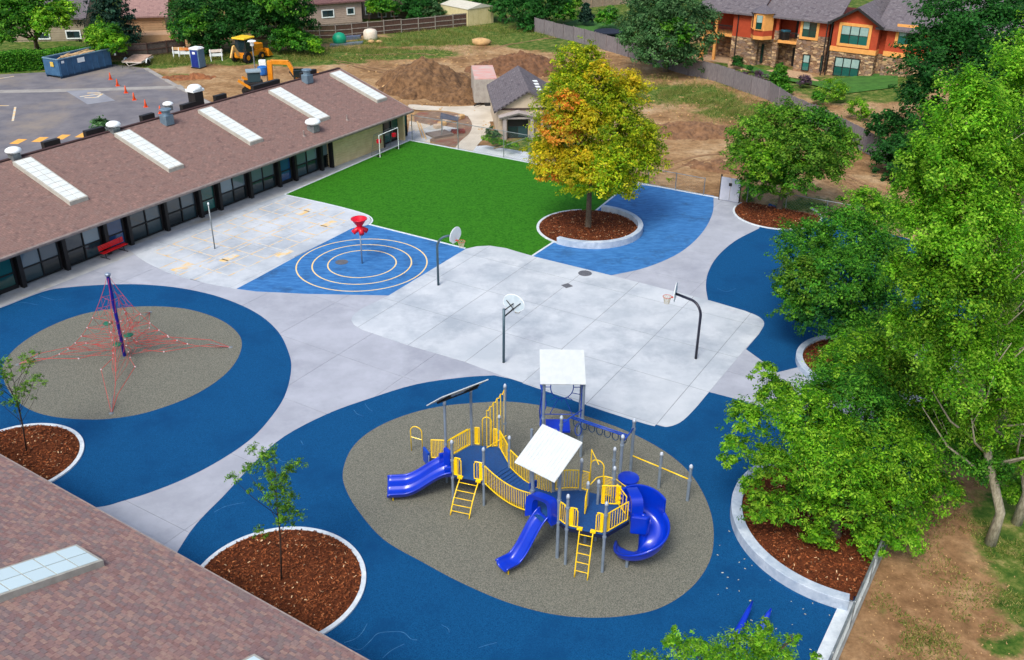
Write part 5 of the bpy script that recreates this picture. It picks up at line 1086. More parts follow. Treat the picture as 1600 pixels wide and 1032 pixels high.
b = MB(); b.prism([(4.35, 27.25), (4.95, 27.15), (5.1, 27.3), (4.5, 27.45)], ZD - .5, ZD + .3); b.build('spiral_cheek', M_blue, sp_, bevel=.06)
b = MB(); b.lathe([(.06, PZ), (.06, .5)], (4.3, 26.9, 0), 8); b.build('slide_foot', M_metal, sp_)
# roofs
def roof_panel(c, w, l, az, tilt, name='roof_panel', supports=()):
    a = math.radians(az); dn = Vector((math.sin(a) * math.cos(math.radians(tilt)), math.cos(a) * math.cos(math.radians(tilt)), -math.sin(math.radians(tilt)))); sd = Vector((math.cos(a), -math.sin(a), 0)); n = sd.cross(dn).normalized()
    if n.z < 0: n = -n
    b = MB(); c = Vector(c); o = c - sd * w / 2 - dn * l / 2; b.frame(o, sd * w, dn * l, n * .035); r = b.build(name, M_canopy, play, bevel=.008)
    for k in range(12):
        q = MB(); q.frame(o + sd * (k * w / 12 + .02) + n * .036, sd * (w / 12 - .012), dn * l * .998, n * .008); q.build('roof_slat', M_canopy, r)
    q = MB()
    for sg in (-1, 1): q.bar(c + sd * sg * w * .3 - dn * l * .42 - n * .05, c + sd * sg * w * .3 + dn * l * .42 - n * .05, .06, .08, n)
    q.bar(c - sd * w * .42 - n * .09, c + sd * w * .42 - n * .09, .05, .06, n); q.build('roof_beam', M_dark, r)
    return r
roof_panel((1.337, 27.76, 4.5), 1.8, 1.8, 220, 28); roof_panel((2.14, 34.57, 4.1), 1.9, 1.9, 180, 20); roof_panel((-2.16, 32.4, 4.12), 2.25, 1.5, 322, 40)
# shaded tower with sun-shaped screens
T1, T2, T3, T4 = (1.36, 33.85), (3.02, 33.85), (3.02, 35.2), (1.36, 35.2)
for p, h in ((T1, 3.78), (T2, 3.78), (T3, 4.3), (T4, 4.3)): post(*p, h, .06, (1.1, 2.0), cap=False)
b = MB(); b.prism([(1.5, 34.1), (2.55, 34.1), (2.55, 35.0), (1.5, 35.0)], 1.1, 1.24); b.build('platform', M_blue, play, bevel=.03)
def sun_panel(p, q, z0, z1, name='sun_screen'):
    p, q = Vector((*p, 0)), Vector((*q, 0)); c = (p + q) / 2 + Vector((0, 0, z0 + (z1 - z0) * .62)); d = (q - p).normalized(); w = (q - p).length * .3; h = (z1 - z0) * .26; b = MB()
    b.tube([c + d * w * math.cos(a) + Vector((0, 0, h * math.sin(a))) for a in np.linspace(0, 2 * math.pi, 24, endpoint=False)], .022, 6, closed=True)
    for a in np.linspace(0, 2 * math.pi, 12, endpoint=False): co, si = math.cos(a), math.sin(a); k = min((q - p).length * .47 / max(abs(co), .01), (z1 - z0) * .5 / max(abs(si), .01), w * 1.9); b.tube([c + d * w * co + Vector((0, 0, h * si)), c + d * k * co + Vector((0, 0, k * .8 * si))], .018, 5)
    for s_ in (-1, 1): b.tube([c + d * s_ * w * .3 + Vector((0, 0, -h)), c + d * s_ * w * 1.0 + Vector((0, 0, -(z1 - z0) * .62))], .018, 5)
    b.tube([p + d * .05 + Vector((0, 0, z0)), q - d * .05 + Vector((0, 0, z0))], .022, 6); b.build(name, M_bluet, play)
sun_panel(T4, T3, 1.35, 3.6); 
b = MB(); 
for k in range(8): z = 1.45 + k * .26; b.tube([(3.02, 33.95, z), (3.02, 35.1, z)], .018, 5)
b.tube([(2.98, 34.2, 1.3), (2.98, 34.2, 3.5)], .02, 5); b.build('side_ladder', M_bluet, play)
b = MB(); pts = [(1.36 - .12 * math.sin(t * 9), 33.9 + 1.1 * t, 1.2 + 2.2 * t) for t in np.linspace(0, 1, 20)]; b.tube(pts, .03, 6); b.tube([(1.3, 34.9, .9), (1.22, 34.6, 1.9), (1.3, 34.1, 3.3)], .03, 6)
for k in range(7): b.tube([(1.3, 34.0, 1.4 + k * .3), (1.3, 35.1, 1.4 + k * .3)], .016, 5)
b.build('side_climber', M_bluet, play)
b = MB(); b.tube([(2.85 + .14 * math.cos(a), 33.7, 1.55 + .3 * math.sin(a)) for a in np.linspace(0, 2 * math.pi, 16, endpoint=False)], .022, 6, closed=True); b.build('wheel', M_bluet, play)
# overhead ring ladder
RL, RN, RF = (2.06, 32.75), (4.44, 31.4), (5.02, 32.5); RR2 = (3.02, 33.85)
post(*RL, 2.8, .06, (2.4,)); post(*RN, 2.8, .065, (2.35,)); post(*RF, 2.85, .065, (2.4,))
b = MB(); zb_ = 2.42
m0, m1 = Vector((*lerp2(RL, RR2, .5), zb_)), Vector((*lerp2(RN, RF, .5), zb_)); dd = (m1 - m0).normalized(); nn = Vector((-dd.y, dd.x, 0))
b.tube([m0 + nn * .06, m1 + nn * .06], .03, 8); b.tube([m0 - nn * .06, m1 - nn * .06], .03, 8)
b.tube([(*RL, zb_ + .05), (*RR2, zb_ + .05)], .03, 8); b.tube([(*RN, zb_ + .05), (*RF, zb_ + .05)], .03, 8); ob = b.build('overhead_beam', M_bluet, play, smooth=True)
for k in range(7):
    c = m0.lerp(m1, (k + .55) / 7.1) - Vector((0, 0, .2)); b = MB(); b.tube([c + nn * .0 + (dd * .14 * math.cos(a) + Vector((0, 0, .2 * math.sin(a)))) for a in np.linspace(0, 2 * math.pi, 16, endpoint=False)], .02, 6, closed=True)
    b.build('hanging_ring', M_dkblue2 if 'M_dkblue2' in globals() else mat('ring_teal', (16, 60, 96), (12, 50, 84), rough=.5), ob, smooth=True)
# disc steps
for (x, y, z, r) in ((4.68, 30.6, 1.35, .42), (4.25, 30.2, .95, .36)):
    b = MB(); b.lathe([(r * .6, -.1), (r, -.06), (r, .02), (r * .9, .04), (.02, .05)], (x, y, z), 22); b.build('step_disc', M_blue, play, smooth=True, auto=True); b = MB(); b.tube([(x, y, PZ), (x, y, z - .05)], .04, 8); b.build('disc_stem', M_metal, play)
# bars
Bq1, Bq2 = (6.11, 31.68), (7.17, 30.86); post(*Bq1, 1.78, .065, (1.05,)); post(*Bq2, 1.76, .065, (1.05,))
for p, q in ((RF, Bq1), (Bq1, Bq2)): b = MB(); b.tube([(*p, 1.09), (*q, 1.09)], .028, 8); b.build('turning_bar', M_yel, play, smooth=True)
# small control panel under the middle roof
b = MB(); b.box((.82, 28.35, ZD + .85), (.35, .05, .3), .7); b.build('play_panel', M_bluet, play)

# ------------------------------------------------------------------ rope climber
mast = Vector((-20.55, 43.95, 0)); mast = Vector((*G2(195, 557.5), 0)); MH = 4.62
clm = thing('rope_climber', 'rope net climbing pyramid of red ropes round a slanted-looking blue mast', 'rope climber', tuple(mast)); clm['label'] = 'climbing net of red ropes hung from a tall blue mast'
b = MB(); b.lathe([(.085, 0), (.085, MH)], mast, 14); b.build('mast', mat('mast_blue', (14, 24, 140), (12, 20, 120), rough=.35), clm, smooth=True, auto=True)
b = MB(); b.lathe([(.13, MH - .05), (.15, MH + .03), (.1, MH + .09), (.01, MH + .1)], mast, 12); b.build('mast_cap', M_metal, clm)
anch = [Vector(G(28, 570, .05)), Vector(G(360, 543, .05)), Vector(G(174, 646, .05)), Vector((mast.x - .4, mast.y + 5.0, .05))]
top = mast + Vector((0, 0, MH)); rp = MB(); KN = MB()
ringz = []
ang_sorted = sorted(anch, key=lambda a: math.atan2((a - mast).y, (a - mast).x)); NA = len(ang_sorted)
def edge_pt(a, t):      # outer edge ropes: a sagging line from mast top to the anchor
    p = top.lerp(a, t); p.z -= 1.9 * math.sin(math.pi * t ** .9) * (1 - t * .3); p.z = max(p.z, .12 if t < .97 else .05); return p
for a in ang_sorted: rp.tube([edge_pt(a, k / 16) for k in range(17)], .011, 5)
levels = [.10, .16, .22, .29, .36, .43, .51, .6]
grid = []
for L_, t in enumerate(levels):
    ring = []; base = [edge_pt(a, t) for a in ang_sorted]
    for i in range(NA):
        p, q = base[i], base[(i + 1) % NA]; K = 6
        for k in range(K):
            f = k / K; r = p.lerp(q, f); r2 = r.lerp(mast + Vector((0, 0, r.z)), .68 * math.sin(math.pi * f) * min(1, t * 2.4)); r2.z -= .05 * math.sin(math.pi * f); r2.z = max(r2.z, .35); ring.append(r2)
    grid.append(ring); rp.tube(ring, .008, 4, closed=True)
for L_ in range(len(levels) - 1):
    n_ = len(grid[0])
    for k in range(n_):
        if L_ > 4 or k % 2 == 0: rp.tube([grid[L_][k], grid[L_ + 1][(k + (1 if L_ % 2 else -1)) % n_]], .007, 4)
        if L_ > 1 and k % 3 == 0: rp.tube([grid[L_][k], grid[L_ + 1][k]], .007, 4)
for L_ in (2, 3, 4, 5, 6):          # inner horizontal webs
    for k in range(0, len(grid[0]), 3): rp.tube([grid[L_][k], mast + Vector((0, 0, grid[L_][k].z * .8 + .15))], .007, 4)
for a in ang_sorted:                # legs splitting to the anchors
    for dl in (-.55, .55):
        i = ang_sorted.index(a); nb = ang_sorted[(i + (1 if dl > 0 else -1)) % NA]; m_ = edge_pt(a, .62).lerp(edge_pt(nb, .62), .28).lerp(mast, .12); m_.z = .55
        rp.tube([a, a.lerp(m_, .3) + Vector((0, 0, .25)), m_, m_.lerp(mast + Vector((0, 0, .5)), .5)], .012, 4)
        KN.lathe([(.03, -.03), (.045, 0), (.03, .03)], m_, 6)
tag(rp.build('rope_net', M_rope, clm), kind='stuff')
for ring in grid[2:]:
    for k in range(0, len(ring), 4): KN.lathe([(.025, -.03), (.04, 0), (.025, .03)], ring[k], 6)
tag(KN.build('rope_clamps', mat('clamp_pale', (225, 200, 205), (205, 180, 186), rough=.4), clm), kind='stuff')
for a in ang_sorted:
    b = MB(); d = (top - a); d.z = 0; d.normalize(); b.tube([a, a + d * .5 + Vector((0, 0, .16)), a + d * 1.0 + Vector((0, 0, .34))], .02, 6); b.lathe([(.12, 0), (.12, .03), (.04, .06)], a - Vector((0, 0, .02)), 10); b.build('anchor', M_galv, clm)
for (dx, dy, z) in ((.5, -.2, 1.35), (-.65, .3, 1.75), (.0, -.55, 1.0)):
    b = MB(); b.lathe([(.2, -.02), (.25, .02), (.2, .05), (.02, .06)], mast + Vector((dx, dy, z)), 10); b.build('rope_seat', mat('seat_green', (24, 110, 84), (18, 96, 72), rough=.6), clm, smooth=True)

# ------------------------------------------------------------------ bench, tether pole, funnel ball, hoops, goal
bq = Vector((*G2(160, 407), 0)); be = Vector((*G2(201, 389), 0)); bd = (be - bq).normalized(); bn = Vector((bd.y, -bd.x, 0)); BL = 1.95
bench = thing('bench', 'red perforated metal bench standing by the school windows', 'bench', tuple(bq)); M_benr = mat('bench_red', (246, 24, 30), (232, 16, 22), rough=.35)
b = MB()
for k in range(5): b.frame(bq + bn * (.0 + k * .075 - .1) + Vector((0, 0, .44)), bd * BL, bn * .055, Vector((0, 0, .035)))
b.build('seat', M_benr, bench, bevel=.01); b = MB()
for k in range(4): b.frame(bq - bn * (.14 + k * .012) + Vector((0, 0, .56 + k * .085)), bd * BL, -bn * .035, Vector((0, 0, .07)))
b.build('backrest', M_benr, bench, bevel=.01)
for s_ in (.25, BL - .25):
    b = MB(); p = bq + bd * s_; b.tube([p + bn * .42 + Vector((0, 0, .05)), p - bn * .42 + Vector((0, 0, .05))], .03, 6); b.tube([p + bn * .1 + Vector((0, 0, .05)), p + bn * .05 + Vector((0, 0, .44)), p - bn * .16 + Vector((0, 0, .44)), p - bn * .2 + Vector((0, 0, .88))], .03, 6); b.build('leg', M_dark, bench)
tp_ = Vector((*G2(336, 390), .05)); t = thing('tether_ball_pole', 'bare slim steel pole standing on the pale game court', 'pole', tuple(tp_)); b = MB(); b.lathe([(.045, 0), (.04, 3.1)], tp_, 10); b.build('pole', M_galv, t, smooth=True); b = MB(); b.lathe([(.05, 3.0), (.06, 3.1), (.02, 3.16)], tp_, 10); b.build('pole_cap', M_white, t)
fb = Vector((*G2(566, 413), .05)); t = thing('funnel_ball', 'red funnel ball game on a slim pole inside the painted rings', 'ball game', tuple(fb))
b = MB(); b.lathe([(.05, 0), (.045, 2.3)], fb, 10); b.build('pole', M_metal, t, smooth=True)
b = MB(); b.lathe([(.12, 2.35), (.16, 2.5), (.45, 2.92), (.5, 2.95), (.5, 3.0), (.44, 2.97), (.14, 2.56), (.02, 2.54)], fb, 26, cap=False); b.build('funnel', M_red, t, smooth=True)
for k in range(4):
    a = math.radians(90 * k + 25); q = fb + Vector((math.cos(a) * .2, math.sin(a) * .2, 2.28)); e_ = fb + Vector((math.cos(a) * .44, math.sin(a) * .44, 2.12)); b = MB(); b.tube([fb + Vector((0, 0, 2.42)), q, e_], [.14, .15, .165], 14); b.build('chute', M_red, t, smooth=True)
def hoop(base, board, face, label, gooseneck=True, perf=False, mt=M_dgreen, hb=3.15, bh=1.0):
    base = Vector((*base, .05)); face = Vector((*face, 0)).normalized(); side = Vector((-face.y, face.x, 0)); bc = Vector((*board, hb)); t = thing('basketball_hoop', label, 'basketball hoop', tuple(base), 'basketball hoops round the court')
    b = MB()
    if gooseneck:
        zt = hb + .05; d = (bc - base); d.z = 0; Lh = d.length; d.normalize(); pts = [base, base + Vector((0, 0, zt - .75))] + [base + d * (.65 * (1 - math.cos(a))) + Vector((0, 0, zt - .75 + .65 * math.sin(a) - .0)) for a in np.linspace(.2, math.pi / 2, 7)] + [base + d * (Lh - .08) + Vector((0, 0, zt - .16))]
        b.tube(pts, .07, 12)
    else: b.tube([base, base + Vector((0, 0, hb - .1))], .07, 12)
    b.build('pole', mt, t, smooth=True)
    if not gooseneck:
        b = MB(); b.tube([base + Vector((0, 0, hb - .55)), bc - face * .06 + Vector((0, 0, -.3))], .04, 8); b.tube([base + Vector((0, 0, hb - .2)), bc - face * .06 + Vector((0, 0, .0))], .03, 8); b.tube([bc - face * .06 + Vector((0, 0, -.3)), bc - face * .06 + side * .4 + Vector((0, 0, .1))], .025, 6); b.tube([bc - face * .06 + Vector((0, 0, -.3)), bc - face * .06 - side * .4 + Vector((0, 0, .1))], .025, 6); b.build('arm', M_dark, t)
    # fan-shaped backboard
    pr = [(-.28, -.42), (.28, -.42)] + [(.6 * math.cos(a), -.02 + .5 * math.sin(a)) for a in np.linspace(-.32, math.pi + .32, 22)]
    f = MB(); n_ = len(pr); vs = [bc + side * x + Vector((0, 0, z)) for x, z in pr] + [bc + side * x + Vector((0, 0, z)) - face * .035 for x, z in pr]
    f.add(vs, [tuple(range(n_)), tuple(reversed(range(n_, 2 * n_)))] + [(i, (i + 1) % n_, n_ + (i + 1) % n_, n_ + i) for i in range(n_)]); o = f.build('backboard', M_white if not perf else mat('board_pale', (206, 222, 230), (190, 208, 218), rough=.4), t)
    r_ = MB(); r_.tube([bc + side * x * 1.0 + Vector((0, 0, z)) - face * .02 for x, z in pr], .022, 5, closed=True); r_.build('board_rim', M_white, o)
    rc = bc + face * .38 + Vector((0, 0, -.3)); b = MB(); b.tube([rc + Vector((.225 * math.cos(a), .225 * math.sin(a), 0)) for a in np.linspace(0, 2 * math.pi, 20, endpoint=False)], .014, 6, closed=True); b.bar(bc + Vector((0, 0, -.3)), rc - face * .2, .14, .03); b.build('rim', mat('rim_orange', (196, 84, 60), (180, 70, 52), rough=.5), t)
    nt_ = MB()
    for k in range(12):
        for sg in (1, -1):
            pts = []
            for j in range(5): a = 2 * math.pi * (k + sg * j * .5) / 12; rr_ = .22 - .10 * (j / 4) ** .7; pts.append(rc + Vector((rr_ * math.cos(a), rr_ * math.sin(a), -.1 * j)))
            nt_.tube(pts, .009, 3)
    tag(nt_.build('net', mat('net_tan', (190, 184, 160), (176, 168, 140), rough=.9), t), kind='stuff'); return t
h1b = G2(685, 447); hoop(h1b, G2(712, 368, 3.15), (1.0, -.55), 'basketball hoop with solid white fan backboard beside the blue painted rings')
h3b = G2(787, 568); hoop(h3b, G2(803, 474, 3.15), (.55, 1.0), 'basketball hoop on straight post seen from behind at the near court edge', gooseneck=False, perf=True)
h2b = G2(1087, 562); hoop(h2b, G2(1055, 457, 3.15), (-1.0, .3), 'basketball hoop with curved dark pole at the right side of the court', mt=mat('pole_black', (36, 38, 58), (28, 30, 46), rough=.35), perf=True)
def goal(label, a, e, depth=.9, h=1.85):
    a, e = Vector((*a, .05)), Vector((*e, .05)); d = (e - a).normalized(); n = Vector((-d.y, d.x, 0)); 
    if n.dot(a) < 0: n = -n
    t = thing('soccer_goal', label, 'goal', tuple(a)); b = MB(); up = Vector((0, 0, h)); b.tube([a, a + up, e + up, e], .035, 8); b.build('goal_frame', M_white, t)
    b = MB(); b.tube([a + up, a + up * .98 + n * .5, a + n * depth, a], .02, 6); b.tube([e + up, e + up * .98 + n * .5, e + n * depth, e], .02, 6); b.tube([a + n * depth, e + n * depth], .02, 6); b.tube([a + up * .98 + n * .5, e + up * .98 + n * .5], .015, 6); b.build('back_frame', M_galv, t)
    w = MB(); L_ = (e - a).length
    for k in range(14): p = a + (e - a) * k / 13; w.tube([p + up, p + up * .98 + n * .5, p + n * depth], .005, 3)
    for k in range(9): z = h * k / 9; off = .5 + (depth - .5) * (1 - k / 9); w.tube([a + n * off + Vector((0, 0, z)), e + n * off + Vector((0, 0, z))], .005, 3)
    w.add([a + up, e + up, e + up * .98 + n * .5, a + up * .98 + n * .5], []) ; tag(w.build('net', mat('net_grey', (96, 108, 116), (80, 92, 100), rough=.9), t), kind='stuff')
    for q in (a + d * .22, e - d * .3): b = MB(); b.frame(q - d * .16 + n * .05 + Vector((0, 0, h - .75)), d * .34, n * .3, Vector((0, 0, .34))); b.build('target_bag', M_red, t, bevel=.06)
    for q in (a, e): b = MB(); b.frame(q + n * .1 - d * .1, d * .5, n * .16, Vector((0, 0, .08))); b.build('weight', M_dark, t)
goal('white framed goal with red corner bags by the end of the school wall', G2(594, 247), G2(623, 234))
# blue angled climbing fins, bottom right
for i, (x0, y0, x1, y1, lb) in enumerate(((1146, 1006, 1176, 940, 'blue tapering playground fin, the left one of the pair by the leafy treetops'), (1186, 990, 1205, 951, 'blue tapering playground fin, the right one of the pair by the leafy treetops'))):
    lo = G(x0 - 6, y0 + 8, .1); hi = G(x1, y1, .75); b = MB(); b.tube([lo, lo.lerp(hi, .4), lo.lerp(hi, .8), hi], [.13, .12, .085, .03], 12); o = b.build('playground_fin', M_blue, loc=tuple(lo), smooth=True); tag(o, lb, 'playground fin', 'blue playground fins')
# manhole covers
for p, r, lb in ((G2(914, 428.5), .42, 'round manhole cover at the upper edge of the court'), (G2(534, 411), .4, 'dull round cover inside the painted rings')):
    b = MB(); b.lathe([(r, 0), (r, .008), (r * .9, .014), (.02, .014)], (*p, .049), 30); o = b.build('manhole_cover', mat('iron_cover', (100, 104, 112), (82, 84, 92), rough=.7, scale=10), loc=(*p, .049)); tag(o, lb, 'manhole cover')
b = MB(); p = G2(886, 448); b.box((*p, .056), (.5, .5, .014), .6); tag(b.build('drain_cover', MATS['iron_cover'], loc=(*p, .049)), 'small square drain grate in the court slab', 'drain')
# ------------------------------------------------------------------ building site, vehicles, parking lot things
M_orange = mat('machine_orange', (226, 146, 28), (204, 126, 20), rough=.4); M_tyre = mat('tyre', (26, 26, 28), (18, 18, 18), rough=.9); M_cone = mat('cone_orange', (250, 104, 52), (240, 90, 40), rough=.5)
def cone(p, lb, g='orange traffic cones in the parking lot'):
    t = thing('traffic_cone', lb, 'traffic cone', (*p, .03), g); b = MB(); b.lathe([(.15, .04), (.04, .72), (.03, .74)], (*p, .03), 12); c = b.build('cone_body', M_cone, t, smooth=True); b = MB(); b.box((*p, .05), (.4, .4, .04), .4); b.build('base', M_cone, t)
    return t
for (px, py), lb in zip(((173, 125), (184, 135), (197, 146), (210, 157), (228, 168), (251, 178)), ('traffic cone nearest the blue dumpster', 'second traffic cone in the row from the dumpster', 'traffic cone standing on the pale gutter strip', 'fourth traffic cone, just below the gutter strip', 'fifth traffic cone in the row, one before the roof', 'last traffic cone of the row, half behind the roof ridge')): cone(G2(px, py), 'orange ' + lb)
# roll-off dumpster
c0, c1 = Vector(G2(96, 124)), Vector(G2(176, 105)); d = (c1 - c0).normalized(); n = Vector((-d.y, d.x)); 
if n.dot(c0) < 0: n = -n
Lb, Wb, Hb = (c1 - c0).length, 2.4, 1.75; bin_ = thing('dumpster', 'long blue roll off dumpster full of lumber in front of the hedge', 'dumpster', (c0.x, c0.y, .03)); M_bin = mat('dumpster_blue', (60, 104, 142), (48, 88, 124), rough=.6, scale=1)
def v3(p, z=0): return Vector((p.x, p.y, z))
D, Nn = v3(d), v3(n); O = v3(c0, .25); b = MB(); th = .08
b.frame(O, D * Lb, Nn * Wb, Vector((0, 0, .1))); b.frame(O, D * Lb, Nn * th, Vector((0, 0, Hb))); b.frame(O + Nn * (Wb - th), D * Lb, Nn * th, Vector((0, 0, Hb))); b.frame(O + Nn * th, D * th, Nn * (Wb - 2 * th), Vector((0, 0, Hb))); b.frame(O + Nn * th + D * (Lb - th), D * th, Nn * (Wb - 2 * th), Vector((0, 0, Hb))); b.build('tub', M_bin, bin_)
b = MB()
for k in range(9): b.frame(O - Nn * .07 + D * (.1 + k * (Lb - .3) / 8), D * .09, Nn * .07, Vector((0, 0, Hb)))
b.build('rib', M_bin, bin_); b = MB(); b.frame(O - Nn * .09 + Vector((0, 0, Hb)), D * Lb, Nn * .16, Vector((0, 0, .1))); b.frame(O + Nn * (Wb - .08) + Vector((0, 0, Hb)), D * Lb, Nn * .16, Vector((0, 0, .1))); b.frame(O - D * .06 + Vector((0, 0, Hb + .001)), D * .15, Nn * Wb, Vector((0, 0, .1))); b.frame(O + D * (Lb - .08) + Vector((0, 0, Hb + .001)), D * .15, Nn * Wb, Vector((0, 0, .1))); b.build('top_rail', mat('bin_rail', (120, 152, 172), (100, 134, 156), rough=.6), bin_)
b = MB(); b.frame(O - Nn * .02 - Vector((0, 0, .22)), D * Lb, Nn * .12, Vector((0, 0, .22))); b.frame(O + Nn * (Wb - .2) - Vector((0, 0, .22)), D * Lb, Nn * .12, Vector((0, 0, .22))); b.build('skid', mat('bin_dark', (34, 60, 84), (26, 48, 70), rough=.7), bin_)
for a, z, w, h in ((2.4, 1.05, .95, .5), (.35, 1.35, .35, .25), (7.4, .95, .25, .25)): b = MB(); b.frame(O - Nn * .09 + D * a + Vector((0, 0, z)), D * w, Nn * .012, Vector((0, 0, h))); b.build('sign_plate', M_white, bin_)
b = MB(); b.frame(O - D * .1 + Nn * .7 + Vector((0, 0, 1.0)), D * .015, Nn * .5, Vector((0, 0, .5))); b.build('sign_plate', mat('plate_yellow', (220, 190, 90), (200, 170, 70), rough=.6), bin_)
b = MB(); rr = random.Random(9)
for k in range(46): p = O + D * (2.2 + rr.random() * (Lb - 4.2)) + Nn * (.4 + rr.random() * 1.5) + Vector((0, 0, Hb - .35 + rr.random() * .4)); a = rr.random() * .8 - .4; e = (D * math.cos(a) + Nn * math.sin(a)) * (.9 + rr.random() * 1.8) + Vector((0, 0, rr.random() * .3 - .1)); b.bar(p - e / 2, p + e / 2, .1 + rr.random() * .3, .04)
tag(b.build('lumber_scrap', mat('lumber', (206, 178, 132), (184, 152, 110), rough=.9)), 'scrap lumber heaped in the blue dumpster', 'lumber', kind='stuff')
# flat trailer
tc = Vector((*G2(213, 103), 0)); t = thing('flat_trailer', 'small weathered utility trailer parked by the dark fence', 'trailer', tuple(tc)); tx, ty = Vector((.98, -.1, 0)), Vector((.1, .98, 0)); M_tr = mat('trailer_wood', (196, 168, 150), (170, 140, 120), rough=.9, scale=3)
for k in range(8):
    b = MB(); b.frame(tc - tx * 1.1 + ty * (-.9 + k * .38) + Vector((0, 0, .6 + k * .03)), tx * 2.2, ty * .35, Vector((0, 0, .05))); b.build('board', M_tr, t)
b = MB(); b.frame(tc - tx * 1.2 - ty * .95 + Vector((0, 0, .5)), tx * 2.4, ty * .08, Vector((0, 0, .12))); b.frame(tc - tx * 1.2 - ty * .95 + Vector((0, 0, .5)), tx * .08, ty * 3.1, Vector((0, 0, .2))); b.frame(tc + tx * 1.12 - ty * .95 + Vector((0, 0, .5)), tx * .08, ty * 3.1, Vector((0, 0, .2))); b.tube([tc + tx * .9 - ty * .9 + Vector((0, 0, .5)), tc + tx * .25 - ty * 2.3 + Vector((0, 0, .45)), tc - tx * .7 - ty * .9 + Vector((0, 0, .5))], .05, 6); b.build('frame', mat('trailer_frame', (206, 200, 190), (180, 172, 160), rough=.6), t)
for sg in (-1, 1): b = MB(); c = tc + tx * sg * 1.35 + ty * .3 + Vector((0, 0, .33)); b.tube([c - tx * .1, c + tx * .1], .33, 16); b.build('wheel', M_tyre, t, smooth=True, auto=True); b = MB(); b.tube([c + ty * .45 * math.cos(a) + Vector((0, 0, .45 * math.sin(a))) for a in np.linspace(.1, 3.04, 9)], .08, 6); b.build('fender', M_white, t)
# portable toilet
pc = Vector((*G2(311, 106), 0)); t = thing('portable_toilet', 'blue and white portable toilet standing on the weedy strip', 'portable toilet', tuple(pc)); an = -.35; M_pt = mat('toilet_blue', (20, 50, 140), (14, 42, 126), rough=.45); M_pt2 = mat('toilet_grey_blue', (96, 130, 158), (84, 118, 146), rough=.5)
b = MB(); b.box(pc + Vector((0, 0, 1.08)), (1.15, 1.15, 2.0), an); b.build('cabin', M_pt2, t, bevel=.05); ca, sa = math.cos(an), math.sin(an); fx = Vector((ca, sa, 0)); fy = Vector((-sa, ca, 0))
b = MB(); b.frame(pc - fx * .45 - fy * .62 + Vector((0, 0, .15)), fx * .9, fy * .05, Vector((0, 0, 1.85))); dd_ = b.build('door', M_pt, t, bevel=.03)
for k in range(5): b = MB(); b.frame(pc - fx * .4 + fx * k * .17 - fy * .64 + Vector((0, 0, .2)), fx * .1, fy * .02, Vector((0, 0, 1.2))); b.build('door_rib', M_pt, dd_)
b = MB(); b.frame(pc - fx * .16 - fy * .645 + Vector((0, 0, 1.6)), fx * .36, fy * .02, Vector((0, 0, .26))); b.build('sign_plate', M_white, dd_)
b = MB(); b.box(pc + Vector((0, 0, 2.14)), (1.25, 1.25, .14), an); b.box(pc + Vector((0, 0, 2.25)), (1.05, 1.05, .12), an); b.build('roof', M_white, t, bevel=.06); b = MB(); b.box(pc + Vector((0, 0, .06)), (1.2, 1.25, .12), an); b.build('base', M_dark, t)
# road barriers
def barricade(p, a, lb, c):
    p = Vector((*p, 0)); x = Vector((math.cos(a), math.sin(a), 0)); y = Vector((-x.y, x.x, 0)); t = thing('folding_barricade', lb, 'barricade', tuple(p), 'folding barricades on the weedy strip')
    for z in (.95, .5): b = MB(); b.frame(p - x * .75 + Vector((0, 0, z)), x * 1.5, y * .06, Vector((0, 0, .32))); b.build('board', c if z > .6 else M_white, t)
    for sx_ in (-.65, .6):
        for sy in (-.35, .35): b = MB(); b.bar(p + x * sx_ + y * sy, p + x * sx_ + Vector((0, 0, 1.3)), .07, .07); b.build('leg', M_white, t)
barricade(G2(281, 91), .2, 'tan folding barricade, leftmost of those by the portable toilet', mat('board_tan', (214, 176, 130), (196, 160, 116), rough=.8)); barricade(G2(290, 92), .15, 'orange and red striped folding barricade just left of the portable toilet', mat('board_red', (232, 96, 72), (240, 180, 90), rough=.7, scale=3)); barricade(G2(339, 95), .3, 'white folding barricade to the right of the portable toilet', mat('board_white', (220, 206, 196), (236, 224, 214), rough=.8))
# wheel loader / backhoe with yellow canopy
lc = Vector((*G2(388, 96), 0)); t = thing('backhoe_loader', 'yellow backhoe loader with cab parked under the trees', 'backhoe', tuple(lc)); x = Vector((.42, .9, 0)); y = Vector((-.9, .42, 0))
def lb_(b, a, e, z, sx_, sy_, sz): b.frame(lc + x * a + y * e + Vector((0, 0, z)), x * sx_, y * sy_, Vector((0, 0, sz)))
b = MB(); lb_(b, -1.5, -.7, .6, 3.6, 1.4, .6); lb_(b, .7, -.55, 1.2, 1.6, 1.1, .6); b.build('chassis', M_orange, t, bevel=.05); b = MB()
for a, e in ((-1.1, -.75), (-1.1, .65), (.2, -.75), (.2, .65)): b.bar(lc + x * a + y * e + Vector((0, 0, 1.1)), lc + x * a + y * e + Vector((0, 0, 2.7)), .09, .09)
b.build('cab_frame', M_dark, t); b = MB(); lb_(b, -1.15, -.72, 1.2, 1.4, 1.4, 1.4); b.build('cab_glass', M_glass, t); b = MB(); lb_(b, -1.45, -.95, 2.7, 1.95, 1.85, .18); b.build('cab_roof', mat('cab_roof_yellow', (246, 206, 50), (236, 196, 44), rough=.4), t, bevel=.06)
for a, e, r in ((-1.0, -.95, .65), (-1.0, .8, .65), (1.6, -.9, .45), (1.6, .75, .45)): b = MB(); c = lc + x * a + y * e + Vector((0, 0, r)); b.tube([c, c + y * .32], r, 18); w = b.build('wheel', M_tyre, t, smooth=True, auto=True); b = MB(); b.tube([c - y * .02, c + y * .34], r * .45, 12); b.build('rim', M_orange, w)
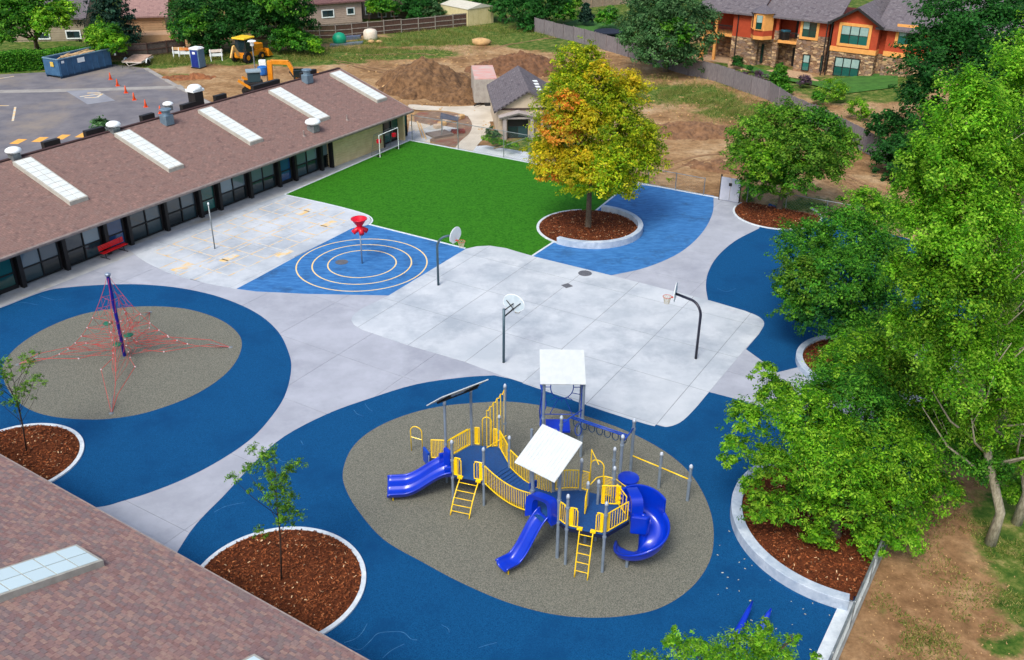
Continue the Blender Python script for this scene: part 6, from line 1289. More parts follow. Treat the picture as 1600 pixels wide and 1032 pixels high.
b = MB(); b.bar(lc + x * 1.0 - y * .6 + Vector((0, 0, 1.3)), lc + x * 2.7 - y * .6 + Vector((0, 0, .6)), .16, .2); b.bar(lc + x * 1.0 + y * .6 + Vector((0, 0, 1.3)), lc + x * 2.7 + y * .6 + Vector((0, 0, .6)), .16, .2); b.build('loader_arm', M_orange, t)
b = MB(); c = lc + x * 2.7 + Vector((0, 0, .6)); b.add([c - y * 1 + Vector((0, 0, .5)), c + y * 1 + Vector((0, 0, .5)), c + y * 1 - Vector((0, 0, .4)), c - y * 1 - Vector((0, 0, .4)), c - y * 1 + x * .8 - Vector((0, 0, .4)), c + y * 1 + x * .8 - Vector((0, 0, .4))], [(0, 1, 2, 3), (3, 2, 5, 4), (0, 3, 4), (1, 5, 2)]); o = b.build('bucket', M_orange, t); o.modifiers.new('s', 'SOLIDIFY').thickness = .06
b = MB(); b.bar(lc - x * 1.5 + Vector((0, 0, .9)), lc - x * 2.3 + Vector((0, 0, 2.1)), .22, .28); b.bar(lc - x * 2.3 + Vector((0, 0, 2.1)), lc - x * 2.9 + Vector((0, 0, .9)), .18, .22); b.build('backhoe_arm', mat('arm_cream', (230, 190, 120), (214, 172, 100), rough=.5), t)
# orange excavator, mostly behind the school roof
ec = Vector((*G2(447, 141), 0)); t = thing('excavator', 'orange excavator arm rising behind the school roof ridge', 'excavator', tuple(ec)); x = Vector((.97, .22, 0)); y = Vector((-.22, .97, 0))
b = MB()
for e in (-1.2, .8): b.frame(ec + x * .2 + y * e, x * 3.4, y * .45, Vector((0, 0, .7)))
b.build('track', M_tyre, t, bevel=.15); b = MB(); b.frame(ec + x * 1.0 - y * 1.0 + Vector((0, 0, .75)), x * 2.6, y * 2.0, Vector((0, 0, .8))); b.build('body', M_orange, t, bevel=.08); b = MB(); b.frame(ec + x * .9 - y * 1.0 + Vector((0, 0, 1.0)), x * 1.1, y * .9, Vector((0, 0, 1.2))); b.build('cab', M_glass, t, bevel=.05)
pz = lambda px, py: W(px, py, ec.y + 0.2)
b = MB(); b.bar(pz(463, 119), pz(450, 98), .34, .42); b.bar(pz(451, 98), pz(423, 97), .32, .46); b.build('boom', M_orange, t, bevel=.04); b = MB(); b.bar(pz(421, 95), pz(424, 136), .34, .5); b.build('stick', mat('stick_amber', (232, 146, 24), (216, 130, 14), rough=.4), t, bevel=.04)
b = MB(); b.bar(pz(417, 101), pz(418, 132), .06, .06); b.bar(pz(452, 112), pz(459, 121), .1, .1); b.build('hydraulic_ram', M_dark, t); b = MB(); e = pz(423, 138); b.tube([e + Vector((-.3, 0, 0)), e + Vector((.3, 0, -.3)), e + Vector((.2, 0, -.8))], .25, 8); b.build('bucket', M_dark, t)
# compact skid steer
mc = Vector((*G2(392, 146), 0)); t = thing('skid_steer', 'small black and orange skid steer behind the roof ridge', 'skid steer', tuple(mc)); b = MB(); b.box(mc + Vector((.4, 0, .8)), (1.9, 1.4, .9), .3); b.build('body', M_dark, t, bevel=.08); b = MB(); b.box(mc + Vector((.5, 0, 1.75)), (1.3, 1.2, 1.0), .3); b.build('cab', M_glass, t, bevel=.06); b = MB(); b.box(mc + Vector((.5, 0, 2.3)), (1.5, 1.4, .12), .3); b.build('cab_roof', mat('roof_pale', (150, 170, 180), (130, 150, 160), rough=.5), t)
b = MB(); b.bar(mc + Vector((-.9, -.9, 1.5)), mc + Vector((.3, -.8, .7)), .16, .26); b.bar(mc + Vector((-.9, .7, 1.5)), mc + Vector((.3, .8, .7)), .16, .26); b.build('lift_arm', M_orange, t)
for sx_, sy in ((-.3, -.8), (1.1, -.8), (-.3, .6), (1.1, .6)): b = MB(); c = mc + Vector((sx_, sy, .4)); b.tube([c, c + Vector((0, .25, 0))], .4, 14); b.build('wheel', M_tyre, t, smooth=True, auto=True)
# lamp post with white head
lp = Vector((*G2(402, 139), 0)); t = thing('lamp_post', 'slim lamp post with white globe head beside the site entrance', 'lamp post', tuple(lp)); b = MB(); b.lathe([(.09, 0), (.06, 4.4)], lp, 8); b.build('pole', M_galv, t); b = MB(); b.lathe([(.05, 4.3), (.2, 4.45), (.2, 4.75), (.45, 4.85), (.4, 4.92), (.1, 5.0)], lp, 12); b.build('lamp_head', M_white, t)
# porch of blue tank and small items near the excavator
b = MB(); p = G2(411, 118); b.lathe([(.5, .1), (.55, .3), (.55, .9), (.4, 1.0)], (*p, 0), 14); tag(b.build('water_barrel', mat('barrel_blue', (40, 110, 190), (30, 96, 174), rough=.4), loc=(*p, 0)), 'bright blue barrel beside the excavator', 'barrel')
b = MB(); p = G2(411, 108); b.box((*p, .5), (.8, .7, 1.0), .2); tag(b.build('tool_cabinet', M_white, loc=(*p, 0), bevel=.08), 'white equipment box standing behind the blue barrel', 'equipment box')
# water tank, pipes, green tank by the brown fence
b = MB(); p = G2(579, 62); b.lathe([(.85, 0), (.9, .2), (.9, 1.0), (.7, 1.25), (.3, 1.35)], (*p, 0), 18); tag(b.build('water_tank', mat('tank_white', (226, 216, 198), (210, 198, 180), rough=.5), loc=(*p, 0), smooth=True), 'white plastic water tank in front of the brown fence', 'water tank')
b = MB(); p = G2(531, 70); b.lathe([(.5, 0), (.85, .35), (.9, .9), (.6, 1.35), (.2, 1.5)], (*p, 0), 14); tag(b.build('green_tank', mat('tank_teal', (0, 160, 120), (0, 140, 104), rough=.5), loc=(*p, 0), smooth=True), 'teal green plastic tank on the site edge', 'water tank')
b = MB(); p, q = G(515, 74), G(566, 70); b.frame(p, q - p, Vector((0, 1.1, 0)), Vector((0, 0, .25))); tag(b.build('steel_sheets', mat('sheet_grey', (108, 122, 134), (90, 104, 118), rough=.6), loc=tuple(p)), 'long low stack of grey steel sheets in the grass', 'steel sheets')
b = MB(); p, q = G(536, 64), G(563, 62); b.frame(p, q - p, Vector((0, .9, 0)), Vector((0, 0, .45))); tag(b.build('pipe_stack', mat('pipe_blue_grey', (92, 108, 134), (80, 94, 118), rough=.6), loc=tuple(p)), 'blue grey pipe stack behind the steel sheets', 'pipes')
# boulders
def boulder(p, r, lb, c, fl=.6):
    bm = MB(); n = 9; vs = []; fs = []
    for i in range(7):
        th_ = math.pi * i / 6
        for k in range(n): a = 2 * math.pi * k / n; rr_ = r * (1 + .25 * (random.random() - .5)); vs.append((p[0] + rr_ * math.sin(th_) * math.cos(a) * 1.3, p[1] + rr_ * math.sin(th_) * math.sin(a), ground_z(*p[:2]) + r * fl * .75 + rr_ * fl * math.cos(th_)))
    for i in range(6):
        for k in range(n): fs.append((i * n + k, (i + 1) * n + k, (i + 1) * n + (k + 1) % n, i * n + (k + 1) % n))
    bm.add(vs, fs); tag(bm.build('boulder', c, loc=(p[0], p[1], ground_z(*p[:2])), smooth=True), lb, 'boulder')
M_rock = mat('rock_sand', (204, 168, 116), (176, 144, 100), rough=.95, scale=2, bump=.5)
boulder(G2(752, 71), 1.0, 'large sandy boulder on the far grassy bank', M_rock, .5); boulder(G2(580, 67), .38, 'small pale rock beside the water tank', M_rock); boulder(G2(592, 67), .35, 'small yellowish rock right of the water tank', M_rock); boulder(G2(621, 126), .5, 'pale boulder lying on the dug soil heap', mat('rock_pale', (196, 178, 158), (176, 158, 138), rough=.95, scale=2), .5)
# soil heaps
def heap(p, rx, ry, h, lb, seed, cols=((72, 52, 34), (134, 102, 70))):
    n = 150; xs = np.linspace(-1.15, 1.15, n); X, Y = np.meshgrid(xs, xs, indexing='ij'); wx, wy = p[0] + X * rx, p[1] + Y * ry; rad = np.sqrt(X ** 2 + Y ** 2) + (fbm(wx, wy, 3, seed) - .5) * .7
    Z = h * np.clip(1 - rad, 0, 1) ** .75 * (1 + (fbm(wx, wy, 2.2, seed + 4) - .5) * .5) + (fbm(wx, wy, .7, seed + 8, 3) - .5) * .85 * (rad < .98) - .08
    vs = np.stack([wx - p[0], wy - p[1], Z], -1).reshape(-1, 3); ii = np.arange(n * n).reshape(n, n); q = np.stack([ii[:-1, :-1], ii[1:, :-1], ii[1:, 1:], ii[:-1, 1:]], -1).reshape(-1, 4); keep = (rad.reshape(-1)[q] < 1.02).any(1)
    me = fast_mesh('soil_heap', vs, q[keep], [mat('heap_soil_%d' % (sum(cols[0]) % 97), cols[0], cols[1], rough=1, scale=2.2, detail=10, bump=.9, bscale=7, contrast=.35)], smooth=False); return tag(link('soil_heap', me, None, (p[0], p[1], ground_z(*p[:2]))), lb, 'soil heap')
heap(G2(662, 136), 5.2, 6.0, 3.2, 'large heap of dug clods in front of the haul path', 21); heap(G2(812, 108), 5.5, 4.5, 1.8, 'dark soil heap behind the grey roofed storage house', 25, ((84, 58, 40), (128, 92, 64))); heap(G2(1085, 205), 4.5, 3.0, .75, 'low disturbed soil mound in the bare field near the small tree', 31, ((92, 66, 46), (140, 106, 76))); heap(G2(1130, 262), 3, 1.6, .5, 'low dark ridge of soil behind the white metal gate', 34, ((92, 66, 46), (140, 106, 76))); heap(G2(300, 122), 3.2, 1.4, .5, 'flat reddish soil patch below the portable toilet', 37, ((110, 66, 40), (150, 100, 64))); heap(G2(730, 152), 4.0, 2.5, 1.2, 'smaller dark heap beside the container', 39)
for px, py, r, lb in ((603, 138, .32, 'clod of earth beside the heap foot, left'), (700, 140, .4, 'clod of earth at the right foot of the large heap'), (640, 108, .35, 'broken concrete lump behind the large heap')): boulder(G2(px, py), r, lb, M_rock)
# small courtyard garden stones
for k, (px, py) in enumerate(((684, 201), (691, 197), (698, 193), (706, 191), (713, 188), (720, 186))):
    p = G2(px, py); b = MB(); b.box((*p, .2), (.75, .5, .4), .5 + k * .1); tag(b.build('edging_stone', M_rock if k % 2 else MATS['rock_pale'], loc=(*p, 0), bevel=.08), ('pale stone block, %s in the row edging the small garden' % ('lowest', 'second from the bottom', 'third from the bottom', 'third from the top', 'second from the top', 'topmost')[k]), 'stone block', 'stone blocks edging the small garden')
b = MB(); p = G2(687, 212); b.box((*p, .12), (2.0, 1.6, .2), .6); tag(b.build('paver_pad', mat('paver_grey', (128, 118, 110), (110, 100, 94), rough=.9, scale=3), loc=(*p, 0)), 'grey paver platform behind the tall chain link fence', 'platform')
b = MB(); p = G2(716, 208); b.box((*p, .15), (1.2, .6, .3), .2); tag(b.build('red_box', mat('box_red_brown', (150, 70, 62), (130, 58, 52), rough=.8), loc=(*p, 0), bevel=.04), 'low reddish box in the small garden', 'box')
t = thing('garden_frame', 'grey metal frame with dark cover standing in the small garden', 'garden frame', (*G2(703, 212), 0)); p = Vector((*G2(703, 212), 0))
for dx, dy in ((-.7, -.5), (.7, -.5), (-.7, .5), (.7, .5)): b = MB(); b.bar(p + Vector((dx, dy, 0)), p + Vector((dx, dy, 1.7)), .06, .06); b.build('leg', M_galv, t)
b = MB(); b.add([p + Vector((-.8, -.6, 1.7)), p + Vector((.8, -.6, 1.5)), p + Vector((.8, .6, 1.5)), p + Vector((-.8, .6, 1.9))], [(0, 1, 2, 3)]); o = b.build('cover', mat('cover_grey', (88, 92, 104), (70, 74, 86), rough=.8), t); o.modifiers.new('s', 'SOLIDIFY').thickness = .04
for a, e, lb in (((652, 190), (660, 216), 'pale plank leaning in the sandy corner by the school end'), ((656, 193), (666, 218), 'second leaning plank beside the school end wall')):
    p, q = G(*a, .9), G(*e, .05); b = MB(); b.bar(p, q, .12, .05); tag(b.build('plank', MATS['lumber'], loc=tuple(q)), lb, 'plank')
b = MB(); p, q = G(772, 232, .06), G(790, 228, .06); b.bar(p, q, .15, .08); tag(b.build('plank', MATS['lumber'], loc=tuple(p)), 'single board lying in the weeds beside the gate', 'plank')
b = MB(); p = Vector((*G2(950, 56), 0)); b.lathe([(1.9, .5), (1.9, .62), (1.75, .62), (1.7, .58), (.1, .56)], p, 26); tag(b.build('trampoline', mat('trampoline_dark', (22, 34, 56), (18, 26, 44), rough=.8), loc=tuple(p)), 'dark round trampoline on the lawn beyond the grey fence', 'trampoline')
# wheel ruts pressed into the bare soil, and loose stones
M_rut = mat('rut_soil', (150, 118, 84), (128, 98, 68), rough=1, scale=3, bump=.5)
b = MB(); r5 = np.random.default_rng(8)
for pts in ([(520, 96), (570, 104), (640, 118), (700, 122), (740, 112)], [(526, 100), (574, 109), (640, 124), (704, 128), (748, 117)], [(1030, 262), (1090, 246), (1150, 240)], [(1034, 270), (1090, 254), (1150, 247)], [(1270, 262), (1310, 272), (1350, 290), (1400, 310)], [(1274, 270), (1312, 281), (1350, 300), (1396, 320)], [(560, 88), (640, 84), (720, 92), (780, 96)], [(870, 60), (800, 70), (770, 78)]):
    P_ = [Vector(q) for q in catmull([G2(*p) for p in pts], 8)]
    for i in range(len(P_) - 1):
        t = (P_[i + 1] - P_[i]).normalized(); n = Vector((-t.y, t.x)) * .16; q4 = [P_[i] - n, P_[i + 1] - n, P_[i + 1] + n, P_[i] + n]; b.add([(p.x, p.y, ground_z(p.x, p.y) + .03) for p in q4], [(0, 1, 2, 3)])
tag(b.build('wheel_ruts', M_rut, loc=(0, 0, 0)), kind='structure')
b = MB()
for k in range(900):
    px, py = (r5.uniform(520, 1180), r5.uniform(85, 210)) if k % 3 else (r5.uniform(1350, 1590), r5.uniform(860, 1030))
    p = G(px, py)
    if k % 3 and not (p.y > 84): continue
    if not k % 3 and fenceside(p.x - .4, p.y): continue
    s_ = r5.uniform(.03, .09) * (1.6 if k % 3 else .35); b.box((p.x, p.y, ground_z(p.x, p.y) + s_ * .3), (s_ * 1.6, s_, s_), r5.random() * 3)
tag(b.build('loose_stones', M_rock, loc=(0, 0, 0)), 'loose stones and clods scattered over the bare soil', 'stones', kind='stuff')
# ------------------------------------------------------------------ vegetation
def blob(px, py, Y, rpx, sz=.85, sy=1.0):
    c = W(px, py, Y); dep = (c - Vector((0, 0, CAM_H))).dot(fwd); r = rpx * dep / CAM_F; return (c, (r, r * sy, r * sz))
PAL = {
 'bright': [(92, 156, 24), (124, 184, 36), (154, 202, 54), (62, 124, 22)], 'mid': [(60, 130, 30), (84, 154, 40), (110, 172, 50), (42, 102, 28)], 'dark': [(36, 98, 34), (48, 114, 42), (64, 130, 52), (26, 78, 28)],
 'blue': [(32, 70, 56), (44, 84, 66), (56, 96, 74), (22, 54, 44)], 'yellowgreen': [(146, 180, 26), (182, 198, 36), (208, 206, 44), (116, 158, 26)], 'yellow': [(220, 204, 40), (236, 206, 46), (204, 198, 36), (176, 186, 32)],
 'orange': [(232, 144, 56), (224, 162, 60), (208, 182, 50), (184, 182, 44)], 'olive': [(82, 140, 32), (112, 166, 44), (138, 182, 60), (62, 112, 28)], 'lime': [(98, 166, 28), (126, 186, 40), (150, 200, 58), (74, 138, 24)], 'sage': [(66, 112, 62), (86, 130, 76), (104, 146, 92), (48, 92, 50)], 'purple': [(104, 84, 110), (130, 108, 132), (90, 70, 92), (116, 100, 96)], 'grassy': [(112, 136, 52), (150, 152, 78), (84, 120, 40), (176, 166, 104)]}
PALN = {k: np.array([lin(c)[:3] for c in v]) for k, v in PAL.items()}
def foliage(blobs, n, size, pal, seed=0, clump=16, cs=.9, droop=0.0, narrow=.55, shell=.5, gap=.45, spray=.6, origin=(0, 0, 0)):
    """blobs: (centre, radii[, palette name]); returns vertex / face / tint arrays of leaf-shaped quads in clumps"""
    r = np.random.default_rng(seed); vol = np.array([b[1][0] * b[1][1] + b[1][0] * b[1][2] + b[1][1] * b[1][2] for b in blobs]); share = vol / vol.sum(); VV, TT = [], []
    for b, sh in zip(blobs, share):
        nl = max(40, int(n * sh)); nc = max(4, nl // clump); c = np.array(b[0]); R_ = np.array(b[1]); P_ = PALN[b[2] if len(b) > 2 else pal]
        d = r.normal(size=(nc, 3)); d /= np.linalg.norm(d, axis=1)[:, None]; d[:, 2] = np.where(d[:, 2] < -.55, -d[:, 2], d[:, 2])
        rad = shell + (1 - shell) * r.random(nc) ** .6 + (r.random(nc) < .16) * r.random(nc) * .34; lump = 1 + .22 * np.sin(d[:, 0] * 5 + seed) * np.cos(d[:, 1] * 6 + seed * 2) + .16 * np.sin(d[:, 2] * 9 + d[:, 0] * 7)
        cc = c + d * R_ * (rad * lump)[:, None]; wl_ = R_.mean() * .75 + .15; g3 = np.sin(cc[:, 0] * 5.3 / wl_ + seed) * np.sin(cc[:, 1] * 4.7 / wl_) + np.sin(cc[:, 2] * 5.9 / wl_ + seed) * np.cos(cc[:, 0] * 3.1 / wl_); ok_ = g3 > -gap; cc, d = cc[ok_], d[ok_]; nc = len(cc); cr_ = (R_.mean() * .17 + size * .8) * cs * (.6 + .8 * r.random(nc)); tone = r.integers(0, 4, nc); br = (.66 + .6 * r.random(nc)) * (.84 + .32 * r.random())
        k = r.integers(0, nc, nl); off = r.normal(size=(nl, 3)); off /= np.linalg.norm(off, axis=1)[:, None]; off *= (r.random(nl) ** .45)[:, None]; off[:, 2] *= spray
        p = cc[k] + off * cr_[k][:, None]; out = d[k] * .5 + off * .5 + np.array([0, 0, .7]); nrm = out + r.normal(size=(nl, 3)) * .42; nrm /= np.linalg.norm(nrm, axis=1)[:, None]
        t = r.normal(size=(nl, 3)); t[:, 2] -= droop; t -= nrm * (t * nrm).sum(1)[:, None]; t /= np.linalg.norm(t, axis=1)[:, None]; s = np.cross(nrm, t); L = size * (.6 + .8 * r.random(nl)); w = L * narrow
        q = np.stack([p - t * L[:, None] * .5, p + s * w[:, None] * .5 + nrm * L[:, None] * .08, p + t * L[:, None] * .5, p - s * w[:, None] * .5 + nrm * L[:, None] * .08], 1)
        col = P_[np.where(r.random(nl) < .65, tone[k], r.integers(0, 4, nl))] * br[k][:, None] * (.8 + .4 * r.random(nl))[:, None]; VV.append(q.reshape(-1, 3)); TT.append(np.repeat(col, 4, 0))
    V_ = np.concatenate(VV) - np.array(origin); T_ = np.clip(np.concatenate(TT), 0, 1); F_ = np.arange(len(V_)).reshape(-1, 4); return V_, F_, T_
def crown(name, blobs, n, size, pal, parent, seed, **k):
    V_, F_, T_ = foliage(blobs, n, size, pal, seed, origin=LOC[parent], **k); return link(name, fast_mesh(name, V_, F_, [M_leaf], tint=T_), parent)
def trunk(parent, base, blobs, r0, mt=M_bark, nb=None, seed=0, h1=.35, split=True, lean=(0, 0), twigs=2):
    rr = random.Random(seed); base = Vector(base); tops = [Vector(b[0]) for b in blobs]; top = max(tops, key=lambda p: p.z); ctr = sum(tops, Vector()) / len(tops); b = MB(); fork = Vector((base.x + (ctr.x - base.x) * .3 + lean[0], base.y + (ctr.y - base.y) * .3 + lean[1], base.z + (ctr.z - base.z) * h1 * 1.6))
    b.tube([base - Vector((0, 0, .15)), base + Vector((0, 0, .08)), base.lerp(fork, .35), fork], [r0 * 1.5, r0 * 1.1, r0 * .92, r0 * .75], 10)
    tk = b.build('trunk', mt, parent, smooth=True); lb = MB()
    order_ = sorted(range(len(blobs)), key=lambda i: -blobs[i][1][0])[:nb or 12]
    for i in order_:
        c = Vector(blobs[i][0]); m1 = fork.lerp(c, .5) + Vector((rr.uniform(-.3, .3), rr.uniform(-.3, .3), rr.uniform(-.1, .4))); L = (c - fork).length; lb.tube([fork - Vector((0, 0, .1)), fork.lerp(m1, .5), m1, c], [r0 * .5, r0 * .36, r0 * .22, r0 * .08], 6)
        for q in range(twigs):
            R_ = blobs[i][1][0]; e = c + Vector((rr.uniform(-1, 1), rr.uniform(-1, 1), rr.uniform(-.2, .9))) * R_ * .8; lb.tube([m1.lerp(c, .3 + .5 * rr.random()), c.lerp(e, .5) + Vector((0, 0, .1)), e], [r0 * .14, r0 * .09, r0 * .03], 4)
    if lb.v: lb.build('limbs', mt, parent, smooth=True)
    return tk
def tree(name, label, base, blobs, n, size, pal, r0, seed, mt=M_bark, group=None, cat='tree', **k):
    t = thing(name, label, cat, base, group); tk = {q: k.pop(q) for q in ('nb', 'h1', 'lean', 'twigs') if q in k}; trunk(t, base, blobs, r0, mt, seed=seed, **tk); crown('crown', blobs, n, size, pal, t, seed, **k); return t
Gp = lambda x, y, z=0: tuple(G(x, y, z))
# the maple
Y0 = 60.9
B_ = [blob(895, 112, Y0 + 1, 30, 1.4), blob(880, 135, Y0 + 1, 26), blob(925, 150, Y0, 52), blob(962, 168, Y0, 38), blob(880, 175, Y0, 48), (*blob(875, 205, Y0 - 1.6, 34), 'orange'), (*blob(905, 190, Y0 - 1.5, 36), 'yellow'), blob(995, 215, Y0, 40), blob(950, 215, Y0 - 1, 55, .9, .8), (*blob(865, 250, Y0 - 1, 38), 'yellow'), (*blob(900, 262, Y0 - 2.2, 40), 'yellow'), blob(945, 262, Y0 - 2, 48), blob(995, 262, Y0 - .5, 40), (*blob(860, 272, Y0 - 1.4, 22), 'orange'), blob(905, 285, Y0 - 1.8, 34), blob(965, 290, Y0 - 1, 36), blob(1008, 236, Y0 + .6, 30), (*blob(985, 140, Y0 + .5, 30), 'yellow'), blob(855, 230, Y0 + .5, 30), (*blob(920, 100, Y0 + .8, 22, 1.4), 'yellowgreen'), (*blob(885, 160, Y0 - 1.8, 20), 'orange'), (*blob(940, 120, Y0 - .8, 26), 'yellow')]
tree('maple_tree', 'maple turning yellow green and orange in the walled bed by the turf', Gp(919, 356, .12), B_, 95000, .17, 'yellowgreen', .2, 41, nb=14, h1=.34, gap=.6)
# tree behind the white doors
Y0 = 64.5
tree('round_tree', 'rounded green tree in the mulch bed beside the white doors', Gp(1217, 328, .12), [blob(1185, 215, Y0, 42), blob(1225, 195, Y0 + .5, 42), (*blob(1275, 205, Y0, 42), 'mid'), blob(1300, 240, Y0, 38), blob(1250, 240, Y0 - 1.5, 50), (*blob(1200, 255, Y0 - 1.2, 42), 'bright'), blob(1165, 250, Y0 - .3, 34), (*blob(1240, 275, Y0 - 1.4, 36), 'mid'), blob(1290, 265, Y0 - .8, 30), (*blob(1180, 285, Y0 - .8, 26), 'mid'), blob(1215, 292, Y0 - .6, 24), blob(1318, 222, Y0, 24)], 60000, .18, 'olive', .2, 42, nb=10, h1=.3)
# bushy trees over the curved planter 2
Y0 = 45
tree('bushy_tree', 'broad dark green tree overhanging the side rubber surface from the small curved planter', Gp(1395, 560, .2), [blob(1260, 390, Y0 + 1, 48), blob(1325, 370, Y0 + 2, 56), (*blob(1255, 440, Y0 - 1, 44), 'olive'), blob(1310, 440, Y0 - 1.5, 62), blob(1245, 480, Y0 - 1, 30), (*blob(1290, 495, Y0 - 2, 44), 'dark'), (*blob(1380, 350, Y0 + 4, 48), 'olive'), blob(1375, 420, Y0, 60), (*blob(1360, 480, Y0 - 1, 50), 'dark'), blob(1228, 450, Y0 - .5, 22), (*blob(1350, 325, Y0 + 3, 34), 'bright'), (*blob(1330, 520, Y0 - 3, 40), 'mid')], 76000, .14, 'mid', .2, 43, nb=10, h1=.25)
# big tree over the large planter
Y0 = 29.3
tree('large_tree', 'large bright leafy tree spreading over the curved concrete wall', Gp(1305, 838, .3), [blob(1210, 622, Y0 + 1, 34), blob(1195, 580, Y0 + 1.2, 18), blob(1320, 590, Y0 + 2, 48), blob(1345, 555, Y0 + 3.5, 40), (*blob(1400, 545, Y0 + 4, 54), 'bright'), blob(1165, 655, Y0 + .5, 32), blob(1255, 655, Y0, 56), (*blob(1330, 630, Y0 + 1, 76), 'mid'), (*blob(1420, 620, Y0 + 2, 70), 'bright'), blob(1205, 725, Y0 - .8, 36), blob(1155, 640, Y0 + .5, 14), blob(1140, 720, Y0 + .2, 14), blob(1175, 760, Y0 - .8, 20), (*blob(1290, 720, Y0 - 1, 74), 'bright'), blob(1380, 710, Y0 - .5, 76), (*blob(1460, 690, Y0 + .5, 60), 'mid'), blob(1330, 790, Y0 - 1.6, 50), blob(1400, 780, Y0 - 1.3, 54), (*blob(1250, 790, Y0 - 1.2, 40), 'bright'), blob(1195, 795, Y0 - 1.1, 28), (*blob(1410, 838, Y0 - 1.8, 32), 'lime'), blob(1355, 842, Y0 - 2, 30), (*blob(1150, 700, Y0 + .3, 22), 'lime'), blob(1280, 835, Y0 - 1.6, 26), (*blob(1470, 770, Y0 - .8, 34), 'bright')], 150000, .125, 'bright', .2, 44, nb=14, h1=.3, clump=16, narrow=.42, gap=.3)
# cottonwoods on the right
def poplar(label, base, Yc, cols, n, seed, r0=.17):
    t = thing('cottonwood_tree', label, 'tree', base, 'cottonwoods on the bare soil'); top = Vector(cols[0][0]); b = MB(); bs = Vector(base); pts = [bs - Vector((0, 0, .2)), bs + Vector((.03, 0, 1.5)), bs.lerp(top, .3), bs.lerp(top, .6) + Vector((.05, 0, 0)), top]
    b.tube(pts, [r0 * 1.35, r0, r0 * .8, r0 * .45, .03], 10); b.build('trunk', M_barkp, t, smooth=True); lb = MB(); rr = random.Random(seed)
    for k in range(46):
        f = .18 + .75 * rr.random(); p = bs.lerp(top, f); a = rr.random() * 6.28; l = (1.1 - f) * 3.6 * rr.uniform(.6, 1.1); e = p + Vector((math.cos(a) * l, math.sin(a) * l, l * 1.0)); lb.tube([p, p.lerp(e, .5) + Vector((math.cos(a) * .25, math.sin(a) * .25, -.15)), e], [.07 * (1.1 - f), .045 * (1.1 - f), .012], 5)
        for _ in range(2): e2 = p.lerp(e, .5 + .4 * rr.random()); lb.tube([e2, e2 + Vector((rr.uniform(-.8, .8), rr.uniform(-.8, .8), rr.uniform(.3, 1.1)))], [.018, .006], 4)
    lb.build('limbs', M_barkp, t, smooth=True); crown('crown', cols, int(n * 1.25), .105, 'lime', t, seed, narrow=.5, clump=16, shell=.3, cs=.75, gap=.2, spray=1.5)
Yp = 28.6
poplar('tall pale green cottonwood with a pale trunk at the right, nearer the yard', Gp(1547, 850), Yp, [blob(1510, 190, Yp, 60, 1.2), blob(1475, 260, Yp - .4, 66), (*blob(1545, 270, Yp, 74), 'bright'), blob(1450, 340, Yp, 60), blob(1520, 360, Yp - 1, 84), blob(1440, 430, Yp, 56), (*blob(1500, 460, Yp - 1, 86), 'bright'), blob(1560, 440, Yp + .6, 70), blob(1450, 530, Yp - .5, 60), blob(1520, 570, Yp - .8, 84), (*blob(1570, 640, Yp, 60), 'bright'), blob(1500, 660, Yp + .5, 50), blob(1600, 540, Yp + .5, 60), (*blob(1545, 730, Yp, 34), 'mid'), blob(1420, 290, Yp + .5, 28), blob(1500, 160, Yp, 16, 1.8), blob(1530, 150, Yp, 12, 2), blob(1410, 250, Yp, 14), blob(1395, 420, Yp, 20), blob(1400, 500, Yp, 24)], 150000, 45)
poplar('second cottonwood cut by the right frame edge with pale leaning trunk', Gp(1588, 818), 30, [blob(1600, 150, 30.5, 70, 1.2), blob(1640, 260, 30.5, 90), (*blob(1590, 340, 31.5, 70), 'bright'), blob(1660, 420, 30, 100), blob(1640, 560, 30, 90), blob(1610, 700, 30, 56), blob(1590, 770, 30.3, 26)], 90000, 46, .16)
# dark tree upper right
Yd = 76
tree('dark_tree', 'tall dense dark green tree beside the orange house at the upper right', Gp(1470, 262), [blob(1490, 30, Yd + 4, 60, 1.1), blob(1545, 55, Yd + 2, 66), blob(1456, 86, Yd + 2, 48), blob(1500, 120, Yd, 80), blob(1570, 140, Yd, 70), blob(1436, 150, Yd, 38), blob(1448, 205, Yd - 2, 50), blob(1510, 215, Yd - 3, 70), blob(1580, 230, Yd - 2, 60), blob(1425, 250, Yd - 3, 36), blob(1640, 110, Yd, 80), blob(1600, 20, Yd + 4, 50)], 60000, .3, 'dark', .35, 47, h1=.2)
tree('dark_shrub', 'dark leafy shrub at the foot of the grey fence under the tall dark tree', Gp(1395, 290), [blob(1400, 245, 73, 36), (*blob(1385, 200, 77, 30), 'dark'), blob(1410, 280, 71, 26), blob(1440, 275, 71, 30)], 12000, .26, 'dark', .1, 48, cat='shrub')
# trees by the dirt field
Yt = 108
tree('elm_tree', 'wide sage green tree leaning over the grey fence in front of the orange house', Gp(1040, 112), [blob(1010, 30, Yt + 2, 44), blob(1060, 25, Yt, 46), blob(1040, 65, Yt - 1, 50), blob(1085, 60, Yt - 1, 36), blob(995, 60, Yt, 32), blob(1070, 92, Yt - 2, 24), blob(1020, 88, Yt - 2, 26), (*blob(1055, 55, Yt - 3, 26), 'mid'), blob(1100, 30, Yt, 24), blob(1030, 5, Yt + 2, 40)], 34000, .3, 'sage', .3, 49, h1=.25)
tree('conifer', 'small blue spruce on the lawn beyond the grey fence', Gp(916, 36), [blob(916, 28, 138, 11, .9), blob(916, 20, 138, 8), blob(916, 12, 138, 5, 1.4)], 3500, .3, 'blue', .1, 50, nb=1)
tree('small_tree', 'small pale green tree beside the blue spruce', Gp(948, 40), [blob(948, 28, 135, 15), blob(955, 20, 136, 10)], 3500, .3, 'mid', .1, 51, nb=2)
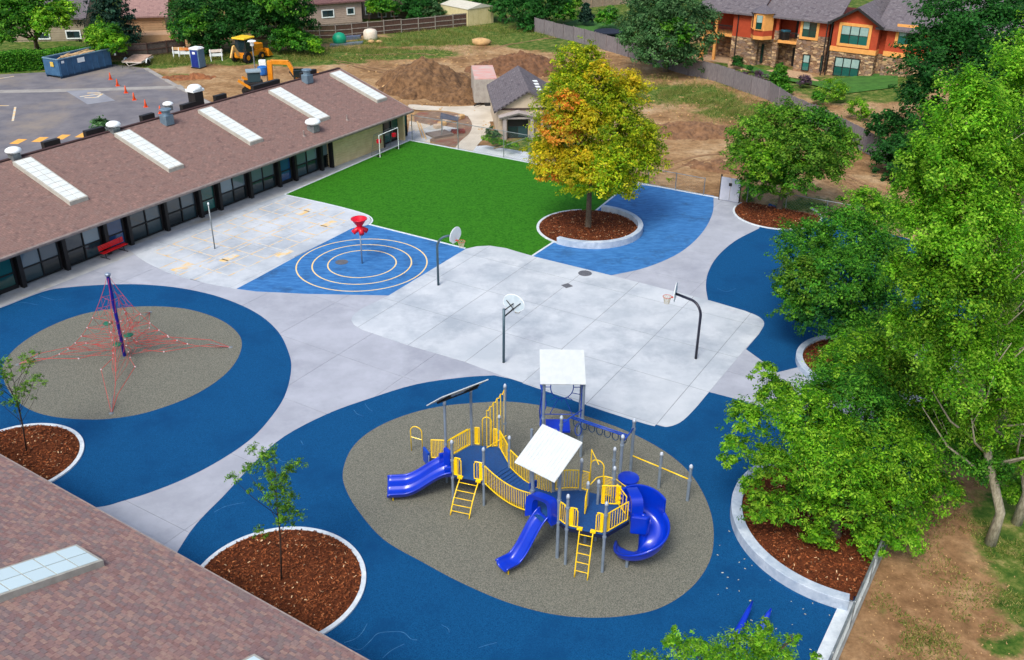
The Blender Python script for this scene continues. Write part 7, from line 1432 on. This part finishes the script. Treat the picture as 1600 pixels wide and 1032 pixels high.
tree('broad_tree', 'broad green tree at the top above the end of the grey fence', Gp(835, 48), [blob(820, 18, 136, 28), blob(860, 8, 138, 34), (*blob(880, 22, 137, 20), 'mid'), blob(822, 38, 134, 16), blob(845, 30, 135, 18), (*blob(895, 5, 140, 20), 'olive')], 15000, .34, 'dark', .25, 52)
tree('broad_tree', 'dark tree between the deck house and metal shed', Gp(655, 36), [blob(640, 8, 142, 22), blob(665, 16, 141, 20), (*blob(680, 20, 140, 14), 'sage'), blob(650, 26, 139, 12), (*blob(690, 5, 144, 20), 'sage')], 10000, .34, 'dark', .2, 53)
tree('small_tree', 'small round tree in front of the deck of the house', Gp(597, 30), [blob(590, 8, 133, 17), blob(608, 12, 133, 13), (*blob(580, 14, 132, 9), 'bright')], 6500, .3, 'mid', .12, 54)
tree('conifer', 'dark tree overhanging the cream metal shed', Gp(792, 34), [blob(755, 6, 142, 18), blob(785, 14, 140, 18), blob(800, 2, 141, 20)], 7000, .34, 'dark', .2, 55)
Yc = 118
tree('cottonwood', 'big tree with forked pale trunk behind the yellow backhoe', Gp(425, 75), [blob(400, 8, Yc + 4, 40), blob(445, 15, Yc + 3, 44), blob(420, 40, Yc + 1, 36), blob(465, 35, Yc + 2, 34), blob(385, 30, Yc + 3, 26), (*blob(440, 0, Yc, 40), 'mid')], 22000, .34, 'dark', .3, 56, mt=M_barkp, h1=.15)
tree('bush', 'low spreading bright shrub left of the green tank', Gp(460, 78), [blob(455, 62, Yc - 1, 22), blob(480, 68, Yc - 1, 20, .7), blob(440, 66, Yc, 18), (*blob(492, 74, Yc - 2, 12), 'bright')], 10000, .28, 'mid', .1, 57, cat='shrub')
tree('cottonwood_shrub', 'dense dark rounded tree behind the portable toilet', Gp(325, 84), [blob(300, 25, 119, 38), blob(340, 20, 120, 38), blob(320, 50, 117, 42), blob(360, 50, 118, 28), (*blob(285, 50, 118, 22), 'mid'), blob(325, 72, 116, 26, .6), (*blob(310, 40, 115, 24), 'mid')], 26000, .3, 'dark', .25, 58)
tree('ash_tree', 'large light green tree at the top left corner', Gp(58, 76), [blob(20, 20, 113, 36), blob(60, 8, 114, 40), (*blob(85, 30, 112, 26), 'bright'), blob(30, 45, 112, 26), blob(0, 45, 112, 22), (*blob(70, 35, 111, 20), 'lime'), blob(10, 60, 111, 12), (*blob(105, 15, 113, 16), 'bright')], 24000, .3, 'mid', .3, 59, h1=.2)
def spruce(name, label, base, h, r, n, pal, seed, cat='tree', **k):
    t = thing(name, label, cat, base); b = MB(); b.tube([Vector(base), Vector(base) + Vector((0, 0, h))], [.16, .02], 8); b.build('trunk', M_bark, t)
    bl = []; 
    for i in range(9): f = i / 9; z = base[2] + h * (.12 + .85 * f); rr_ = r * (1 - f) ** .8 + .15; bl.append((Vector((base[0], base[1], z)), (rr_, rr_, h * .07)))
    crown('crown', bl, n, .3, pal, t, seed, shell=.4, droop=.8, **k)
sb = G(182, 80); spruce('spruce_tree', 'tall dark spruce between the greige house and the tan house', tuple(sb), 11.5, 3.4, 15000, 'blue', 60)
tree('small_tree', 'light green small tree spilling over the end of the hedge', Gp(165, 92), [blob(165, 62, 111, 26), blob(150, 55, 111, 15), blob(180, 70, 110, 18), (*blob(172, 48, 111, 15), 'mid')], 11000, .26, 'bright', .14, 61)
tree('street_tree', 'tree crown at the top edge between the tan house and the cottonwood', Gp(390, 48), [blob(375, 4, 135, 20), blob(362, 14, 134, 12)], 5000, .34, 'mid', .2, 62)
tree('small_tree', 'small wispy treetop showing behind the school roof ridge', Gp(157, 232), [blob(158, 200, 80, 13, 1.2), blob(152, 210, 79.5, 8), blob(165, 192, 80, 6)], 1500, .22, 'sage', .05, 63)
spruce('young_spruce', 'young green spruce by the orange house patio', tuple(G(1213, 148)), 3.4, 1.25, 6000, 'mid', 64)
sh = [((1300, 160), 100, 'round bright shrub on the slope below the orange house lawn', [blob(1300, 145, 96, 24), blob(1312, 150, 95, 16)], 'bright'), ((1343, 190), 101, 'round green shrub beside the stone retaining bed', [blob(1342, 172, 90, 19), blob(1350, 180, 89, 12)], 'bright'),
      ((1150, 104), 1, 'small clipped shrub against the stone wall of orange house', [blob(1152, 97, 111, 9)], 'dark'), ((1172, 106), 1, 'tiny round shrub right of the clipped one', [blob(1172, 107, 109, 4)], 'dark'), ((1195, 130), 1, 'purple grey shrub patch behind the grey fence', [blob(1160, 120, 103, 12, .6), blob(1185, 122, 102, 14, .7)], 'purple'), ((1258, 135), 1, 'dark reddish shrub by the patio of orange house', [blob(1258, 127, 102, 10)], 'purple'),
      ((1270, 150), 1, 'low green shrub left of the round bright one', [blob(1278, 152, 95, 9)], 'mid'), ((810, 225), 1, 'dark green shrub beside the door of the storage house', [blob(768, 208, 80.5, 8), blob(775, 214, 79.5, 9)], 'sage'), ((790, 226), 1, 'weedy green patch in front of the storage house', [blob(760, 216, 78.5, 9, .5), blob(775, 222, 78.3, 12, .35), blob(795, 226, 77.6, 12, .3)], 'bright'), ((1260, 318), 1, 'scruffy weeds by the post behind the mulch bed', [blob(1175, 300, 67, 8), blob(1168, 310, 66.6, 7)], 'olive')]
for i, (b0, _, lb, bl, pal) in enumerate(sh):
    c = bl[0][0]; t = thing('shrub', lb, 'shrub', (c.x, c.y, ground_z(c.x, c.y))); crown('foliage', bl, 900 + int(1500 * min(2.0, bl[0][1][0])), .16, pal, t, 70 + i)
# clipped hedge along the parking lot
h0, h1 = Vector(G2(-60, 118)), Vector(G2(152, 104)); hd = thing('hedge', 'long clipped green hedge along the parking lot edge', 'hedge', (*((h0 + h1) / 2), 0)); n_ = 40000; d = h1 - h0; L = d.length; d.normalize(); nn2 = Vector((-d.y, d.x)); r = np.random.default_rng(5)
s_ = r.random(n_) * L; side = r.integers(0, 3, n_); zz = np.where(side == 0, 1.9 + r.normal(size=n_) * .08, r.random(n_) * 1.9); ww = np.where(side == 0, r.random(n_) * 1.5, np.where(side == 1, r.normal(size=n_) * .08, 1.5 + r.normal(size=n_) * .08)); P_ = np.stack([h0.x + d.x * s_ + nn2.x * ww, h0.y + d.y * s_ + nn2.y * ww, zz + .08 * np.sin(s_ * 1.3)], -1)
nr_ = r.normal(size=(n_, 3)) * .6 + np.array([0, -.3, .7]); nr_ /= np.linalg.norm(nr_, axis=1)[:, None]; tt = r.normal(size=(n_, 3)); tt -= nr_ * (tt * nr_).sum(1)[:, None]; tt /= np.linalg.norm(tt, axis=1)[:, None]; ss = np.cross(nr_, tt); q = np.stack([P_ - tt * .12, P_ + ss * .08, P_ + tt * .12, P_ - ss * .08], 1).reshape(-1, 3)
col = np.repeat(PALN['mid'][r.integers(0, 4, n_)] * (.7 + .6 * r.random((n_, 1))), 4, 0); lo = LOC[hd]; link('foliage', fast_mesh('foliage', q - np.array(lo), np.arange(n_ * 4).reshape(-1, 4), [M_leaf], tint=col), hd)
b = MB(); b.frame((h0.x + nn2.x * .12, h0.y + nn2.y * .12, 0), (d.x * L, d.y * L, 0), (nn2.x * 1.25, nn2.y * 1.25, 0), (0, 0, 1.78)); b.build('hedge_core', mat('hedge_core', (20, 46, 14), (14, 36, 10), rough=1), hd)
# young trees in the mulch beds
def sapling(label, base, top_px, Yc, hw, hh, seed, n, z0):
    t = thing('sapling', label, 'tree', base, 'young trees in round mulch beds'); rr = random.Random(seed); bs = Vector(base); tp = W(*top_px, Yc); b = MB(); b.tube([bs, bs.lerp(tp, .35) + Vector((.04, 0, 0)), bs.lerp(tp, .7), tp], [.035, .028, .018, .006], 7); b.build('trunk', mat('bark_dark', (60, 46, 38), (44, 36, 30), rough=1), t, smooth=True); lb = MB(); bl = []
    for k in range(26):
        f = .3 + .65 * rr.random(); p = bs.lerp(tp, f); a = rr.random() * 6.28; l = hw * (1.15 - abs(f - .6)) * rr.uniform(.5, 1.0); e = p + Vector((math.cos(a) * l, math.sin(a) * l, l * 1.5)); e.z = min(e.z, tp.z + .15); lb.tube([p, p.lerp(e, .5) + Vector((math.cos(a) * .08, math.sin(a) * .08, 0)), e], [.011, .008, .003], 4); bl.append((e, (.26, .26, .22))); bl.append((p.lerp(e, .65), (.16, .16, .14)))
    lb.build('limbs', MATS['bark_dark'], t, smooth=True); crown('crown', bl, n, .075, 'olive', t, seed, shell=.1, clump=6, cs=.8, narrow=.35)
sapling('young thin tree in the half round mulch bed by the near roof', Gp(440, 908, .12), (430, 730), 25.6, 1.15, 2, 81, 9500, 0)
sapling('young thin tree in the small bed at the left frame edge', Gp(42, 708, .12), (18, 578), 33.2, 1.15, 2, 82, 6500, 0)
# treetops cut by the bottom edge
Yb = 17.2
tree('honey_locust', 'leafy bright treetops poking up at the bottom edge in front of the blue fins', Gp(1150, 1220), [blob(1165, 1015, Yb, 34), blob(1190, 1000, Yb, 22), blob(1085, 1022, Yb, 30), blob(1050, 1010, Yb, 16, 1.4), blob(1130, 1040, Yb, 40), blob(1215, 1030, Yb, 30), blob(1240, 1000, Yb - .1, 13), blob(1195, 980, Yb, 11, 1.4), blob(1055, 990, Yb, 7, 1.6), blob(1275, 1032, Yb, 12), blob(995, 1030, Yb, 12), blob(1020, 1040, Yb, 22), blob(1160, 1100, Yb, 60), blob(1080, 1090, Yb, 50)], 26000, .085, 'lime', .12, 83, narrow=.34, clump=10, h1=.3)
# weeds and grass blades
def blades(name, label, pts, w, n, h, pal, seed, spread):
    r = np.random.default_rng(seed); k = r.choice(len(pts), n, p=np.array(w) / sum(w)); C_ = np.array([G2(*p) for p in pts]); sp_ = np.array(spread); P_ = C_[k] + r.normal(size=(n, 2)) * sp_[k]; jit = fbm(P_[:, 0] + 200, P_[:, 1] + 200, 1.4, seed, 3); keep = (jit > .5) & (3.1 * (P_[:, 0] - 14.6) - 1.95 * (P_[:, 1] - 28.36) > 0) if name == 'grass_tufts' else jit > .42; P_ = P_[keep]; n = len(P_)
    z = np.array([ground_z(x, y) for x, y in P_]); hh = h * (.4 + r.random(n)); a = r.random(n) * 6.28; l = (r.random((n, 2)) - .5) * 2.4 * hh[:, None]; dx, dy = np.cos(a) * .018, np.sin(a) * .018; V_ = np.stack([np.stack([P_[:, 0] - dx, P_[:, 1] - dy, z], -1), np.stack([P_[:, 0] + dx, P_[:, 1] + dy, z], -1), np.stack([P_[:, 0] + l[:, 0], P_[:, 1] + l[:, 1], z + hh], -1)], 1).reshape(-1, 3)
    col = np.repeat(PALN[pal][r.integers(0, 4, n)] * (.7 + .6 * r.random((n, 1))), 3, 0); tag(link(name, fast_mesh(name, V_, np.arange(n * 3).reshape(-1, 3), [M_leaf], tint=col), None), label, 'grass', kind='stuff')
blades('grass_tufts', 'patchy grass and weeds on bare soil outside the right fence', [(1590, 940), (1560, 870), (1440, 1000), (1385, 955), (1540, 1010), (1600, 840), (1480, 940), (1560, 720), (1500, 600), (1450, 870)], [3, 2, 1.2, .7, 2, 3, .6, 3, 3, .5], 20000, .09, 'grassy', 91, [(1.2, 1.6), (1.2, 1.4), (.7, .5), (.5, .8), (1.2, 1), (1.4, 2), (1.5, 2), (2.5, 3), (2.5, 4), (1.5, 1.5)])
blades('site_weeds', 'weedy strip along the far fences of the building site', [(300, 92), (560, 80), (640, 68), (740, 52), (1010, 140), (1085, 150), (1160, 178), (470, 92), (250, 92), (1240, 215)], [2, 2, 2, 2.5, 1.5, 1.5, 1.5, 1.5, 1.5, 1], 45000, .45, 'grassy', 92, [(4, 1.6), (6, 1.6), (5, 1.6), (6, 2.5), (3, 3), (3, 3), (2, 2.5), (5, 1.6), (3, 2), (2, 2)])
# pale fallen leaves and scuffs on the rubber by the big planter
r = np.random.default_rng(17); b = MB()
for k in range(70):
    px, py = r.uniform(1120, 1325), r.uniform(800, 1030); p = G(px, py, .05); 
    if (p.x - 13.38) ** 2 + (p.y - 29.16) ** 2 < 23.5 or not fenceside(p.x + .5, p.y): continue
    a = r.random() * 6.28; l = r.uniform(.015, .04); b.box((p.x, p.y, .052), (l * 2, l, .006), a)
tag(b.build('fallen_leaves', mat('leaf_litter_pale', (200, 206, 190), (170, 160, 120), rough=.9), loc=(12, 24, .045)), 'scattered pale fallen leaves on the blue surface near the planter wall', 'leaves', kind='stuff')
def scuffs(lst, name='scuff_marks'):
    b = MB()
    for pts in lst:
        P_ = [Vector(q) for q in catmull([G2(*p) for p in pts], 5)]
        for i in range(len(P_) - 1):
            t = (P_[i + 1] - P_[i]).normalized(); n = Vector((-t.y, t.x)) * .007 * (1 + r.random()); b.sheet([tuple(P_[i] - n), tuple(P_[i + 1] - n), tuple(P_[i + 1] + n), tuple(P_[i] + n)], .0465)
    tag(b.build(name, mat('scuff_pale_blue', (66, 128, 172), (30, 96, 150), rough=.95, scale=3), loc=(0, 0, 0)), kind='structure')
scuffs([[(538, 1006), (555, 1000), (566, 990), (574, 976)], [(545, 1012), (562, 1017), (578, 1004), (590, 992), (610, 989), (630, 990), (642, 1000), (652, 1002)], [(598, 1030), (612, 1018), (632, 1008)], [(690, 978), (700, 984), (702, 990)], [(748, 1014), (760, 1010), (776, 1006)], [(60, 463), (85, 470), (100, 468)], [(20, 478), (35, 474), (60, 478)], [(1262, 450), (1280, 455), (1300, 450)], [(335, 802), (350, 794), (365, 790), (382, 787)], [(553, 642), (558, 648), (568, 652)], [(570, 632), (576, 640), (582, 644)], [(428, 712), (440, 722), (458, 724)], [(470, 690), (474, 697)], [(1120, 452), (1135, 457), (1150, 452)]])
print('objects', len(scene.objects))
